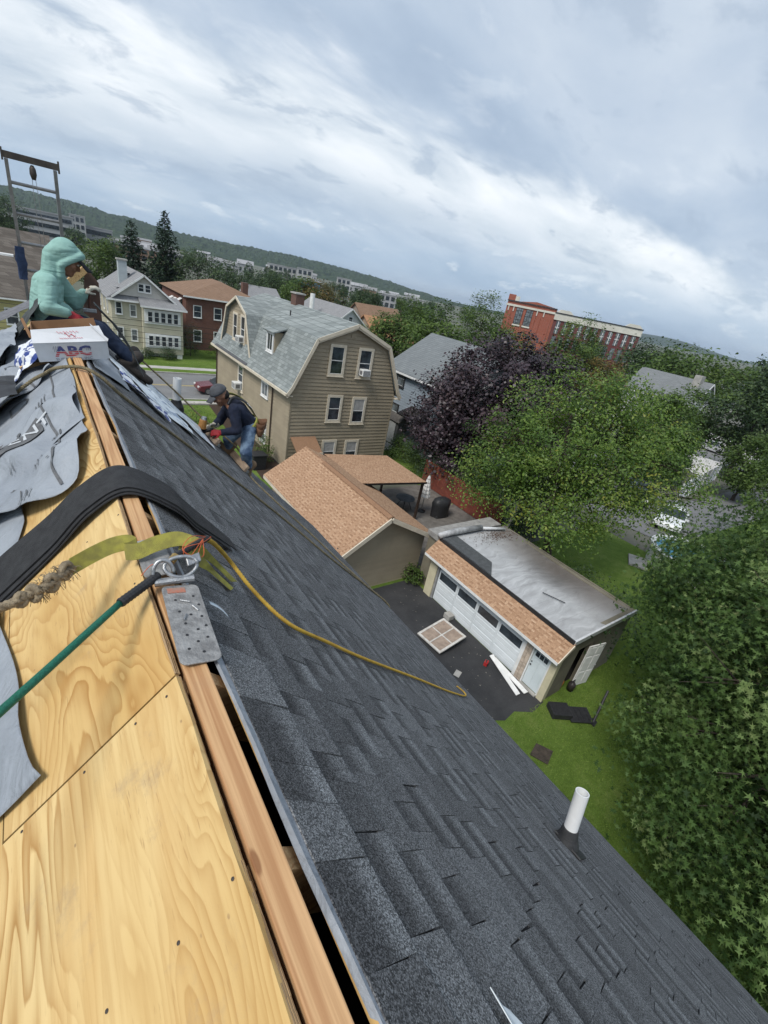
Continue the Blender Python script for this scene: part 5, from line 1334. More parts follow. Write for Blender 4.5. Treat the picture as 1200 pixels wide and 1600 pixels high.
mb = MB(); mb.prism([(13.15, 11.45, 2.835), (13.95, 11.45, 2.825), (13.95, 9.3, 2.815), (13.15, 8.6, 2.835)], (0, 0, 0.012)); mb.build('roof_patch', PATCH, GA)
MB().tube([(13.0, ga1+0.06, 2.93), (14.0, ga1+0.08, 2.97), (15.6, ga1+0.02, 2.96)], [0.13, 0.15, 0.12], 10).build('rolled_edge', M('silver_roll', (0.48, 0.485, 0.49), (0.20, 0.20, 0.20), 2, 0.45), GA, smooth=True)
MB().tube([(15.7, ga1, 2.9), (16.9, ga1-0.35, 2.86)], 0.07, 8).build('roof_pipe', ALU, GA, smooth=True)
MB().box(13.1, 17.2, ga1+0.12, 12.45, 2.55, 2.80).build('side_lean_to_roof', M('weathered_board', (0.30, 0.29, 0.27), (0.22, 0.21, 0.20), 4, 0.9, 0.3, 30), GA)
MB().box(13.2, 17.1, ga1+0.14, 12.4, 0, 2.54).build('side_lean_to_wall', STUD, GA)
o = MB().tube([(14.7, 6.2, 2.83), (14.35, 7.0, 2.84)], 0.018, 6).build('stick', BLACK); tag(o, 'thin dark stick lying on the silver garage roof', 'stick')
mb = MB()
for k in range(420):
    x, y = rnd.gauss(16.2, 0.7), rnd.gauss(11.0, 0.25); y = min(y, 11.5); x = min(max(x, 14.0), 17.3); z_ = 2.80 - 0.10*(x-13.14)/4.26 + 0.012
    a_ = rnd.uniform(0, 6.28); s_ = rnd.uniform(0.02, 0.05)
    mb.quad((x-s_*math.cos(a_), y-s_*math.sin(a_), z_), (x+s_*0.4*math.sin(a_), y-s_*0.4*math.cos(a_), z_+0.012), (x+s_*math.cos(a_), y+s_*math.sin(a_), z_+0.004), (x-s_*0.4*math.sin(a_), y+s_*0.4*math.cos(a_), z_+0.015))
o = mb.build('fallen_leaves', M('dead_leaves', (0.12, 0.065, 0.035), (0.07, 0.04, 0.025), 12, 0.9)); tag(o, 'brown fallen leaves along the back of the garage roof', 'leaves', kind='stuff')
# open side door
o = thing('open_door', 'white panelled side door standing open at the garage corner', 'door', (14.9, 4.7, 0))
ang = R(-10); U = Vector((math.cos(ang), math.sin(ang), 0)); Nn = Vector((-U.y, U.x, 0)); c0 = Vector((14.55, 4.70, 0))
MB().obox(c0 + U*0.42 + Z_*1.04, U, Nn, Z_, 0.42, 0.02, 1.0).build('leaf', WHITE, o)
for i, (z0_, z1_) in enumerate(((0.18, 0.75), (0.85, 1.5), (1.6, 1.95))):
    for j in range(2):
        for sg in (-1, 1): MB().obox(c0 + U*(0.22+0.40*j) + Z_*(z0_+z1_)/2 + Nn*sg*0.024, U, Nn, Z_, 0.15, 0.006, (z1_-z0_)/2).build('panel', WHITE, o, bevel=0.004)
MB().ball(c0 + U*0.78 + Z_*1.0 - Nn*0.05, 0.03).build('knob', STEEL, o)
# clutter in the doorway and on the lawn
CL = [('shop_vacuum', 'orange and black machine just inside the garage side door', 'vacuum', (14.15, 4.95), M('orange_plastic', (0.50, 0.17, 0.03), (0.4, 0.13, 0.03), 6, 0.5)), ('paint_bucket', 'dark bucket at the garage side door', 'bucket', (14.42, 4.62), M('dark_bucket_plastic', (0.035, 0.03, 0.028), (0.025, 0.02, 0.02), 6, 0.5))]
for nm, lab, ct, (x, y), mt in CL:
    o = thing(nm, lab, ct, (x, y, 0)); MB().lathe([(0.12, 0.01), (0.14, 0.30), (0.12, 0.34), (0.07, 0.40), (0.02, 0.41)], (x, y, 0), 16).build('body', mt, o, smooth=True)
    MB().tube([(x-0.12, y, 0.30), (x-0.1, y, 0.48), (x+0.1, y, 0.48), (x+0.12, y, 0.30)], 0.015, 6).build('handle', BLACK, o)
o = thing('plastic_case', 'open black plastic case lying on the grass by the garage corner', 'case', (13.3, 4.0, 0))
MB().obox((13.05, 4.15, 0.14), (0.85, -0.5, 0), (0.5, 0.85, 0), Z_, 0.36, 0.28, 0.12).build('box', BLACK, o, bevel=0.03)
MB().obox((13.62, 3.72, 0.10), (0.85, -0.5, 0), (0.5, 0.85, 0.1), (0, -0.1, 1), 0.42, 0.30, 0.035).build('lid', BLACK, o, bevel=0.02)
for k in range(4): MB().obox(Vector((13.62, 3.72, 0.14)) + Vector((0.85, -0.5, 0))*(-0.3+0.2*k), (0.5, 0.85, 0.1), (0.85, -0.5, 0), Z_, 0.26, 0.02, 0.008).build('rib', BLACK, o)
o = thing('black_post', 'black post leaning beside the open side door', 'post', (13.9, 3.35, 0))
MB().tube([(13.88, 3.30, 0.03), (14.60, 3.55, 0.98)], 0.045, 8).build('shaft', BLACK, o); MB().obox((13.9, 3.3, 0.03), (1, 0.2, 0), (0, 1, 0), Z_, 0.14, 0.10, 0.025).build('foot', BLACK, o)
o = thing('window_sash', 'old wooden window sash propped flat on the driveway', 'window sash', (11.4, 8.75, 0))
OLDW = M('old_white_wood', (0.62, 0.60, 0.56), (0.45, 0.42, 0.38), 6, 0.7)
OLDP = M('dusty_board', (0.36, 0.28, 0.22), (0.25, 0.19, 0.15), 5, 0.8)
ax = Vector((0.96, 0.08, 0.12)).normalized(); ay = Vector((0.1, -0.95, 0.0)).normalized(); az = ax.cross(ay); az = az if az.z > 0 else -az; c = Vector((11.45, 8.72, 0.28))
for s_ in (-1, 1):
    MB().obox(c + ax*0.70*s_, ax, ay, az, 0.045, 0.62, 0.025).build('stile', OLDW, o); MB().obox(c + ay*0.58*s_, ax, ay, az, 0.654, 0.045, 0.025).build('rail', OLDW, o)
MB().obox(c, ax, ay, az, 0.65, 0.026, 0.022).build('muntin', OLDW, o); MB().obox(c, ax, ay, az, 0.022, 0.53, 0.020).build('muntin', OLDW, o)
for sx_ in (-1, 1):
    for sy_ in (-1, 1): MB().obox(c + ax*0.338*sx_ + ay*0.28*sy_, ax, ay, az, 0.314, 0.252, 0.006).build('pane', OLDP, o)
for sx_ in (-1, 1): MB().obox(c + ax*0.5*sx_ - Z_*(0.16+0.02*sx_), ax, ay, Z_, 0.06, 0.5, 0.10).build('support', OLDW, o)
o = MB().box(12.55, 12.86, 9.45, 9.80, 0.006, 0.24).build('concrete_block', CONC, bevel=0.02); tag(o, 'pale block on the driveway against the white garage door', 'block')
for (y0_, x0_, dx_, L_, lab) in ((6.9, 12.66, 0.02, 1.75, 'white trim board leaning flat along the garage door, nearer one'), (7.1, 12.50, -0.03, 1.9, 'white trim board beside the garage door, longer one')):
    o = MB().obox((x0_, y0_-L_/2+0.1, 0.10), (dx_*4-0.18, -1, 0.0), (1, -0.18, 0.25), (-0.25, 0, 1), L_/2, 0.085, 0.015).build('trim_board', WHITE); tag(o, lab, 'board', 'trim boards')
o = thing('hand_tool', 'red hand tool on the driveway by the trim boards', 'tool', (12.25, 7.0, 0))
REDP = M('red_plastic', (0.42, 0.03, 0.03), (0.32, 0.02, 0.02), 8, 0.4)
MB().obox((12.25, 6.95, 0.10), (1, 0.4, 0), (-0.4, 1, 0), Z_, 0.11, 0.07, 0.09).build('body', REDP, o, bevel=0.02); MB().tube([(12.15, 6.9, 0.19), (12.2, 6.95, 0.28), (12.35, 7.0, 0.19)], 0.018, 6).build('handle', BLACK, o)
o = MB().prism([(10.75, 3.6, 0.02), (11.25, 3.75, 0.05), (11.55, 3.3, 0.03), (11.0, 3.1, 0.02)], (0, 0, 0.02)).build('bark_piece', BARK); tag(o, 'flat brown piece of bark on the lawn', 'debris')
o = MB().obox((10.9, 7.1, 0.012), (0.9, 0.4, 0), (-0.4, 0.9, 0), Z_, 0.16, 0.11, 0.005).build('shingle_scrap', CONC); tag(o, 'grey shingle scrap lying on the driveway', 'scrap')
mb = MB()
for k in range(130):
    x, y = rnd.uniform(8.9, 12.6), rnd.uniform(5.0, 12.3); s_ = rnd.uniform(0.012, 0.04); a_ = rnd.uniform(0, 6.28)
    mb.quad((x-s_*math.cos(a_), y-s_*math.sin(a_), 0.011), (x+s_*0.5*math.sin(a_), y-s_*0.5*math.cos(a_), 0.016), (x+s_*math.cos(a_), y+s_*math.sin(a_), 0.012), (x-s_*0.5*math.sin(a_), y+s_*0.5*math.cos(a_), 0.02))
o = mb.build('litter', M('roof_litter', (0.26, 0.24, 0.21), (0.14, 0.12, 0.10), 5, 0.9)); tag(o, 'small leaves and shingle crumbs scattered on the driveway', 'litter', kind='stuff')
# ------------------------------------------------------------ houses farther off
def gable_roof_x(parent, x0, x1, y0, y1, ez_, pz_, mat, oh=0.35, th=0.12, trim=WHITE):
    """ridge along X"""
    ym = (y0+y1)/2; k = (pz_-ez_)/(ym-y0)
    for (ya, sg) in ((y0-oh, -1), (y1+oh, 1)):
        slab(parent, [(x0-oh, ya, ez_-oh*k+th), (x1+oh, ya, ez_-oh*k+th), (x1+oh, ym, pz_+th), (x0-oh, ym, pz_+th)], th, mat, 'roof_slope')
        bar(parent, (x0-oh, ya, ez_-oh*k), (x1+oh, ya, ez_-oh*k), 0.10, 0.14, trim, 'gutter')
def gable_roof_y(parent, x0, x1, y0, y1, ez_, pz_, mat, oh=0.35, th=0.12, trim=WHITE, pxm=None):
    xm = (x0+x1)/2 if pxm is None else pxm
    for xa, xw in ((x0-oh, x0), (x1+oh, x1)):
        k = (pz_-ez_)/abs(xm-xw)
        slab(parent, [(xa, y0-oh, ez_-oh*k+th), (xm, y0-oh, pz_+th), (xm, y1+oh, pz_+th), (xa, y1+oh, ez_-oh*k+th)], th, mat, 'roof_slope')
        bar(parent, (xa, y0-oh, ez_-oh*k), (xa, y1+oh, ez_-oh*k), 0.10, 0.14, trim, 'gutter')
        bar(parent, (xa, y0-oh-0.02, ez_-oh*k+0.02), (xm, y0-oh-0.02, pz_+0.02), 0.05, 0.18, trim, 'rake_board')
GREYR = mat_tabroof('grey_roof', (0.23, 0.23, 0.235), (0.28, 0.28, 0.28), (0.16, 0.16, 0.165), 0.15, 0.3)
# white-cream two storey house with a glazed porch, across the street
WH = thing('cream_house', 'cream two storey house with rows of porch windows across the street', 'house', (10, 62, 0))
CRM = M('cream_siding', (0.52, 0.485, 0.375), (0.45, 0.42, 0.32), 0.5, 0.75)
wx0, wx1, wy0, wy1 = 6.6, 13.55, 60.0, 73.0
MB().box(wx0, wx1, wy0+0.02, wy1, 0, 5.95).build('wall', CRM, WH)
boards(WH, (0, wy0+0.02, 0), X_, -Y_, lambda z: (wx0, wx1), 0.6, 5.85, 0.2, CRM, 0.025)
boards(WH, (wx0+0.02, 0, 0), Y_, -X_, lambda z: (wy0, wy1), 0.6, 5.85, 0.2, CRM, 0.025)
MB().box(wx0-0.02, wx1+0.02, wy0-0.05, wy0+0.01, 0, 0.58).build('foundation', WHITE, WH)
MB().box(9.45, wx1+0.06, wy0-0.9, wy0-0.03, 0.5, 5.55).build('porch', CRM, WH)
MB().box(9.5, 9.8, wy0-0.85, wy0-0.1, 0, 0.5).build('porch_pier', WHITE, WH); MB().box(12.9, 13.5, wy0-0.85, wy0-0.1, 0, 0.5).build('porch_pier', WHITE, WH)
for zc in (4.42, 1.88):
    MB().box(9.6, 13.35, wy0-0.99, wy0-0.905, zc-0.75, zc+0.75).build('window_band', WHITE, WH)
    for k in range(5): window(WH, (10.18+0.665*k, wy0-0.985, zc), X_, -Y_, 0.46, 1.05, WHITE, GLASS, 0.05, 1, 0, None, False)
for (x, z_) in ((7.28, 4.85), (8.66, 4.72), (7.28, 2.25), (8.66, 2.15)): window(WH, (x, wy0-0.01, z_), X_, -Y_, 0.52, 1.15, WHITE, GLASS if x < 8 else GLASSL, 0.09, 1, 0)
for (y, z_) in ((63.0, 4.6), (66.0, 4.6), (69.5, 4.6), (64.0, 2.0)): window(WH, (wx0-0.01, y, z_), -Y_, -X_, 0.7, 1.3, WHITE, GLASS, 0.09, 1, 0)
# hipped main roof with a big front gable
rz0, rz1 = 5.95, 8.55
MB().prism([(7.3, wy0-0.1, 6.2), (12.45, wy0-0.1, 6.2), (9.85, wy0-0.1, 8.35)], (0, 0.2, 0)).build('gable_wall', M('pale_siding', (0.55, 0.53, 0.48), (0.48, 0.46, 0.42), 0.8, 0.75), WH)
boards(WH, (0, wy0-0.1, 0), X_, -Y_, lambda z: (lerp(7.3, 9.85, (z-6.2)/2.15), lerp(12.45, 9.85, (z-6.2)/2.15)), 6.2, 8.25, 0.2, MATS['pale_siding'], 0.025)
gable_roof_y(WH, 6.95, 12.75, wy0-0.25, wy1-1, 6.15, 8.42, GREYR, 0.3, 0.12, WHITE, 9.85)
slab(WH, [(6.1, wy0-0.5, 5.75), (9.2, wy0-0.5, 5.75), (9.2, wy0+0.3, 6.35), (6.9, wy0+0.3, 6.35)], 0.12, GREYR, 'front_pent')
slab(WH, [(9.2, wy0-1.4, 5.50), (14.0, wy0-1.4, 5.50), (13.3, wy0+0.4, 6.55), (9.2, wy0+0.4, 6.55)], 0.12, GREYR, 'porch_roof')
bar(WH, (9.2, wy0-1.42, 5.42), (14.0, wy0-1.42, 5.42), 0.12, 0.16, WHITE, 'gutter'); bar(WH, (6.1, wy0-0.52, 5.67), (9.2, wy0-0.52, 5.67), 0.12, 0.16, WHITE, 'gutter')
slab(WH, [(6.1, wy0-0.5, 5.76), (6.1, wy1+0.3, 5.76), (7.2, wy1+0.3, 6.5), (7.2, wy0-0.1, 6.5)], 0.12, GREYR, 'side_pent')
window(WH, (9.55, wy0-0.13, 7.15), X_, -Y_, 0.50, 0.72, WHITE, GLASS, 0.08, 1, 0); window(WH, (10.22, wy0-0.13, 7.13), X_, -Y_, 0.50, 0.72, WHITE, GLASS, 0.08, 1, 0)
MB().box(7.9, 8.75, 63, 64, 6.8, 9.4).build('chimney', M('pale_chimney', (0.42, 0.46, 0.47), (0.36, 0.4, 0.41), 3, 0.7), WH); MB().box(7.8, 8.85, 62.9, 64.1, 9.402, 9.55).build('chimney_cap', CONC, WH)
MB().lathe([(0.02, 0), (0.25, 0.12), (0.28, 0.14)], (7.4, 61.2, 6.7), 14).build('satellite_dish', M('dish_grey', (0.45, 0.45, 0.45), (0.4, 0.4, 0.4), 4, 0.5), WH)
for (x, y) in ((9.0, 64.5), (9.2, 67)): MB().box(x-0.2, x+0.2, y-0.2, y+0.2, 7.4, 8.15).build('roof_vent', BLACK, WH)
# brick block with brown hip roof
BB = thing('brick_block', 'red brick block with brown hip roof beyond the beige house', 'building', (19, 72, 0))
BR1 = mat_brick('red_brick', (0.135, 0.052, 0.038), (0.175, 0.07, 0.05), (0.17, 0.12, 0.10))
MB().box(15.6, 27.0, 66.0, 80.0, 0, 6.55).build('wall', BR1, BB)
BRNR = mat_tabroof('brown_roof', (0.215, 0.138, 0.092), (0.27, 0.178, 0.122), (0.155, 0.098, 0.066), 0.15, 0.3)
hip = [(15.2, 65.6, 6.55), (27.4, 65.6, 6.55), (27.4, 80.4, 6.55), (15.2, 80.4, 6.55), (21.3, 71.0, 8.55), (21.3, 75.0, 8.55)]
MB().add(hip, [(0, 1, 4), (1, 2, 5, 4), (2, 3, 5), (3, 0, 4, 5), (0, 3, 2, 1)]).build('roof', BRNR, BB)
bar(BB, (15.2, 65.58, 6.48), (27.4, 65.58, 6.48), 0.12, 0.16, WHITE, 'gutter')
for (y, z_, awn) in ((68.3, 5.0, 1), (71.2, 4.7, 1), (73.0, 4.7, 1), (68.3, 1.8, 0), (71.2, 1.6, 0), (73.2, 1.6, 0)):
    window(BB, (15.59, y, z_), -Y_, -X_, 0.7, 1.35, PIPEB, GLASS, 0.08, 1, 0)
    if awn: slab(BB, [(14.9, y-0.6, z_+0.62), (14.9, y+0.6, z_+0.62), (15.56, y+0.6, z_+1.0), (15.56, y-0.6, z_+1.0)], 0.05, WHITE, 'awning')
for (x, z_) in ((17.0, 4.8), (19.6, 4.8), (17.0, 1.8), (19.6, 1.8)): window(BB, (x, 65.99, z_), X_, -Y_, 0.9, 1.35, WHITE, GLASS, 0.08, 1, 0)
MB().box(24.2, 25.0, 70.0, 70.8, 7.0, 9.0).build('chimney', BRK, BB)
# brown roofed yellow house and another behind it, far left
YH = thing('yellow_house', 'yellow house with brown shingle roof at the far left', 'house', (-7, 64, 0))
YEL_S = M('yellow_siding', (0.50, 0.44, 0.20), (0.44, 0.385, 0.18), 0.6, 0.75)
MB().box(-14, 0.2, 60.2, 70, 0, 4.75).build('wall', YEL_S, YH)
boards(YH, (0, 60.2, 0), X_, -Y_, lambda z: (-14, 0.2), 0.5, 4.7, 0.22, YEL_S, 0.03)
BRR = mat_tabroof('taupe_roof', (0.095, 0.082, 0.070), (0.165, 0.145, 0.125), (0.055, 0.047, 0.04), 0.34, 0.8)
gable_roof_x(YH, -14, 0.2, 60.2, 70, 4.75, 7.75, BRR, 0.5)
for x in (-9, -5, -2): window(YH, (x, 60.18, 2.8), X_, -Y_, 0.9, 1.4, WHITE, GLASS, 0.1, 1, 0)
for x in (0.22,): window(YH, (0.22, 65, 3.0), Y_, X_, 0.9, 1.4, WHITE, GLASS, 0.1, 1, 0)
H2 = thing('brown_house', 'brown roofed house with white dormer windows behind the yellow house', 'house', (-4, 90, 0))
MB().box(-16, 2.2, 84, 96, 0, 5.6).build('wall', M('tan_wall', (0.34, 0.27, 0.2), (0.28, 0.22, 0.16), 0.6, 0.8), H2)
gable_roof_x(H2, -16, 2.2, 84, 96, 5.6, 9.7, BRR, 0.6)
MB().box(-9, -1.6, 83.6, 86.5, 5.5, 6.9).build('dormer', WHITE, H2)
for k in range(5): window(H2, (-8.3+1.4*k, 83.58, 6.2), X_, -Y_, 0.75, 0.75, WHITE, GLASS, 0.08, 0, 0, None, False)
# blue-grey house behind the maple
BH = thing('blue_house', 'blue grey clapboard house with grey gable roof behind the purple tree', 'house', (29, 27, 0))
BLS = M('blue_siding', (0.27, 0.315, 0.36), (0.23, 0.27, 0.31), 0.6, 0.7, var=0.03)
bx0, bx1, by0, by1 = 24.8, 33.4, 23.0, 33.0
MB().box(bx0+0.02, bx1, by0, by1, 0, 6.1).build('wall', BLS, BH)
boards(BH, (bx0+0.02, 0, 0), Y_, -X_, lambda z: (by0, by1), 0.3, 6.05, 0.22, BLS, 0.028)
boards(BH, (0, by0, 0), X_, -Y_, lambda z: (bx0, bx1), 0.3, 6.05, 0.22, BLS, 0.028)
MB().prism([(bx0, by0+0.01, 6.1), (bx1, by0+0.01, 6.1), (29.1, by0+0.01, 9.0)], (0, by1-by0-0.02, 0)).build('gable_wall', BLS, BH)
gable_roof_y(BH, bx0, bx1, by0, by1, 6.1, 9.0, mat_tabroof('slate_roof', (0.165, 0.18, 0.185), (0.205, 0.22, 0.225), (0.11, 0.12, 0.125), 0.16, 0.3), 0.4)
DKF = M('dark_frame', (0.03, 0.03, 0.033), (0.04, 0.04, 0.043), 4, 0.5)
window(BH, (bx0-0.01, 31.1, 5.35), -Y_, -X_, 0.85, 1.15, DKF, GLASSL, 0.12, 1, 0); window(BH, (bx0-0.01, 31.25, 2.45), -Y_, -X_, 0.9, 1.2, DKF, GLASSL, 0.12, 1, 0); window(BH, (bx0-0.01, 26.5, 5.3), -Y_, -X_, 0.85, 1.15, DKF, GLASSL, 0.12, 1, 0)
slab(BH, [(23.3, 26.5, 3.0), (23.3, 29.0, 3.0), (24.8, 29.0, 3.6), (24.8, 26.5, 3.6)], 0.1, DARK, 'porch_roof')
o = thing('garden_shed', 'small dark shed with a white door in front of the blue house', 'shed', (24.2, 29.8, 0))
MB().box(23.75, 24.7, 29.0, 30.6, 0, 2.1).build('wall', M('grey_shed', (0.16, 0.165, 0.16), (0.12, 0.12, 0.12), 2, 0.8), o)
MB().prism([(23.6, 28.85, 2.1), (24.79, 28.85, 2.1), (24.2, 28.85, 2.6)], (0, 1.9, 0)).build('roof', M('shed_roof', (0.14, 0.125, 0.11), (0.1, 0.09, 0.08), 4, 0.9), o)
MB().box(23.70, 23.745, 29.35, 30.3, 0.1, 1.95).build('door', WHITE, o)
struct(MB().box(22.2, 23.5, 28.2, 30.9, 0, 0.12).build('path', CONC))
# row behind the gambrel house
def far_house(name, label, x0, x1, y0, y1, ez_, pz_, wall, roof, wins=(), group=None, ridge='x'):
    o = thing(name, label, 'house', ((x0+x1)/2, (y0+y1)/2, 0), group)
    MB().box(x0, x1, y0, y1, 0, ez_).build('wall', wall, o)
    if ridge == 'x':
        MB().prism([(x0, y0, ez_), (x0, y1, ez_), (x0, (y0+y1)/2, pz_)], (x1-x0, 0, 0)).build('gable_wall', wall, o); gable_roof_x(o, x0, x1, y0, y1, ez_, pz_, roof)
    else:
        MB().prism([(x0, y0, ez_), (x1, y0, ez_), ((x0+x1)/2, y0, pz_)], (0, y1-y0, 0)).build('gable_wall', wall, o); gable_roof_y(o, x0, x1, y0, y1, ez_, pz_, roof)
    for (face, u, z_, w, h) in wins:
        if face == 'y': window(o, (u, y0-0.01, z_), X_, -Y_, w, h, WHITE, GLASS, 0.08, 1, 0)
        else: window(o, (x0-0.01, u, z_), -Y_, -X_, w, h, WHITE, GLASS, 0.08, 1, 0)
    return o
WW = M('white_siding', (0.60, 0.61, 0.62), (0.52, 0.53, 0.54), 0.5, 0.7)
ORR = mat_tabroof('orange_roof', (0.36, 0.19, 0.10), (0.43, 0.245, 0.14), (0.27, 0.14, 0.075), 0.16, 0.3)
o = far_house('white_house', 'white house with grey roof behind the beige house, right of its chimney', 33.5, 39.5, 60, 73, 6.0, 8.4, WW, GREYR, (('y', 35.3, 5.0, 0.7, 1.1), ('y', 37.3, 5.0, 0.7, 1.1), ('y', 36.5, 7.0, 0.6, 0.7)), ridge='y')
MB().tube([(33.2, 66, 7.2), (33.2, 66, 9.3)], 0.35, 10).build('round_vent', WHITE, o)
far_house('orange_house', 'house with orange brown roof right of the white house', 41.5, 49, 60, 68, 4.9, 7.6, M('tan_wall2', (0.36, 0.28, 0.2), (0.3, 0.23, 0.17), 0.6, 0.8), ORR, (('y', 43.5, 3.6, 0.8, 1.2),))
far_house('orange_house', 'farther brown roofed house behind the orange one', 47, 56, 72, 80, 5.6, 8.6, M('tan_wall3', (0.30, 0.25, 0.2), (0.26, 0.2, 0.16), 0.6, 0.8), BRNR, (('y', 50, 4.2, 0.8, 1.2),))
far_house('grey_house', 'low grey roofed house left behind the beige house', 27.5, 33, 74, 86, 5.2, 8.3, WW, GREYR, (), ridge='x')
o = far_house('white_cottage', 'white gabled house with chimney among the trees at the right', 73.5, 81, 26.5, 36.5, 5.2, 8.2, WW, mat_tabroof('pewter_roof', (0.17, 0.18, 0.185), (0.21, 0.22, 0.225), (0.12, 0.125, 0.13), 0.18, 0.3), (('y', 76.0, 4.2, 0.8, 1.3), ('y', 78.6, 4.2, 0.8, 1.3)), ridge='y')
MB().box(76.0, 77.2, 27.6, 28.6, 6.6, 9.0).build('chimney', CONC, o)

# big brick school-like building on the right
BG = thing('brick_hall', 'large red brick building with white cornice above the purple tree', 'building', (160, 115, 0))
A0, C0, B0 = Vector((149, 131, 0)), Vector((159.5, 115.5, 0)), Vector((182, 92.5, 0))
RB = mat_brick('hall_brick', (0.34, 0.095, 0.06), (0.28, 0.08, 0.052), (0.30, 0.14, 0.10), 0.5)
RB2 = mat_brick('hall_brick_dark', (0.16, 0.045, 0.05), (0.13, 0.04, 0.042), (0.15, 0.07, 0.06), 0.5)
STONE = M('cornice_stone', (0.62, 0.60, 0.53), (0.52, 0.50, 0.44), 0.4, 0.8)
def face(P, Q, zt, mat, nm): 
    d_ = (Q-P).normalized(); n_ = Vector((d_.y, -d_.x, 0)); n_ = n_ if n_.dot(-P) > 0 else -n_
    MB().prism([P, Q, Q+Z_*zt, P+Z_*zt], -n_*6).build(nm, mat, BG); return d_, n_, (Q-P).length
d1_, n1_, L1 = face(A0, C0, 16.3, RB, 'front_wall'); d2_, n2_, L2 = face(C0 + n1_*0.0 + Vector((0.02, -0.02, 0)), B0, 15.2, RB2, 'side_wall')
def bandp(P, d_, n_, u0, u1, z0, z1, pr, mat, nm): return MB().obox(P + d_*(u0+u1)/2 + Z_*(z0+z1)/2 + n_*pr/2, d_, n_, Z_, (u1-u0)/2, pr/2, (z1-z0)/2).build(nm, mat, BG)
bandp(A0, d1_, n1_, -0.3, L1+0.3, 14.6, 15.3, 0.35, STONE, 'cornice'); bandp(A0, d1_, n1_, -0.2, L1+0.2, 16.31, 16.6, 0.4, DKF, 'parapet_cap')
bandp(A0, d1_, n1_, -0.1, 2.6, 16.61, 18.6, 0.3, RB, 'corner_turret'); bandp(A0, d1_, n1_, 2.61, 4.2, 16.61, 18.2, 0.3, STONE, 'corner_turret')
MB().prism([A0+d1_*4.5+Z_*16.6+n1_*0.2, A0+d1_*11+Z_*17.5+n1_*0.2, A0+d1_*18+Z_*16.6+n1_*0.2], -n1_*0.5).build('parapet_gable', RB, BG)
for u_ in (5.4, 9.2):
    bandp(A0, d1_, n1_, u_-1.3, u_+1.3, 8.6, 14.3, 0.12, GLASSL, 'tall_window')
    for k in range(4): bandp(A0, d1_, n1_, u_-1.3+0.85*k-0.05, u_-1.3+0.85*k+0.05, 8.6, 14.3, 0.2, DKF, 'window_bar')
    for k in range(4): bandp(A0, d1_, n1_, u_-1.3, u_+1.3, 8.6+1.6*k, 8.72+1.6*k, 0.19, DKF, 'window_bar')
    bandp(A0, d1_, n1_, u_-1.5, u_+1.5, 8.0, 8.55, 0.3, STONE, 'window_sill')
for u_ in (0.9, 2.9, 12.0, 14.6): bandp(A0, d1_, n1_, u_-0.18, u_+0.18, 12.9, 14.58, 0.3, STONE, 'pilaster')
for u_ in (1.9, 7.3, 11.5, 13.5, 17.3): bandp(A0, d1_, n1_, u_-0.35, u_+0.35, 0, 12.8, 0.25, RB, 'pier')
bandp(C0, d2_, n2_, -0.2, L2+0.2, 12.9, 15.15, 0.4, STONE, 'cornice'); bandp(C0, d2_, n2_, -0.3, L2+0.3, 15.16, 15.5, 0.6, DKF, 'parapet_cap')
for (u0_, u1_) in ((0.0, 6.5), (L2-6.5, L2)):
    MB().prism([C0+d2_*u0_+Z_*15.51+n2_*0.35, C0+d2_*(u0_+1.5)+Z_*16.6+n2_*0.35, C0+d2_*(u1_-1.5)+Z_*16.6+n2_*0.35, C0+d2_*u1_+Z_*15.51+n2_*0.35], -n2_*0.8).build('parapet_gable', STONE, BG)
nW = 11
for k in range(nW):
    u_ = 2.0 + (L2-4.0)*k/(nW-1)
    bandp(C0, d2_, n2_, u_-0.75, u_+0.75, 8.2, 12.6, 0.12, GLASSL, 'window'); bandp(C0, d2_, n2_, u_-0.1, u_+0.1, 8.2, 12.6, 0.18, WHITE, 'window_bar'); bandp(C0, d2_, n2_, u_-0.75, u_+0.75, 10.3, 10.5, 0.18, WHITE, 'window_bar')
    bandp(C0, d2_, n2_, u_-0.75, u_+0.75, 3.0, 7.2, 0.12, GLASSL, 'window')

# ------------------------------------------------------------ right hand yard: white fences, cars, pool
VIN = M('white_vinyl', (0.80, 0.80, 0.80), (0.74, 0.74, 0.75), 1, 0.4)
def vinyl_fence(a, e, h, label):
    a, e = Vector(a), Vector(e); d_ = (e-a).normalized(); n_ = Vector((d_.y, -d_.x, 0)); L_ = (e-a).length
    o = thing('vinyl_fence', label, 'fence', a, 'white vinyl fences'); k = int(L_/2.4)+1
    for i in range(k+1): 
        p = a + d_*(L_*i/k); MB().obox(p + Z_*(h/2+0.05), d_, n_, Z_, 0.065, 0.065, h/2+0.05).build('post', VIN, o)
    for i in range(k):
        p0 = a + d_*(L_*i/k+0.066); p1 = a + d_*(L_*(i+1)/k-0.066)
        m_ = 8
        for j in range(m_):
            c = p0.lerp(p1, (j+0.5)/m_); MB().obox(c + Z_*(h/2), d_, n_, Z_, (p1-p0).length/m_/2-0.006, 0.018, h/2-0.06).build('board', VIN, o)
        for zz in (0.08, h-0.03): MB().obox((p0+p1)/2 + Z_*zz, d_, n_, Z_, (p1-p0).length/2, 0.03, 0.05).build('rail', VIN, o)
vinyl_fence((43.2, 13.2, 0), (57.5, 15.2, 0), 1.9, 'white vinyl fence along the parking lot')
vinyl_fence((57.7, 15.4, 0), (55.5, 22.5, 0), 1.9, 'white vinyl fence running back from the lot corner')
vinyl_fence((36.0, 19.5, 0), (55.2, 22.6, 0), 1.9, 'white vinyl fence at the back of the yard behind the leafy tree')
vinyl_fence((78.6, 10, 0), (78.6, 28, 0), 1.8, 'white vinyl fence on the far side of the side street')
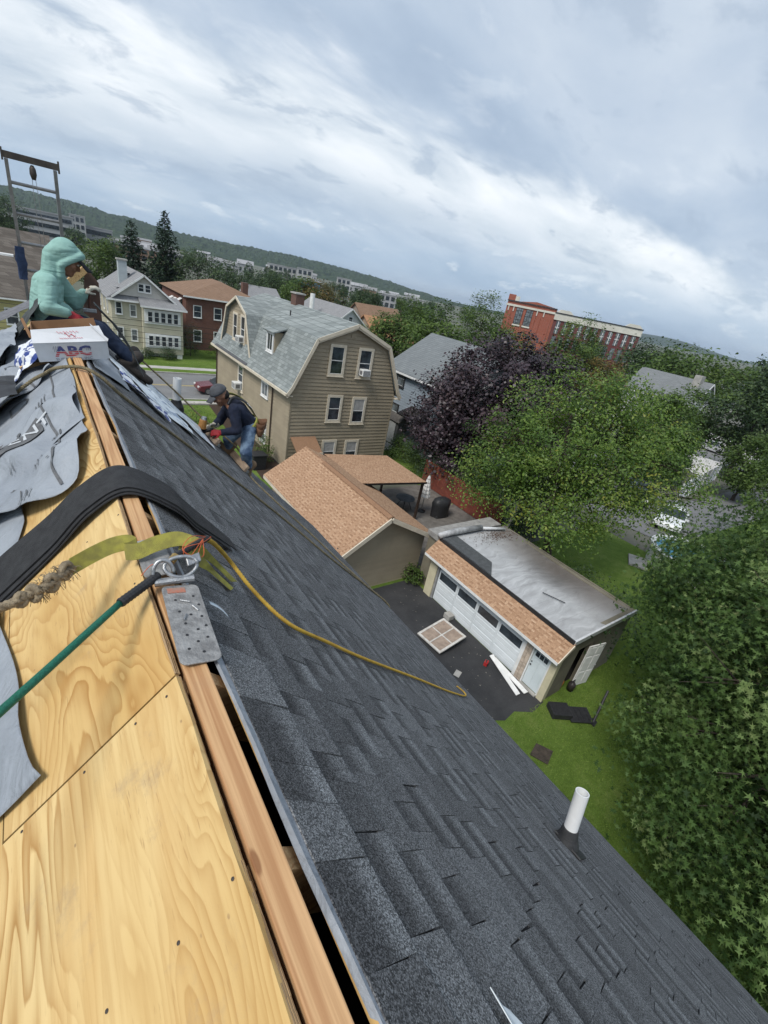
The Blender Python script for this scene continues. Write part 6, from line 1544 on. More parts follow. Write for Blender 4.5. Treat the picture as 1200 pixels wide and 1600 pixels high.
def wheel(parent, c, ax, r=0.33, w=0.22):
    c, ax = Vector(c), Vector(ax)
    o = MB().tube([c-ax*w/2, c+ax*w/2], r, 18).build('wheel', RUB, parent); MB().tube([c-ax*(w/2+0.005), c+ax*(w/2+0.005)], r*0.62, 14).build('rim', STEEL, o)
def car(label, loc, ang, paint, L_=4.6, W_=1.82, suv=0.0, group='parked cars'):
    o = thing('parked_car', label, 'car', loc, group); F = Vector((math.cos(ang), math.sin(ang), 0)); S_ = Vector((-F.y, F.x, 0)); B0_ = Vector(loc)
    P = lambda x, y, z_: B0_ + F*x + S_*y + Z_*z_
    H = 1.45+suv; hl = L_/2
    low = [(-hl, 0.35), (-hl, 0.80), (-hl+0.12, 0.95+suv*0.4), (-hl*0.45, 1.0+suv*0.4), (hl*0.42, 0.95+suv*0.4), (hl-0.15, 0.78+suv*0.3), (hl, 0.62), (hl, 0.35), (hl-0.5, 0.22), (-hl+0.5, 0.22)]
    vs, fs = [], []
    rows = (-0.5, -0.47, 0.47, 0.5); ins = (0.10, 0, 0, 0.10)
    for q, (r_, i_) in enumerate(zip(rows, ins)):
        for (x, z_) in low: vs.append(P(x*(1-i_*0.25), r_*W_, lerp(z_, 0.6, i_)))
    n = len(low)
    for q in range(3):
        for k in range(n): fs.append((q*n+k, q*n+(k+1) % n, (q+1)*n+(k+1) % n, (q+1)*n+k))
    fs += [tuple(range(n))[::-1], tuple(range(3*n, 4*n))]
    MB().add(vs, fs).build('body', paint, o, smooth=False, bevel=0.05)
    b0, b1, t0_, t1_ = -hl*(0.62+0.25*(suv > 0)), hl*0.40, -hl*(0.40+0.35*(suv > 0)), hl*0.08; zb = 0.94+suv*0.4
    g = [(b0, -0.46, zb), (b1, -0.46, zb), (b1, 0.46, zb), (b0, 0.46, zb), (t0_, -0.36, H), (t1_, -0.36, H), (t1_, 0.36, H), (t0_, 0.36, H)]
    gl = MB().add([P(x, y*W_, z_) for x, y, z_ in g], [(0,3,2,1),(4,5,6,7),(0,1,5,4),(1,2,6,5),(2,3,7,6),(3,0,4,7)]).build('glasshouse', GLASS, o, bevel=0.04)
    MB().add([P(x, y*W_, z_) for x, y, z_ in [(t0_-0.05, -0.355, H-0.02), (t1_+0.08, -0.355, H-0.02), (t1_+0.08, 0.355, H-0.02), (t0_-0.05, 0.355, H-0.02), (t0_+0.1, -0.33, H+0.045), (t1_-0.1, -0.33, H+0.045), (t1_-0.1, 0.33, H+0.045), (t0_+0.1, 0.33, H+0.045)]], [(0,3,2,1),(4,5,6,7),(0,1,5,4),(1,2,6,5),(2,3,7,6),(3,0,4,7)]).build('roof', paint, o, bevel=0.03)
    for s_ in (-1, 1):
        for x in (-hl*0.62, hl*0.62): wheel(o, P(x, s_*(W_/2-0.09), 0.33), S_)
        MB().obox(P(hl-0.05, s_*W_*0.36, 0.68), F, S_, Z_, 0.06, 0.16, 0.07).build('headlight', ACM, o); MB().obox(P(-hl+0.03, s_*W_*0.40, 0.80), F, S_, Z_, 0.05, 0.13, 0.08).build('tail_light', REDP, o)
        MB().obox(P((t0_+b1)/2, s_*W_*0.415, (zb+H)/2), F, S_, Z_, 0.03, 0.03, (H-zb)/2).build('pillar', paint, o)
        MB().obox(P(b1-0.25, s_*(W_/2+0.08), zb+0.05), F, S_, Z_, 0.05, 0.09, 0.07).build('mirror', paint, o)
def paintm(nm, c): return M(nm, c, tuple(x*0.9 for x in c), 0.5, 0.25, spec=0.6)
car('black car parked beside the white fence, seen through branches', (39.4, 15.3, 0), R(215), paintm('black_car', (0.015, 0.016, 0.018)), 4.7, 1.85, 0.2)
car('white car in the lot below the black car', (37.0, 11.0, 0), R(195), paintm('white_car', (0.70, 0.72, 0.73)), 4.5)
car('dark red car on the front street behind the crouching roofer', (13.6, 44.6, 0), R(180), paintm('wine_car', (0.14, 0.03, 0.035)), 4.5)
car('white van parked on the side street at the right edge', (76.0-1.6, 14.5, 0), R(90), paintm('white_van', (0.72, 0.72, 0.72)), 5.2, 1.95, 0.5)
car('silver car on the side street behind the white van', (76.0-1.6, 22.0, 0), R(90), paintm('silver_car', (0.45, 0.46, 0.47)), 4.6)
# round pool with stone edging
o = thing('garden_pool', 'round above ground pool with pale rim half hidden by the oak', 'pool', (30.2, 7.0, 0))
PW = M('pool_liner', (0.10, 0.33, 0.50), (0.06, 0.24, 0.40), 2, 0.1)
MB().lathe([(2.2, 0.0), (2.2, 1.15), (2.38, 1.17), (2.38, 1.22), (2.08, 1.22), (2.06, 1.0), (0.01, 1.0)], (30.2, 7.0, 0), 40).build('wall', WHITE, o); MB().lathe([(2.05, 1.004), (0.01, 1.006)], (30.2, 7.0, 0), 40).build('water', PW, o)
struct(MB().prism([(26.9, 8.9, 0.01), (28.2, 9.6, 0.01), (28.8, 8.7, 0.01), (27.4, 8.0, 0.01)], (0, 0, 0.10)).build('stone_paving', CONC))

# ------------------------------------------------------------ far town on the left and the hills
TW = M('town_white', (0.46, 0.46, 0.455), (0.36, 0.36, 0.355), 0.05, 0.8); TB = M('town_brown', (0.32, 0.20, 0.14), (0.26, 0.17, 0.12), 0.05, 0.8); TG = M('town_grey', (0.36, 0.36, 0.37), (0.28, 0.28, 0.29), 0.05, 0.8); TBL = M('town_blue', (0.10, 0.24, 0.42), (0.08, 0.2, 0.36), 0.05, 0.7)
def block(label, az, dist, w, h, dep, mat, floors, bands=True, group='far town buildings', z0=0.0, rot=0.0):
    az = R(az); c = Vector((math.sin(az)*dist, math.cos(az)*dist, z0)); F = Vector((math.sin(az+rot), math.cos(az+rot), 0)); S_ = Vector((F.y, -F.x, 0))
    o = thing('town_building', label, 'building', c, group)
    MB().obox(c + F*dep/2 + Z_*(h/2), S_, F, Z_, w/2, dep/2, h/2).build('wall', mat, o)
    fh = h/floors
    for k in range(floors):
        if bands: MB().obox(c - F*0.12 + Z_*(fh*(k+0.5)), S_, F, Z_, w*0.47, 0.1, fh*0.24).build('window_band', GLASS, o)
        else:
            nb = max(3, int(w/4))
            for j in range(nb): MB().obox(c - F*0.12 + S_*(w*(-0.45+0.9*(j+0.5)/nb)) + Z_*(fh*(k+0.5)), S_, F, Z_, w*0.3/nb, 0.1, fh*0.3).build('window', GLASS, o)
    MB().obox(c + F*dep/2 + Z_*(h+0.3), S_, F, Z_, w/2+0.3, dep/2+0.3, 0.3).build('roof', TG, o)
block('long parking deck with dark bands behind the ladder', 1.3, 300, 26, 14, 30, TW, 4)
block('pale stair tower beside the parking deck at the far left', 4.1, 420, 9, 17, 12, TW, 4, False)
block('low grey building with a dark roof right of the pale tower', 5.4, 430, 22, 12, 20, TG, 2)
block('white town house beyond the dark trees', 8.0, 380, 20, 7, 14, TW, 2, False)
block('brown brick block low in the far town', 9.2, 340, 26, 6, 14, TB, 2, False)
block('white row with many windows left of the beige house roof', 23.2, 420, 24, 12, 18, TW, 3, False)
block('white block with tall dark windows above the beige house roof', 25.6, 400, 12, 13, 16, TW, 3, False)
block('low blue roofed building above the beige house', 25.9, 230, 12, 8.2, 10, TBL, 1, False)
block('white block with dark windows beyond the round green tree', 30.0, 420, 12, 12, 16, TW, 3, False)
block('small white buildings near the end of the hill', 37.5, 380, 26, 8, 16, TW, 2, False)
block('grey low block right of the round tree', 35.5, 330, 16, 8, 14, TG, 2, False)
rr = random.Random(4)
for k in range(34):
    az = rr.uniform(-3, 42); dist = rr.uniform(330, 900)
    if k < 34:
        az_ = R(az); c = Vector((math.sin(az_)*dist, math.cos(az_)*dist, 0)); w = rr.uniform(8, 22); h = rr.uniform(5, 9); mt = rr.choice((TW, TG, TB, TG))
        o = thing('town_building', 'small gabled building in the distant town below the hills', 'building', c, 'small distant town buildings')
        F = Vector((math.sin(az_), math.cos(az_), 0)); S_ = Vector((F.y, -F.x, 0))
        MB().obox(c + F*5 + Z_*h/2, S_, F, Z_, w/2, 5, h/2).build('wall', mt, o)
        MB().prism([c - S_*(w/2+0.4) + Z_*h - F*0.5, c - S_*(w/2+0.4) + Z_*(h+2.6) + F*5, c - S_*(w/2+0.4) + Z_*h + F*10.5], S_*(w+0.8)).build('roof', rr.choice((GREYR, TG)), o)
        for j in range(3): MB().obox(c - F*0.1 + S_*(w*(-0.3+0.3*j)) + Z_*h*0.6, S_, F, Z_, w*0.06, 0.08, h*0.14).build('window', GLASS, o)
# hills: a long wooded ridge
HILLM, t, bs = new_mat('wooded_hill')
co = t.coord('Object'); v1 = t.voro(co, 0.055); n1 = t.noise(co, 0.006, 5)
c = t.ramp(v1, [(0.0, (0.070, 0.100, 0.046)), (0.45, (0.036, 0.056, 0.028)), (0.9, (0.012, 0.022, 0.013))]); c = t.mix(t.smooth(n1, 0.4, 0.7), c, (0.035, 0.055, 0.03))
t.put(bs.inputs['Base Color'], c); setp(bs, rough=0.95, spec=0.05); bump(t, bs, v1, -1.0, 6.0)
prof = [(-12, 1.7), (-6, 1.65), (-1.3, 1.62), (3.2, 1.60), (7.7, 1.35), (12.8, 0.95), (16, 0.98), (20.3, 1.08), (24, 1.12), (27.2, 1.05), (31, 0.85), (34.5, 0.62), (38.5, 0.28), (43, -0.05), (50, -0.1)]
def hel(a):
    for (a0, e0), (a1, e1) in zip(prof, prof[1:]):
        if a0 <= a <= a1: s_ = (a-a0)/(a1-a0); return lerp(e0, e1, s_*s_*(3-2*s_))
    return -0.1
from mathutils import noise as mnoise
def hill_pt(u, v):
    a = lerp(-12, 50, u); e = hel(a); D0 = 2300; D = lerp(1500, 3000, v)
    H = 12 + math.tan(R(e))*2500; sh_ = math.sin(min(1, v/0.62)*math.pi/2)**1.5 if v < 0.62 else 1-(v-0.62)*0.4
    x, y = math.sin(R(a))*D, math.cos(R(a))*D
    z_ = max(0, H)*sh_ + (10*mnoise.noise((x*0.016, y*0.016, 0)) + 9*abs(mnoise.noise((x*0.05, y*0.05, 3))) + 6*mnoise.noise((x*0.11, y*0.11, 5)))*min(1, v*4)*min(1, max(0, H)/40) - 1.5
    return (x, y, z_)
struct(MB().grid(hill_pt, 420, 40).build('hills', HILLM, None, smooth=False))
# faint far ridge at the right
struct(MB().grid(lambda u, v: (math.sin(R(lerp(52, 95, u)))*lerp(4200, 5200, v), math.cos(R(lerp(52, 95, u)))*lerp(4200, 5200, v), max(-1.0, (52 + 26*math.sin(u*9) + 14*math.sin(u*23))*math.sin(math.pi*min(1, v*1.3)*0.5))), 90, 8).build('hills', HILLM, None))
# air: one even box of haze
HZ, t, bs = new_mat('haze_air')
t.t.nodes.remove(bs); pv = t.t.nodes.new('ShaderNodeVolumePrincipled'); pv.inputs['Color'].default_value = (0.72, 0.82, 0.95, 1); pv.inputs['Density'].default_value = 0.00010; pv.inputs['Anisotropy'].default_value = 0.2
t.t.links.new(pv.outputs[0], t.t.nodes['Material Output'].inputs['Volume'])
o = MB().box(-9100, 9100, -9100, 9100, -1.5, 130).build('haze', HZ); o['kind'] = 'stuff'

# utility wires over the street and a lamp pole
WIRE = M('wire_black', (0.02, 0.02, 0.02), (0.03, 0.03, 0.03), 5, 0.6)
o = thing('utility_wires', 'dark overhead wires strung across the front of the cream house', 'wire', (5, 55.5, 4))
for k, z_ in enumerate((5.0, 4.45, 3.9, 3.35, 2.9)):
    pts = [Vector((x, 56.0-0.12*k, z_ - 0.9*(1-((x-8)/32)**2) + 0.2 - 0.045*(x-8)*0.3)) for x in range(-24, 41, 4)]
    MB().tube(pts, 0.022, 5).build('wire', WIRE, o)
for x in (-26.0, 42.0):
    o2 = thing('utility_pole', 'wooden utility pole on the far sidewalk' + (' at the left' if x < 0 else ' at the right'), 'utility pole', (x, 55.8, 0)); MB().tube([(x, 55.8, 0), (x, 55.8, 9.5)], [0.17, 0.12], 10).build('pole', BARK, o2); MB().box(x-1.2, x+1.2, 55.72, 55.88, 8.6, 8.75).build('crossarm', BARK, o2)
# ------------------------------------------------------------ vegetation
LEAF_OVAL = np.array([(-0.5, 0, 0), (-0.12, 0.26, 0.03), (0.5, 0, -0.04), (-0.12, -0.26, 0.03)])
LEAF_WIDE = np.array([(-0.5, 0, 0), (-0.25, 0.40, 0.05), (0.22, 0.36, 0.02), (0.5, 0, -0.08), (0.22, -0.36, 0.02), (-0.25, -0.40, 0.05)])
# pin oak leaf: deep pointed lobes
LEAF_OAK = np.array([(-0.55, 0.0, 0), (-0.22, 0.045, 0.01), (-0.12, 0.27, -0.03), (-0.05, 0.06, 0.02), (0.20, 0.34, -0.07), (0.16, 0.055, 0.01), (0.60, 0.02, -0.10), (0.17, -0.055, 0.01), (0.22, -0.33, -0.07), (-0.04, -0.06, 0.02), (-0.10, -0.26, -0.03), (-0.22, -0.045, 0.01)])
def leaf_field(cen, nrm, size, shape, rs):
    n = len(cen); k = len(shape)
    nrm = nrm/np.maximum(1e-6, np.linalg.norm(nrm, axis=1, keepdims=True))
    a = rs.normal(size=(n, 3)); a -= nrm*np.sum(a*nrm, axis=1, keepdims=True); a /= np.maximum(1e-6, np.linalg.norm(a, axis=1, keepdims=True))
    b_ = np.cross(nrm, a); s = size[:, None, None]
    return cen[:, None, :] + s*(shape[None, :, 0:1]*a[:, None, :] + shape[None, :, 1:2]*b_[:, None, :] + shape[None, :, 2:3]*nrm[:, None, :])
def crown_points(ells, nclump, nleaf, spread, rs, flat=0.7, shell=0.5, droop=0.0):
    """clumped leaf centres in a union of ellipsoids"""
    vol = np.array([e[3]*e[4]*e[5] for e in ells]); pk = rs.choice(len(ells), nclump, p=vol/vol.sum())
    d_ = rs.normal(size=(nclump, 3)); d_ /= np.linalg.norm(d_, axis=1, keepdims=True)
    r_ = (shell + (1-shell)*rs.rand(nclump)**0.6)
    E_ = np.array(ells)[pk]; cc = E_[:, :3] + d_*r_[:, None]*E_[:, 3:6]
    per = rs.multinomial(nleaf, np.full(nclump, 1.0/nclump)); ids = np.repeat(np.arange(nclump), per)
    sp = spread*1.15*rs.uniform(0.6, 1.5, nclump)[ids]
    off = np.clip(rs.normal(size=(nleaf, 3)), -1.7, 1.7)*sp[:, None]; off[:, 2] *= flat
    off[:, 2] -= droop*np.hypot(off[:, 0], off[:, 1])
    P = cc[ids] + off
    ctr = E_[ids][:, :3]; out = P-ctr; out /= np.maximum(1e-6, np.linalg.norm(out, axis=1, keepdims=True))
    tone_c = rs.normal(0, 0.22, nclump)[ids]
    return P, out, cc, tone_c
def make_tree(name, label, base, ells, mat, nclump, nleaf, spread, lsize, seed, shape=LEAF_OVAL, trunk_r=0.25, trunk_h=None, group=None, up=0.9, flat=0.7, shell=0.5, nlimb=14, cat='tree', droop=0.0, bark=None, tmean=0.45, rand=0.5):
    rs = np.random.RandomState(seed); o = thing(name, label, cat, base, group)
    P, out, cc, tc = crown_points(ells, nclump, nleaf, spread, rs, flat, shell, droop)
    keep = P[:, 2] > 0.05; P, out, tc = P[keep], out[keep], tc[keep]; n = len(P)
    nrm = out*0.55 + np.array([0, 0, up]) + rs.normal(size=(n, 3))*rand
    sz = lsize*rs.uniform(0.65, 1.3, n)
    me = np_mesh('crown', leaf_field(P, nrm, sz, shape, rs), len(shape), np.clip(tmean + tc + rs.normal(0, 0.09, n), 0, 1), mat)
    link('crown', me, o)
    # trunk and limbs
    B_ = Vector(base); top = Vector((ells[0][0], ells[0][1], ells[0][2])); th_ = trunk_h or max(0.5, (top.z-ells[0][5]*0.6))
    mid = Vector((lerp(B_.x, top.x, 0.5), lerp(B_.y, top.y, 0.5), th_))
    tr = MB(); tr.tube(spline([B_ - Z_*0.1, B_.lerp(mid, 0.5) + Vector((rs.uniform(-.1, .1), rs.uniform(-.1, .1), 0)), mid, top + Z_*ells[0][5]*0.3], 5), [trunk_r*(1.15-0.9*k/15) for k in range(16)], 9)
    tr.build('trunk', bark or BARK, o, smooth=True)
    lm = MB(); idx = rs.choice(len(cc), min(nlimb, len(cc)), replace=False)
    for i in idx:
        e_ = Vector(cc[i]); t_ = rs.uniform(0.1, 0.9); s_ = mid.lerp(top, t_); m_ = s_.lerp(e_, 0.5) + Vector((rs.uniform(-.3, .3), rs.uniform(-.3, .3), rs.uniform(-0.1, 0.4)))
        r0 = trunk_r*0.36*(1-t_*0.5)
        lm.tube(spline([s_, m_, e_], 4), [lerp(r0, r0*0.12, k/8) for k in range(9)], 5)
        for q in range(3):
            e2 = e_ + Vector((rs.normal(0, spread*1.4), rs.normal(0, spread*1.4), rs.normal(0.1, spread*0.8))); lm.tube([m_.lerp(e_, 0.4+0.15*q), e2], [r0*0.35, r0*0.06], 4)
    lm.build('limbs', bark or BARK, o, smooth=True)
    return o
G_OAK = mat_leaf('oak_leaf', [(0.018, 0.040, 0.011), (0.044, 0.086, 0.022), (0.084, 0.142, 0.038), (0.150, 0.218, 0.072), (0.24, 0.28, 0.115)], 0.6, 0.25, 0.2)
G_CHER = mat_leaf('cherry_leaf', [(0.034, 0.072, 0.013), (0.074, 0.138, 0.026), (0.125, 0.205, 0.038), (0.190, 0.262, 0.054), (0.31, 0.30, 0.055)], 0.5, 0.35, 0.35)
G_MAPLE = mat_leaf('purple_leaf', [(0.014, 0.009, 0.013), (0.030, 0.019, 0.026), (0.050, 0.032, 0.040), (0.080, 0.052, 0.058), (0.095, 0.064, 0.05)], 0.45, 0.12, 0.45)
G_MID = mat_leaf('green_leaf', [(0.030, 0.058, 0.014), (0.062, 0.106, 0.026), (0.098, 0.152, 0.038), (0.140, 0.190, 0.052)], 0.6, 0.25, 0.2)
G_DARK = mat_leaf('dark_leaf', [(0.016, 0.034, 0.014), (0.034, 0.064, 0.024), (0.060, 0.098, 0.036), (0.088, 0.128, 0.048)], 0.55, 0.15, 0.3)
G_AUT = mat_leaf('turning_leaf', [(0.05, 0.05, 0.014), (0.10, 0.085, 0.022), (0.16, 0.11, 0.03), (0.20, 0.12, 0.04)], 0.55, 0.25, 0.3)
G_CON = mat_leaf('needle', [(0.010, 0.024, 0.014), (0.020, 0.041, 0.024), (0.036, 0.062, 0.035)], 0.6, 0.05, 0.2)

# pin oak beside the house, close to the camera
make_tree('pin_oak', 'large pin oak with pointed leaves filling the right edge', (14.6, -1.6, 0), [(14.2, -0.9, 5.6, 4.3, 3.8, 3.4), (11.6, -2.0, 3.6, 3.2, 3.0, 2.5), (17.0, 2.2, 5.6, 3.2, 2.4, 2.5), (15.5, -2.8, 7.2, 3.4, 3.0, 2.4), (11.0, -4.5, 3.6, 3.0, 3.0, 2.4), (17.6, 0.2, 7.9, 3.0, 2.6, 2.2), (15.2, 3.1, 4.6, 1.8, 1.2, 1.7), (20.0, 1.5, 7.4, 2.6, 2.4, 2.0), (13.2, 0.9, 3.9, 2.4, 1.6, 1.9), (16.2, 2.6, 5.6, 2.4, 1.7, 2.0), (13.4, 1.5, 2.9, 1.9, 1.4, 1.6), (11.0, -1.0, 2.4, 1.7, 1.5, 1.5), (19.0, 3.0, 4.6, 2.2, 2.0, 2.2), (10.4, -2.4, 3.3, 2.4, 2.2, 2.1), (9.6, -4.6, 3.0, 2.2, 2.4, 2.0), (20.6, 4.3, 4.7, 2.2, 1.7, 1.9), (15.0, 2.2, 6.4, 2.2, 1.8, 1.6), (12.6, 0.6, 5.0, 1.8, 1.5, 1.4), (12.0, -0.6, 1.8, 1.6, 1.4, 1.2)], G_OAK, 760, 118000, 0.38, 0.190, 21, LEAF_OAK, 0.32, 2.2, nlimb=90, up=0.5, flat=0.55, shell=0.55, droop=0.45, rand=0.85, tmean=0.40)
# yellow green cherry behind the garage
make_tree('cherry_tree', 'tall yellow green leafy tree behind the flat roofed garage', (21.6, 11.0, 0), [(20.6, 12.2, 7.2, 3.6, 3.6, 3.2), (22.6, 9.6, 6.4, 3.4, 3.2, 2.6), (18.9, 14.0, 5.4, 2.4, 2.4, 2.2), (19.4, 11.3, 5.0, 2.2, 2.2, 1.7), (24.0, 8.3, 5.6, 2.4, 2.4, 1.8), (20.4, 8.9, 4.9, 2.0, 1.8, 1.3), (18.4, 12.4, 3.9, 1.7, 1.6, 1.4), (19.0, 9.8, 3.9, 1.5, 1.5, 1.0), (21.3, 11.4, 9.3, 2.3, 2.3, 1.7), (23.2, 10.0, 8.3, 2.2, 2.2, 1.6), (18.3, 13.8, 4.2, 1.8, 1.8, 1.7), (18.4, 9.0, 4.4, 1.7, 1.5, 1.2)], G_CHER, 560, 48000, 0.36, 0.155, 22, LEAF_OVAL, 0.24, 2.6, nlimb=44, up=0.8, flat=0.7, shell=0.45, tmean=0.42)
# purple maple
make_tree('purple_maple', 'dark purple leaved maple in the middle of the yards', (25.3, 20.6, 0), [(25.4, 20.6, 6.6, 4.5, 4.5, 4.1), (23.4, 22.5, 4.8, 3.3, 3.3, 3.0), (27.3, 18.5, 7.4, 3.0, 3.0, 2.5), (22.9, 20.6, 3.0, 2.3, 2.5, 1.9)], G_MAPLE, 420, 42000, 0.40, 0.18, 23, LEAF_WIDE, 0.3, 2.2, nlimb=24, up=0.7, shell=0.62)
def simple_tree(name, label, x, y, top, bot, rad, mat, seed, n=5200, lsize=None, shape=LEAF_OVAL, group='trees of the neighbourhood', lobes=4):
    rs = random.Random(seed); h = top-bot; ls = lsize or max(0.22, rad*0.085)
    ells = [(x, y, (top+bot)/2, rad*0.85, rad*0.85, h*0.5)]
    n = int(n*1.5)
    for k in range(lobes):
        a_ = rs.uniform(0, 6.28); q = rad*rs.uniform(0.35, 0.6); r_ = rad*rs.uniform(0.38, 0.6)
        zz = rs.uniform(bot+r_*0.7, max(bot+r_*0.71, top-r_*0.9)); ells.append((x+q*math.cos(a_), y+q*math.sin(a_), zz, r_, r_, min(r_, h*0.4)))
    return make_tree(name, label, (x, y, 0), ells, mat, int(60+rad*18), n, rad*0.13, ls, seed, shape, max(0.12, rad*0.06), max(1.0, bot*0.8), group, nlimb=10, shell=0.6)
def conifer(name, label, x, y, top, rad, seed, n=9000, dens=1.0):
    rs = np.random.RandomState(seed); o = thing(name, label, 'conifer', (x, y, 0), 'conifers behind the cream house')
    MB().tube([(x, y, -0.1), (x, y, top*0.98)], [0.32, 0.03], 8).build('trunk', BARK, o)
    V_, T_ = [], []; z_ = 1.0; k = 0; lm = MB()
    while z_ < top-0.2:
        fr = (top-z_)/(top-1.0); L_ = rad*fr**0.8; nb = 7 if fr > 0.2 else 5
        for j in range(nb):
            a_ = 2*math.pi*(j/nb) + k*0.7 + rs.uniform(-0.2, 0.2); l_ = L_*rs.uniform(0.75, 1.12); m_ = max(6, int(60*l_/rad*dens))
            lm.tube([(x, y, z_), (x+l_*math.cos(a_), y+l_*math.sin(a_), z_-l_*0.10+0.25*l_*0.3)], [0.05, 0.01], 4)
            for q in range(m_):
                s_ = rs.uniform(0.15, 1.0)*l_; w_ = (1-s_/l_*0.75)*0.62*rs.normal()
                V_.append((x+s_*math.cos(a_)-w_*math.sin(a_), y+s_*math.sin(a_)+w_*math.cos(a_), z_ - 0.08*s_ + 0.22*(s_/max(l_, .1))**2 + rs.normal()*0.16)); T_.append(0.35+0.4*s_/l_+rs.normal()*0.12)
        z_ += rs.uniform(0.38, 0.58); k += 1
    lm.build('limbs', BARK, o)
    P = np.array(V_); nrm = rs.normal(size=P.shape)*0.5 + np.array([0, 0, 1.0])
    link('crown', np_mesh('crown', leaf_field(P, nrm, 0.62*rs.uniform(0.6, 1.3, len(P)), np.array([(-0.5, 0, 0), (0, 0.17, 0.03), (0.5, 0, -0.06), (0, -0.17, 0.03)]), rs), 4, np.clip(np.array(T_), 0, 1), G_CON), o)
conifer('spruce_tree', 'tall pointed dark spruce behind the cream house', 17.9, 88.2, 16.4, 5.0, 31)
conifer('spruce_tree', 'shorter ragged conifer left of the tall spruce', 13.6, 91.0, 13.9, 5.4, 32, dens=1.0)
LT = [('round tree behind the seated roofer\u2019s head', 9.0, 94.6, 10.4, 3.0, 4.2, G_MID), ('dark leafy tree right of the tall spruce', 22.1, 85.2, 12.0, 2.0, 3.6, G_DARK), ('dark tree behind the brick block', 26.5, 82.0, 11.6, 2.0, 3.8, G_DARK),
      ('tree above the roof of the beige house, left of its chimney', 45.1, 111.2, 10.9, 3.5, 4.6, G_DARK), ('half turned rusty tree behind the white house', 50.5, 97.9, 10.7, 4.0, 5.0, G_AUT), ('green tree standing left of the rusty one', 47.0, 100.0, 10.6, 4.0, 4.4, G_MID), ('dense round green tree at the end of the ridge line', 56.8, 88.3, 11.9, 4.0, 4.0, G_DARK),
      ('pale green tree below the end of the hill', 67.7, 86.7, 11.6, 3.5, 4.0, G_MID), ('wide green tree behind the blue house', 41.1, 46.4, 11.3, 2.0, 4.8, G_MID), ('green tree left of the blue house roof', 41.0, 55.5, 9.2, 2.0, 4.2, G_MID), ('green tree left of the large brick building', 68.9, 65.4, 14.6, 4.0, 4.8, G_MID), ('pointed green tree in front of the large brick building', 53.5, 34.2, 13.4, 3.0, 3.6, G_MID),
      ('windblown broad tree behind the white cottage', 92.0, 36.0, 12.4, 2.0, 8.4, G_MID), ('dark tree at the right edge of the picture', 60.0, 15.0, 12.6, 2.5, 4.2, G_DARK), ('bushy tree left of the white cottage', 47.5, 18.2, 8.2, 1.0, 3.8, G_MID), ('dark oak at the right edge beyond the near oak', 36.5, 5.4, 9.0, 2.5, 2.6, G_MID), ('green tree below the brick building\u2019s right end', 52.8, 29.4, 9.4, 3.0, 3.4, G_AUT),
      ('far dark tree at the left edge', -2.4, 160.0, 15.4, 6.0, 4.4, G_DARK), ('tree beside the windblown tree', 88.0, 23.0, 12.6, 3.0, 6.5, G_MID), ('low tree by the side street', 62.0, 24.0, 6.0, 1.0, 3.0, G_MID), ('tree between brick building and maple', 60.0, 50.0, 10.2, 3.0, 4.5, G_MID), ('dark tree right of the brick block', 32.0, 90.0, 10.0, 2.0, 4.0, G_DARK), ('tree beyond the white cottage gable', 96.0, 46.0, 12.0, 3.0, 6.0, G_DARK),
      ('leafy tree just in front of the white cottage', 61.0, 22.0, 8.3, 1.5, 4.0, G_MID), ('bushy tree in front of the dark right edge tree', 52.0, 11.5, 6.5, 1.0, 3.0, G_MID), ('leafy tree behind the parking lot fence', 47.5, 16.5, 4.2, 0.6, 1.8, G_MID)]
for i, (lab, x, y, tp, bt, rd, mt) in enumerate(LT):
    simple_tree('broadleaf_tree', lab, x, y, tp, bt, rd, mt, 100+i, n=7000 if math.hypot(x, y) < 70 else 4200)
# more tree tops in the far town
rr = random.Random(9)
for k in range(70):
    az = rr.uniform(-3, 46); D = rr.uniform(150, 620); x, y = math.sin(R(az))*D, math.cos(R(az))*D; rd = rr.uniform(3.0, 5.5); tp = rr.uniform(7.0, 11.0)
    simple_tree('broadleaf_tree', 'small tree among the distant town roofs', x, y, tp, 1.0, rd, rr.choice((G_DARK, G_MID, G_DARK)), 300+k, n=900, lsize=0.75, group='distant town trees', lobes=3)
for k in range(16):
    az = rr.uniform(58, 88); D = rr.uniform(90, 260); x, y = math.sin(R(az))*D, math.cos(R(az))*D; rd = rr.uniform(3.5, 6); tp = rr.uniform(8, 11.5)
    simple_tree('broadleaf_tree', 'distant tree beyond the side street', x, y, tp, 1.0, rd, rr.choice((G_DARK, G_MID)), 400+k, n=1500, lsize=0.7, group='distant trees at the right', lobes=3)
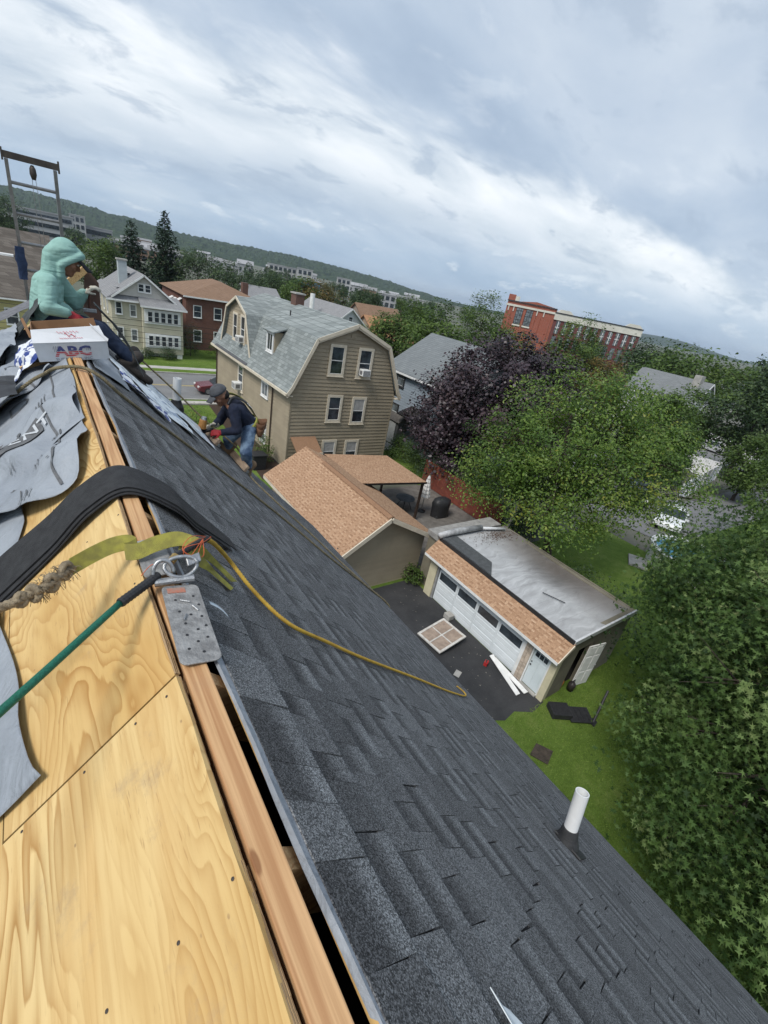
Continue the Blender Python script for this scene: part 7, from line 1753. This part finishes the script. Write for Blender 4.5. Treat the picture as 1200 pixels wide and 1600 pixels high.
# shrubs
def shrub(label, x, y, rx, ry, h, mat, seed, n=2600, ls=0.12, group='shrubs', name='shrub'):
    make_tree(name, label, (x, y, 0), [(x, y, h*0.5, rx, ry, h*0.52)], mat, 60, n, min(rx, ry)*0.22, ls, seed, LEAF_OVAL, 0.05, h*0.2, group, nlimb=8, shell=0.6, cat='shrub')
for i, (lab, x, y, rx, ry, h, mt, n) in enumerate([('dense shrub row between the red fence and the purple maple, nearest the patio', 22.6, 18.3, 1.5, 2.4, 3.4, G_DARK, 7000), ('dense dark shrub under the purple maple', 22.3, 22.6, 1.6, 2.4, 3.0, G_DARK, 7000), ('shrub behind the lean-to by the red fence end', 22.6, 14.4, 1.7, 2.0, 3.2, G_DARK, 7000), ('low shrub beside the garden shed', 22.6, 26.3, 1.2, 1.6, 1.8, G_MID, 3500),
        ('clipped rounded shrub at the right corner of the cream house', 11.7, 58.4, 0.9, 0.7, 1.3, G_DARK, 1500), ('small shrub in front of the cream house porch', 9.4, 58.3, 0.8, 0.7, 1.1, G_DARK, 1300), ('tall dark shrub between cream house and brick block', 15.0, 61.5, 1.2, 1.2, 3.8, G_DARK, 3200), ('bright clipped hedge in front of the brick block', 18.3, 60.8, 1.6, 0.9, 2.1, G_MID, 3000), ('second lower hedge nearer the street', 19.4, 57.0, 0.9, 0.7, 1.2, G_MID, 1600),
        ('leafy weed plant at the corner of the tan garage', 12.75, 12.35, 0.45, 0.4, 0.85, G_MID, 700), ('potted evergreen by the black bin', 11.3, 27.4, 0.55, 0.55, 1.7, G_MID, 1200), ('yellow green shrub by the front walk behind the roofer', 8.6, 33.8, 1.0, 1.0, 2.0, G_CHER, 1800), ('shrub at the near corner of the parking lot', 42.5, 15.6, 1.2, 1.2, 1.5, G_DARK, 1500), ('long hedge behind the flat garage', 19.5, 7.6, 1.3, 2.6, 1.7, G_DARK, 4600), ('shrub at the blue house corner', 23.4, 31.8, 0.7, 0.7, 1.3, G_MID, 900)]):
    shrub(lab, x, y, rx, ry, h, mt, 500+i, n)
# grey pole behind the garage
o = MB().tube([(18.9, 12.6, 0), (19.05, 12.2, 4.9)], 0.06, 8).build('grey_pole', CONC); tag(o, 'thin grey pole behind the garage below the leafy tree', 'pole')
# ------------------------------------------------------------ people
def caps(mb, a, b_, r0, r1, n=12):
    a, b_ = Vector(a), Vector(b_); mb.tube([a, b_], [r0, r1], n); mb.ball(a, r0, n, 8); mb.ball(b_, r1, n, 8)
def chain(mb, pts, rr):
    for i in range(len(pts)-1): caps(mb, pts[i], pts[i+1], rr[i], rr[i+1])
def organic(mb, name, mat, parent, voxel=0.014, smooth=6, wr=0.0, wscale=0.08):
    """fuse overlapping shapes into one continuous skin"""
    o = mb.build(name, mat, parent, smooth=True)
    m_ = o.modifiers.new('fuse', 'REMESH'); m_.mode = 'VOXEL'; m_.voxel_size = voxel; m_.use_smooth_shade = True
    s_ = o.modifiers.new('relax', 'SMOOTH'); s_.iterations = smooth; s_.factor = 0.5
    if wr:
        tx = bpy.data.textures.new(name+'_folds', 'CLOUDS'); tx.noise_scale = wscale; tx.noise_depth = 2
        d_ = o.modifiers.new('folds', 'DISPLACE'); d_.texture = tx; d_.strength = wr; d_.mid_level = 0.5; d_.texture_coords = 'GLOBAL'
    return o
def hand(mb, wrist, tip, up, size=0.18, curl=0.5, thumb=1):
    """palm and five fingers from the wrist towards tip; up = back of the hand"""
    w, t = Vector(wrist), Vector(tip); d_ = (t-w).normalized(); u = Vector(up); u = (u - d_*u.dot(d_)).normalized(); s = d_.cross(u)
    pl = size*0.52; p0 = w + d_*0.015
    for k in range(4):
        off = s*(k-1.5)*size*0.115; b0 = p0 + off*0.75; b1 = w + d_*pl + off
        caps(mb, b0, b1, size*0.085, size*0.078, 8)
        L_ = size*(0.44, 0.50, 0.47, 0.37)[k]; a1 = curl*0.6; a2 = curl*1.5; a3 = curl*2.3
        k1 = b1 + (d_*math.cos(a1) - u*math.sin(a1))*L_*0.42; k2 = k1 + (d_*math.cos(a2) - u*math.sin(a2))*L_*0.33; k3 = k2 + (d_*math.cos(a3) - u*math.sin(a3))*L_*0.25
        chain(mb, [b1, k1, k2, k3], [size*0.058, size*0.054, size*0.049, size*0.042])
    tb = w + d_*pl*0.35 + s*thumb*size*0.17
    chain(mb, [tb, tb + (d_*0.6 + s*thumb*0.7 - u*0.3).normalized()*size*0.22, tb + (d_*0.8 + s*thumb*0.45 - u*0.6).normalized()*size*0.42], [size*0.075, size*0.06, size*0.05])
def boot(parent, ankle, toe, mat, sole):
    a, t = Vector(ankle), Vector(toe); d_ = (t-a); mb = MB(); up_ = Vector((sp_, 0, cp))
    heel = a - d_.normalized()*0.05 - up_*0.055
    chain(mb, [a + up_*0.09, a, heel], [0.062, 0.058, 0.048]); chain(mb, [heel, a.lerp(t, 0.5) - up_*0.03, t - up_*0.012], [0.048, 0.05, 0.042])
    b_ = organic(mb, 'boot', mat, parent, 0.010, 4)
    s = d_.normalized(); side = s.cross(up_).normalized(); c = heel.lerp(t, 0.5) - up_*0.052
    MB().obox(c, s, side, side.cross(s), (t-heel).length/2+0.045, 0.044, 0.012).build('sole', sole, b_, bevel=0.01)
SKIN = M('skin_brown', (0.27, 0.135, 0.082), (0.22, 0.105, 0.064), 12, 0.55)
m, t, bs = new_mat('aqua_fleece')
co = t.coord('Object')
t.put(bs.inputs['Base Color'], t.mix(t.smooth(t.noise(co, 26.0, 5, 0.65), 0.35, 0.68), (0.245, 0.410, 0.365), (0.280, 0.455, 0.405))); setp(bs, rough=0.95, spec=0.15)
fold = t.noise(t.mapping(co, (0.7, 0.7, 2.6), (0, 0, 0), (0.3, 0.7, 0.2)), 4.0, 2, 0.4, 0.8)
bump(t, bs, t.math('ADD', t.math('MULTIPLY', t.math('ABSOLUTE', t.math('SUBTRACT', fold, 0.5)), 3.0), t.math('MULTIPLY', t.noise(co, 260, 2), 0.05)), 0.30, 0.05)
FLEECE = m
NAVY = M('navy_cotton', (0.016, 0.022, 0.045), (0.011, 0.014, 0.028), 10, 0.9, 0.4, 200)
m, t, bs = new_mat('faded_jeans')
co = t.coord('Object')
c = t.mix(t.smooth(t.noise(co, 7.0, 5, 0.65), 0.38, 0.66), (0.030, 0.060, 0.125), (0.16, 0.235, 0.33)); c = t.mix(t.math('MULTIPLY', t.noise(co, 180, 2), 0.25), c, (0.25, 0.30, 0.36))
t.put(bs.inputs['Base Color'], c); setp(bs, rough=0.9, spec=0.2); JEANS = m
DJEAN = M('dark_jeans', (0.022, 0.035, 0.070), (0.014, 0.022, 0.045), 9, 0.9, 0.3, 200)
CAPG = M('grey_cap', (0.085, 0.09, 0.10), (0.06, 0.063, 0.07), 12, 0.85, 0.3, 300)
CAPB = M('black_cap', (0.016, 0.017, 0.022), (0.012, 0.012, 0.016), 12, 0.85)
GLR = M('red_glove', (0.38, 0.025, 0.032), (0.26, 0.02, 0.026), 14, 0.7, 0.3, 120)
GLW = M('cream_glove', (0.58, 0.54, 0.45), (0.46, 0.42, 0.35), 14, 0.8, 0.3, 120)
BOOTM = M('dark_boot', (0.028, 0.024, 0.022), (0.045, 0.038, 0.034), 14, 0.7, 0.4, 90)
BOOTT = M('tan_boot', (0.25, 0.16, 0.09), (0.17, 0.105, 0.06), 14, 0.8, 0.4, 90)
HAIR = M('dark_hair', (0.012, 0.010, 0.009), (0.02, 0.017, 0.015), 40, 0.7)
def face_head(mb, c, fwd, up, r=0.098, ears=True):
    """skull, jaw, nose, ears, brow on one surface"""
    c, f, u = Vector(c), Vector(fwd).normalized(), Vector(up); u = (u - f*u.dot(f)).normalized(); s = f.cross(u)
    mb.ball(c + u*0.02, (r*1.0, r*1.0, r*1.08), 14, 10)
    caps(mb, c + f*0.035 - u*0.045, c + f*0.062 - u*0.098, 0.066, 0.038)              # jaw and chin
    caps(mb, c + f*0.090 + u*0.012, c + f*0.112 - u*0.032, 0.010, 0.016)               # nose
    caps(mb, c + f*0.088 + u*0.026 - s*0.04, c + f*0.088 + u*0.026 + s*0.04, 0.014, 0.014)   # brow
    caps(mb, c + f*0.088 - u*0.068 - s*0.022, c + f*0.088 - u*0.068 + s*0.022, 0.010, 0.010)   # lips
    for q in (-1, 1):
        if ears: mb.ball(c + s*q*0.094 - u*0.005 - f*0.005, (0.016, 0.016, 0.03), 8, 6)
        mb.ball(c + f*0.06 - u*0.03 + s*q*0.045, 0.035, 8, 6)
    return f, u, s
def eyes(parent, c, f, u, s):
    for q in (-1, 1):
        e_ = MB().ball(Vector(c) + f*0.090 + u*0.008 + s*q*0.033, 0.0115, 8, 6).build('eye', M('eye_white', (0.6, 0.58, 0.55), (0.55, 0.53, 0.5), 5, 0.3), parent, smooth=True)
        MB().ball(Vector(c) + f*0.0985 + u*0.006 + s*q*0.033, 0.0062, 8, 6).build('iris', HAIR, e_, smooth=True)

# --- seated roofer in the aqua hoodie
P1 = thing('person', 'seated roofer in an aqua hooded sweatshirt behind the white carton', 'person', (0.1, 5.6, 11.1))
pel, chest, neck, head = V((0.075, 5.60, 11.17)), V((0.115, 5.60, 11.40)), V((0.200, 5.60, 11.575)), V((0.290, 5.60, 11.700))
sh, el, wr, hn = V((0.105, 5.385, 11.50)), V((0.080, 5.28, 11.300)), V((0.215, 5.29, 11.268)), V((0.280, 5.30, 11.240))
sh2, el2, wr2, hn2 = V((0.19, 5.78, 11.50)), V((0.325, 5.84, 11.300)), V((0.405, 5.80, 11.400)), V((0.450, 5.79, 11.440))
hp, kn, an, toe = V((0.10, 5.50, 11.15)), V((0.470, 5.45, 11.13)), V((0.735, 5.42, 10.83)), V((0.900, 5.40, 10.66))
hp2, kn2, an2, toe2 = V((0.10, 5.70, 11.15)), V((0.520, 5.75, 11.09)), V((0.75, 5.72, 10.82)), V((0.880, 5.70, 10.68))
fw = V((0.86, -0.12, -0.50))
mb = MB(); f_, u_, s_ = face_head(mb, head, fw, V((0.5, 0, 0.86)), 0.088, False)
chain(mb, [head - u_*0.05, neck, chest, pel], [0.060, 0.055, 0.10, 0.10]); chain(mb, [chest + V((0, 0, .03)), sh - V((0, -.04, .05)), el, wr], [0.045, 0.032, 0.034, 0.028]); chain(mb, [chest + V((0, 0, .03)), sh2 - V((0, .04, .05)), el2, wr2], [0.045, 0.032, 0.034, 0.028]); chain(mb, [hp, kn, an], [0.075, 0.052, 0.038]); chain(mb, [hp2, kn2, an2], [0.075, 0.052, 0.038])
body = organic(mb, 'body', SKIN, P1, 0.010, 3); eyes(body, head, f_, u_, s_)
mb = MB()
chain(mb, [pel + V((-0.01, 0, 0.02)), chest + V((-0.02, 0, -0.05)), chest + V((0.0, 0, 0.05)), neck + V((-0.035, 0, -0.03))], [0.126, 0.130, 0.126, 0.075])
for sg in (-1, 1): chain(mb, [pel + V((0.0, sg*0.075, 0.02)), chest + V((-0.01, sg*0.085, 0.02))], [0.105, 0.105])
mb.ball(pel + V((0.09, 0, 0.06)), (0.13, 0.15, 0.10), 12, 8)
chain(mb, [sh + V((0.01, 0.03, -0.01)), el, wr], [0.084, 0.066, 0.046]); chain(mb, [sh2 + V((0, -0.03, -0.01)), el2, wr2], [0.092, 0.072, 0.048])
# hood: crown, sides and gathered back, left open over the face
hc = head - f_*0.030 + u_*0.012
mb.ball(hc + u_*0.028 - f_*0.01, (0.116, 0.110, 0.120), 16, 12); caps(mb, hc - f_*0.03 + u_*0.02, hc - f_*0.06 - u_*0.05, 0.104, 0.090); caps(mb, hc - f_*0.065 - u_*0.06, neck + V((-0.05, 0, -0.02)), 0.084, 0.080)
caps(mb, hc + f_*0.105 + u_*0.078 - s_*0.035, hc + f_*0.105 + u_*0.078 + s_*0.035, 0.034, 0.034); caps(mb, hc + u_*0.085, hc + f_*0.105 + u_*0.080, 0.062, 0.034)
for q in (-1, 1): chain(mb, [hc + f_*0.100 + u_*0.070 + s_*q*0.048, hc + f_*0.060 - u_*0.005 + s_*q*0.096, hc + f_*0.020 - u_*0.085 + s_*q*0.078, neck + f_*0.05 - u_*0.045 + s_*q*0.03], [0.034, 0.028, 0.030, 0.036])
def roll(c, ax, r_, a0, a1, th):
    ax = Vector(ax).normalized(); e1 = ax.orthogonal().normalized(); e2 = ax.cross(e1); pts = [Vector(c) + r_*(math.cos(R(a))*e1 + math.sin(R(a))*e2) for a in range(a0, a1, 20)]
    mb.tube(pts, [th*(0.5+0.5*math.sin(math.pi*(i+0.5)/len(pts))) for i in range(len(pts))], 6)
adir = (el-sh).normalized(); fdir = (wr-el).normalized()
for t_ in (0.80, 0.95): roll(sh.lerp(el, t_), adir + V((0.25, 0, 0.2)), 0.064, 0, 360, 0.008)
roll(pel + V((0.01, 0, -0.03)), V((0.1, 0, 1)), 0.150, 0, 360, 0.016)
organic(mb, 'hoodie', FLEECE, P1, 0.0085, 6, 0.006, 0.12)
mb = MB(); chain(mb, [pel, hp + V((0.02, 0, 0)), kn, an + V((0.0, 0, 0.03))], [0.142, 0.108, 0.078, 0.058]); chain(mb, [pel, hp2 + V((0.02, 0, 0)), kn2, an2 + V((0, 0, 0.03))], [0.142, 0.108, 0.078, 0.058])
organic(mb, 'jeans', DJEAN, P1, 0.014, 5, 0.016, 0.06)
boot(P1, an, toe, BOOTM, BLACK); boot(P1, an2, toe2, BOOTM, BLACK)
mb = MB(); hand(mb, wr + V((0.01, 0, -0.005)), hn, V((0.3, -0.6, 0.7)), 0.185, 0.35, -1); caps(mb, wr - (hn-wr)*0.35, wr, 0.042, 0.042); organic(mb, 'glove', GLR, P1, 0.0055, 2)
mb = MB(); hand(mb, wr2, hn2, V((0.4, -0.2, 0.9)), 0.185, 0.75, 1); caps(mb, wr2 - (hn2-wr2)*0.3, wr2, 0.042, 0.042); organic(mb, 'glove', GLW, P1, 0.0055, 2)
cp_ = MB(); bc = head + f_*0.085 + u_*0.055
cp_.grid(lambda a_, b__: bc + f_*(0.125*a_*math.cos((b__-0.5)*1.6)) + s_*(0.17*(b__-0.5)*(1-0.25*a_)) - u_*(0.035*a_ + 0.09*(b__-0.5)**2), 8, 10); cp_.build('cap_brim', CAPB, P1, smooth=True, solid=0.006)
# hammer tool and wood block by his far hand
o = thing('hammer', 'dark handled hammer in the seated roofer\u2019s cream glove', 'hammer', hn2)
MB().tube([hn2 + V((0.005, 0.0, 0.03)), hn2 + V((-0.01, -0.01, -0.17))], 0.013, 8).build('handle', M('tool_brown', (0.10, 0.035, 0.025), (0.07, 0.03, 0.02), 6, 0.5), o); MB().obox(hn2 + V((-0.01, -0.01, -0.19)), X_, Y_, Z_, 0.06, 0.018, 0.018).build('head', STEEL, o, bevel=0.004)
o = MB().obox((0.365, 5.95, 11.535), (0.72, 0, 0.69), Y_, (-0.69, 0, 0.72), 0.115, 0.045, 0.030).build('lumber_offcut', PINE); tag(o, 'short pale lumber offcut upright beside the seated roofer\u2019s chin', 'offcut')
o = MB().prism([V((0.40, 5.98, 11.2)), V((0.56, 5.98, 11.05)), V((0.56, 5.98, 11.5)), V((0.45, 5.98, 11.65))], (0, 0.02, 0)).build('shingle_bundle', M('brown_pack', (0.14, 0.08, 0.06), (0.10, 0.06, 0.05), 6, 0.8)); tag(o, 'brown shingle pack standing behind the seated roofer\u2019s hand', 'pack')

# --- crouching roofer in navy with the nail gun
P2 = thing('person', 'bent over roofer in navy shirt, grey cap and jeans working low on the slope', 'person', (2.1, 5.85, 9.4))
pel, chest, neck, head = V((2.185, 5.90, 10.00)), V((2.01, 5.90, 10.185)), V((1.885, 5.90, 10.30)), V((1.800, 5.90, 10.385))
sh, el, wr, hn = V((1.915, 5.71, 10.255)), V((1.945, 5.63, 10.00)), V((1.775, 5.73, 9.935)), V((1.690, 5.76, 9.925))
sh2, el2, wr2, hn2 = V((1.955, 6.08, 10.20)), V((1.86, 6.12, 9.96)), V((1.77, 6.02, 9.945)), V((1.70, 5.98, 9.955))
hp, kn, an, toe = V((2.17, 5.80, 9.97)), V((2.060, 5.60, 9.69)), V((2.155, 5.74, 9.385)), V((2.02, 5.77, 9.47))
hp2, kn2, an2, toe2 = V((2.16, 6.00, 9.95)), V((1.955, 6.00, 9.745)), V((1.98, 6.06, 9.575)), V((1.86, 6.07, 9.67))
fw = V((-0.83, -0.12, -0.54))
mb = MB(); f_, u_, s_ = face_head(mb, head, fw, V((-0.5, 0, 0.86)))
chain(mb, [head - u_*0.04, neck, chest, pel], [0.060, 0.055, 0.09, 0.095]); chain(mb, [neck - V((0, 0, .03)), sh - V((0, 0, .03)), el, wr], [0.04, 0.036, 0.034, 0.028]); chain(mb, [neck - V((0, 0, .03)), sh2 - V((0, 0, .03)), el2, wr2], [0.04, 0.036, 0.034, 0.028]); chain(mb, [hp, kn, an], [0.072, 0.05, 0.036]); chain(mb, [hp2, kn2, an2], [0.072, 0.05, 0.036])
body = organic(mb, 'body', SKIN, P2, 0.010, 3); eyes(body, head, f_, u_, s_)
mb = MB(); chain(mb, [pel + V((-0.03, 0, 0.02)), chest, neck + V((0.045, 0, -0.03))], [0.135, 0.148, 0.090])
for sg in (-1, 1): chain(mb, [pel + V((-0.02, sg*0.06, 0.02)), chest + V((0.01, sg*0.08, 0.01))], [0.105, 0.108])
chain(mb, [sh + V((0.01, 0.02, -0.01)), el, wr], [0.078, 0.062, 0.044]); chain(mb, [sh2 + V((0.01, -0.02, -0.01)), el2, wr2], [0.078, 0.062, 0.044])
SHIRT = organic(mb, 'shirt', NAVY, P2, 0.0115, 5, 0.018, 0.06)
mb = MB(); chain(mb, [pel, hp, kn, an + V((0, 0, 0.03))], [0.130, 0.102, 0.080, 0.062]); chain(mb, [pel, hp2, kn2, an2 + V((0, 0, 0.03))], [0.130, 0.102, 0.080, 0.062]); organic(mb, 'jeans', JEANS, P2, 0.0125, 5, 0.018, 0.055)
boot(P2, an, toe, BOOTT, RUB); boot(P2, an2, toe2, BOOTT, RUB)
mb = MB(); hand(mb, wr, hn, V((-0.2, -0.7, 0.7)), 0.185, 0.8, -1); caps(mb, wr - (hn-wr)*0.4, wr, 0.042, 0.042); organic(mb, 'glove', GLR, P2, 0.0055, 2)
mb = MB(); hand(mb, wr2, hn2, V((-0.2, 0.5, 0.8)), 0.185, 0.8, 1); caps(mb, wr2 - (hn2-wr2)*0.4, wr2, 0.042, 0.042); organic(mb, 'glove', GLW, P2, 0.0055, 2)
# baseball cap
mb = MB(); hc = head + u_*0.045
vs, fs = [], []
for i in range(7):
    ph = R(90*i/6)
    for k in range(18):
        a_ = 2*math.pi*k/18; vs.append(hc + f_*(0.112*math.cos(a_)*math.cos(ph)) + s_*(0.104*math.sin(a_)*math.cos(ph)) + u_*(0.098*math.sin(ph) - 0.02*math.cos(a_)*0))
for i in range(6):
    for k in range(18): fs.append((i*18+k, i*18+(k+1) % 18, (i+1)*18+(k+1) % 18, (i+1)*18+k))
mb.add(vs, fs); cap = mb.build('cap', CAPG, P2, smooth=True, solid=0.006)
br_ = MB(); bc = hc + f_*0.095 + u_*0.004
br_.grid(lambda a_, b__: bc + f_*(0.105*a_*math.cos((b__-0.5)*1.5)) + s_*(0.175*(b__-0.5)*(1-0.3*a_)) - u_*(0.030*a_ + 0.10*(b__-0.5)**2), 8, 10); br_.build('brim', CAPG, cap, smooth=True, solid=0.006)
mb = MB(); mb.ball(head - f_*0.035 - u_*0.01, (0.082, 0.092, 0.07), 12, 8); mb.build('hair', HAIR, P2, smooth=True)
# harness, belt and shirt print
HARN = M('harness_olive', (0.30, 0.30, 0.06), (0.12, 0.115, 0.05), 10, 0.8)
def strap_on(pts, hw, mat, nm):
    P = spline(pts, 6); n_ = MB(); vs, fs = [], []
    ax_ = (chest-pel).normalized()
    for i, p in enumerate(P):
        d_ = (P[min(i+1, len(P)-1)]-P[max(i-1, 0)]).normalized(); o_ = (p - (pel + ax_*(p-pel).dot(ax_))).normalized(); w_ = d_.cross(o_).normalized()
        vs += [p - w_*hw, p + w_*hw]
        if i: fs.append((2*i-2, 2*i-1, 2*i+1, 2*i))
    n_.add(vs, fs).build(nm, mat, P2, smooth=True, solid=0.006)
ax_ = (chest-pel).normalized(); bk = V((ax_.z, 0, -ax_.x)); bk = bk if bk.z > 0 else -bk       # out of his back
for q in (-1, 1):
    strap_on([pel + bk*0.15 + V((0, q*0.02, 0)), pel.lerp(chest, 0.55) + bk*0.168 + V((0, q*0.05, 0)), chest + bk*0.165 + V((0, q*0.09, 0)) + ax_*0.05, neck + bk*0.10 + V((0, q*0.10, 0)) + ax_*0.02, neck - bk*0.02 + V((0, q*0.135, 0)) + ax_*0.01], 0.020, HARN if q > 0 else BLACK, 'harness_strap')
ring_ = [pel + bk*(0.150*math.cos(a_)) + Y_*(0.185*math.sin(a_)) - ax_*0.0 for a_ in [2*math.pi*k/24 for k in range(25)]]
strap_on(ring_, 0.026, HARN, 'belt')
LETT = M('shirt_print', (0.62, 0.63, 0.65), (0.5, 0.5, 0.52), 20, 0.8)
for k, L_ in enumerate((0.11, 0.15, 0.12)):
    c = pel.lerp(chest, 0.72+0.13*k) + bk*0.172; MB().obox(c + V((0, -0.03, 0)), Y_, ax_, bk, L_/2, 0.011, 0.004).build('shirt_print', LETT, P2)
LEATH = M('pouch_leather', (0.17, 0.085, 0.045), (0.11, 0.055, 0.03), 12, 0.8, 0.4, 60)
o = thing('tool_pouch', 'brown leather tool pouch on the bent over roofer\u2019s hip', 'tool pouch', pel + V((0.10, -0.12, 0)))
for (dx_, dy_, dz_, w_, h_) in ((0.115, -0.14, -0.02, 0.075, 0.10), (0.165, -0.10, 0.02, 0.065, 0.085), (0.10, -0.19, -0.06, 0.05, 0.07)):
    c = pel + V((dx_, dy_, dz_)); mb = MB(); vs, fs = [], []
    for i, (r_, z_) in enumerate(((0.55, -1.0), (0.9, -0.6), (1.0, 0.2), (1.12, 0.75), (1.05, 0.76), (0.9, 0.1))):
        for k in range(14):
            a_ = 2*math.pi*k/14; vs.append(c + V((w_*r_*math.cos(a_)*0.85, w_*r_*math.sin(a_), h_*z_ + 0.012*math.cos(2*a_)*(i > 2))))
    for i in range(5):
        for k in range(14): fs.append((i*14+k, i*14+(k+1) % 14, (i+1)*14+(k+1) % 14, (i+1)*14+k))
    fs.append(tuple(range(14))[::-1]); fs.append(tuple(range(70, 84))); mb.add(vs, fs).build('pocket', LEATH, o, smooth=True)
# nail gun with coil magazine
o = thing('nail_gun', 'black and orange nail gun in the bent over roofer\u2019s hands', 'nail gun', (1.6, 5.9, 9.9))
ORNG = M('orange_tool', (0.52, 0.25, 0.075), (0.42, 0.2, 0.06), 8, 0.45)
MB().tube([(1.70, 5.84, 9.955), (1.575, 5.87, 9.90)], [0.022, 0.024], 10).build('grip', BLACK, o, smooth=True)
MB().tube([(1.585, 5.88, 10.065), (1.565, 5.88, 9.945)], [0.046, 0.052], 14).build('cylinder', ORNG, o, smooth=False, bevel=0.008)
MB().tube([(1.590, 5.88, 10.066), (1.596, 5.88, 10.10)], [0.040, 0.030], 12).build('cap', STEEL, o)
MB().tube([(1.565, 5.88, 9.945), (1.545, 5.88, 9.90)], [0.03, 0.016], 10).build('nose', BLACK, o)
MB().tube([(1.50, 5.84, 9.925), (1.50, 5.93, 9.915)], 0.052, 16).build('magazine', BLACK, o, bevel=0.006)
MB().obox((1.49, 5.88, 9.94), (0.9, 0, -0.3), Y_, (0.3, 0, 0.9), 0.07, 0.02, 0.018).build('feed_arm', BLACK, o)
# ladder standing against the far gable, with a pulley bar on top
LD = thing('ladder', 'aluminium ladder with a pulley bar rising above the far end of the ridge', 'ladder', (0.15, 10.2, 0))
ALUL = M('ladder_aluminium', (0.34, 0.335, 0.33), (0.24, 0.235, 0.23), 10, 0.45, metal=0.5)
tpz, tpy, bty = 12.47, 7.10, 10.1
lad = lambda z_: lerp(bty, tpy, z_/tpz)
dL_ = (V((0, tpy, tpz))-V((0, bty, 0))).normalized(); nL_ = X_.cross(dL_)
for x in (-0.065, 0.350): MB().obox((x, (bty+tpy)/2, tpz/2), dL_, X_, nL_, (V((0, tpy, tpz))-V((0, bty, 0))).length/2, 0.016, 0.038).build('rail', ALUL, LD)
zz = tpz - 0.20
while zz > 0.3:
    MB().tube([(-0.05, lad(zz), zz), (0.335, lad(zz), zz)], 0.0165, 8).build('rung', ALUL, LD); zz -= 0.285
BARM = M('bar_steel', (0.10, 0.085, 0.07), (0.06, 0.05, 0.045), 10, 0.6, metal=0.4)
MB().obox((0.145, 7.08, 12.505), X_, Y_, Z_, 0.235, 0.022, 0.030).build('top_bar', BARM, LD)
for x in (-0.095, 0.385): MB().obox((x, 7.08, 12.505), X_, Y_, Z_, 0.008, 0.025, 0.055).build('end_plate', BARM, LD)
o = thing('pulley', 'dark pulley block hanging from the ladder top bar', 'pulley', (0.15, 7.08, 12.4))
MB().lathe([(0.012, 0.13), (0.028, 0.10), (0.032, 0.05), (0.018, 0.0)], (0.15, 7.08, 12.335), 12).build('block', BARM, o, smooth=True)
for q in (-1, 1): MB().tube([(0.15+q*0.015, 7.08, 12.34), (0.15+q*0.02, 7.08, 12.20), (0.16+q*0.02, 7.4, 11.0), (0.17+q*0.02, 8.6, 5.0)], 0.003, 5).build('cord', STEEL, o)
BLUEC = M('blue_cloth', (0.045, 0.07, 0.14), (0.03, 0.045, 0.09), 10, 0.8)
crumple('safety_bag', 'dark blue bag hanging on the left ladder rail', 'bag', lambda u, v: (V((-0.09-0.05*math.sin(math.pi*u), 7.24, lerp(11.32, 11.66, v))) + V((0.06*u, -0.05*math.sin(math.pi*u), 0)), V((-1, 0, 0))), 8, 10, BLUEC, 0.006, 21, solid=0.01)
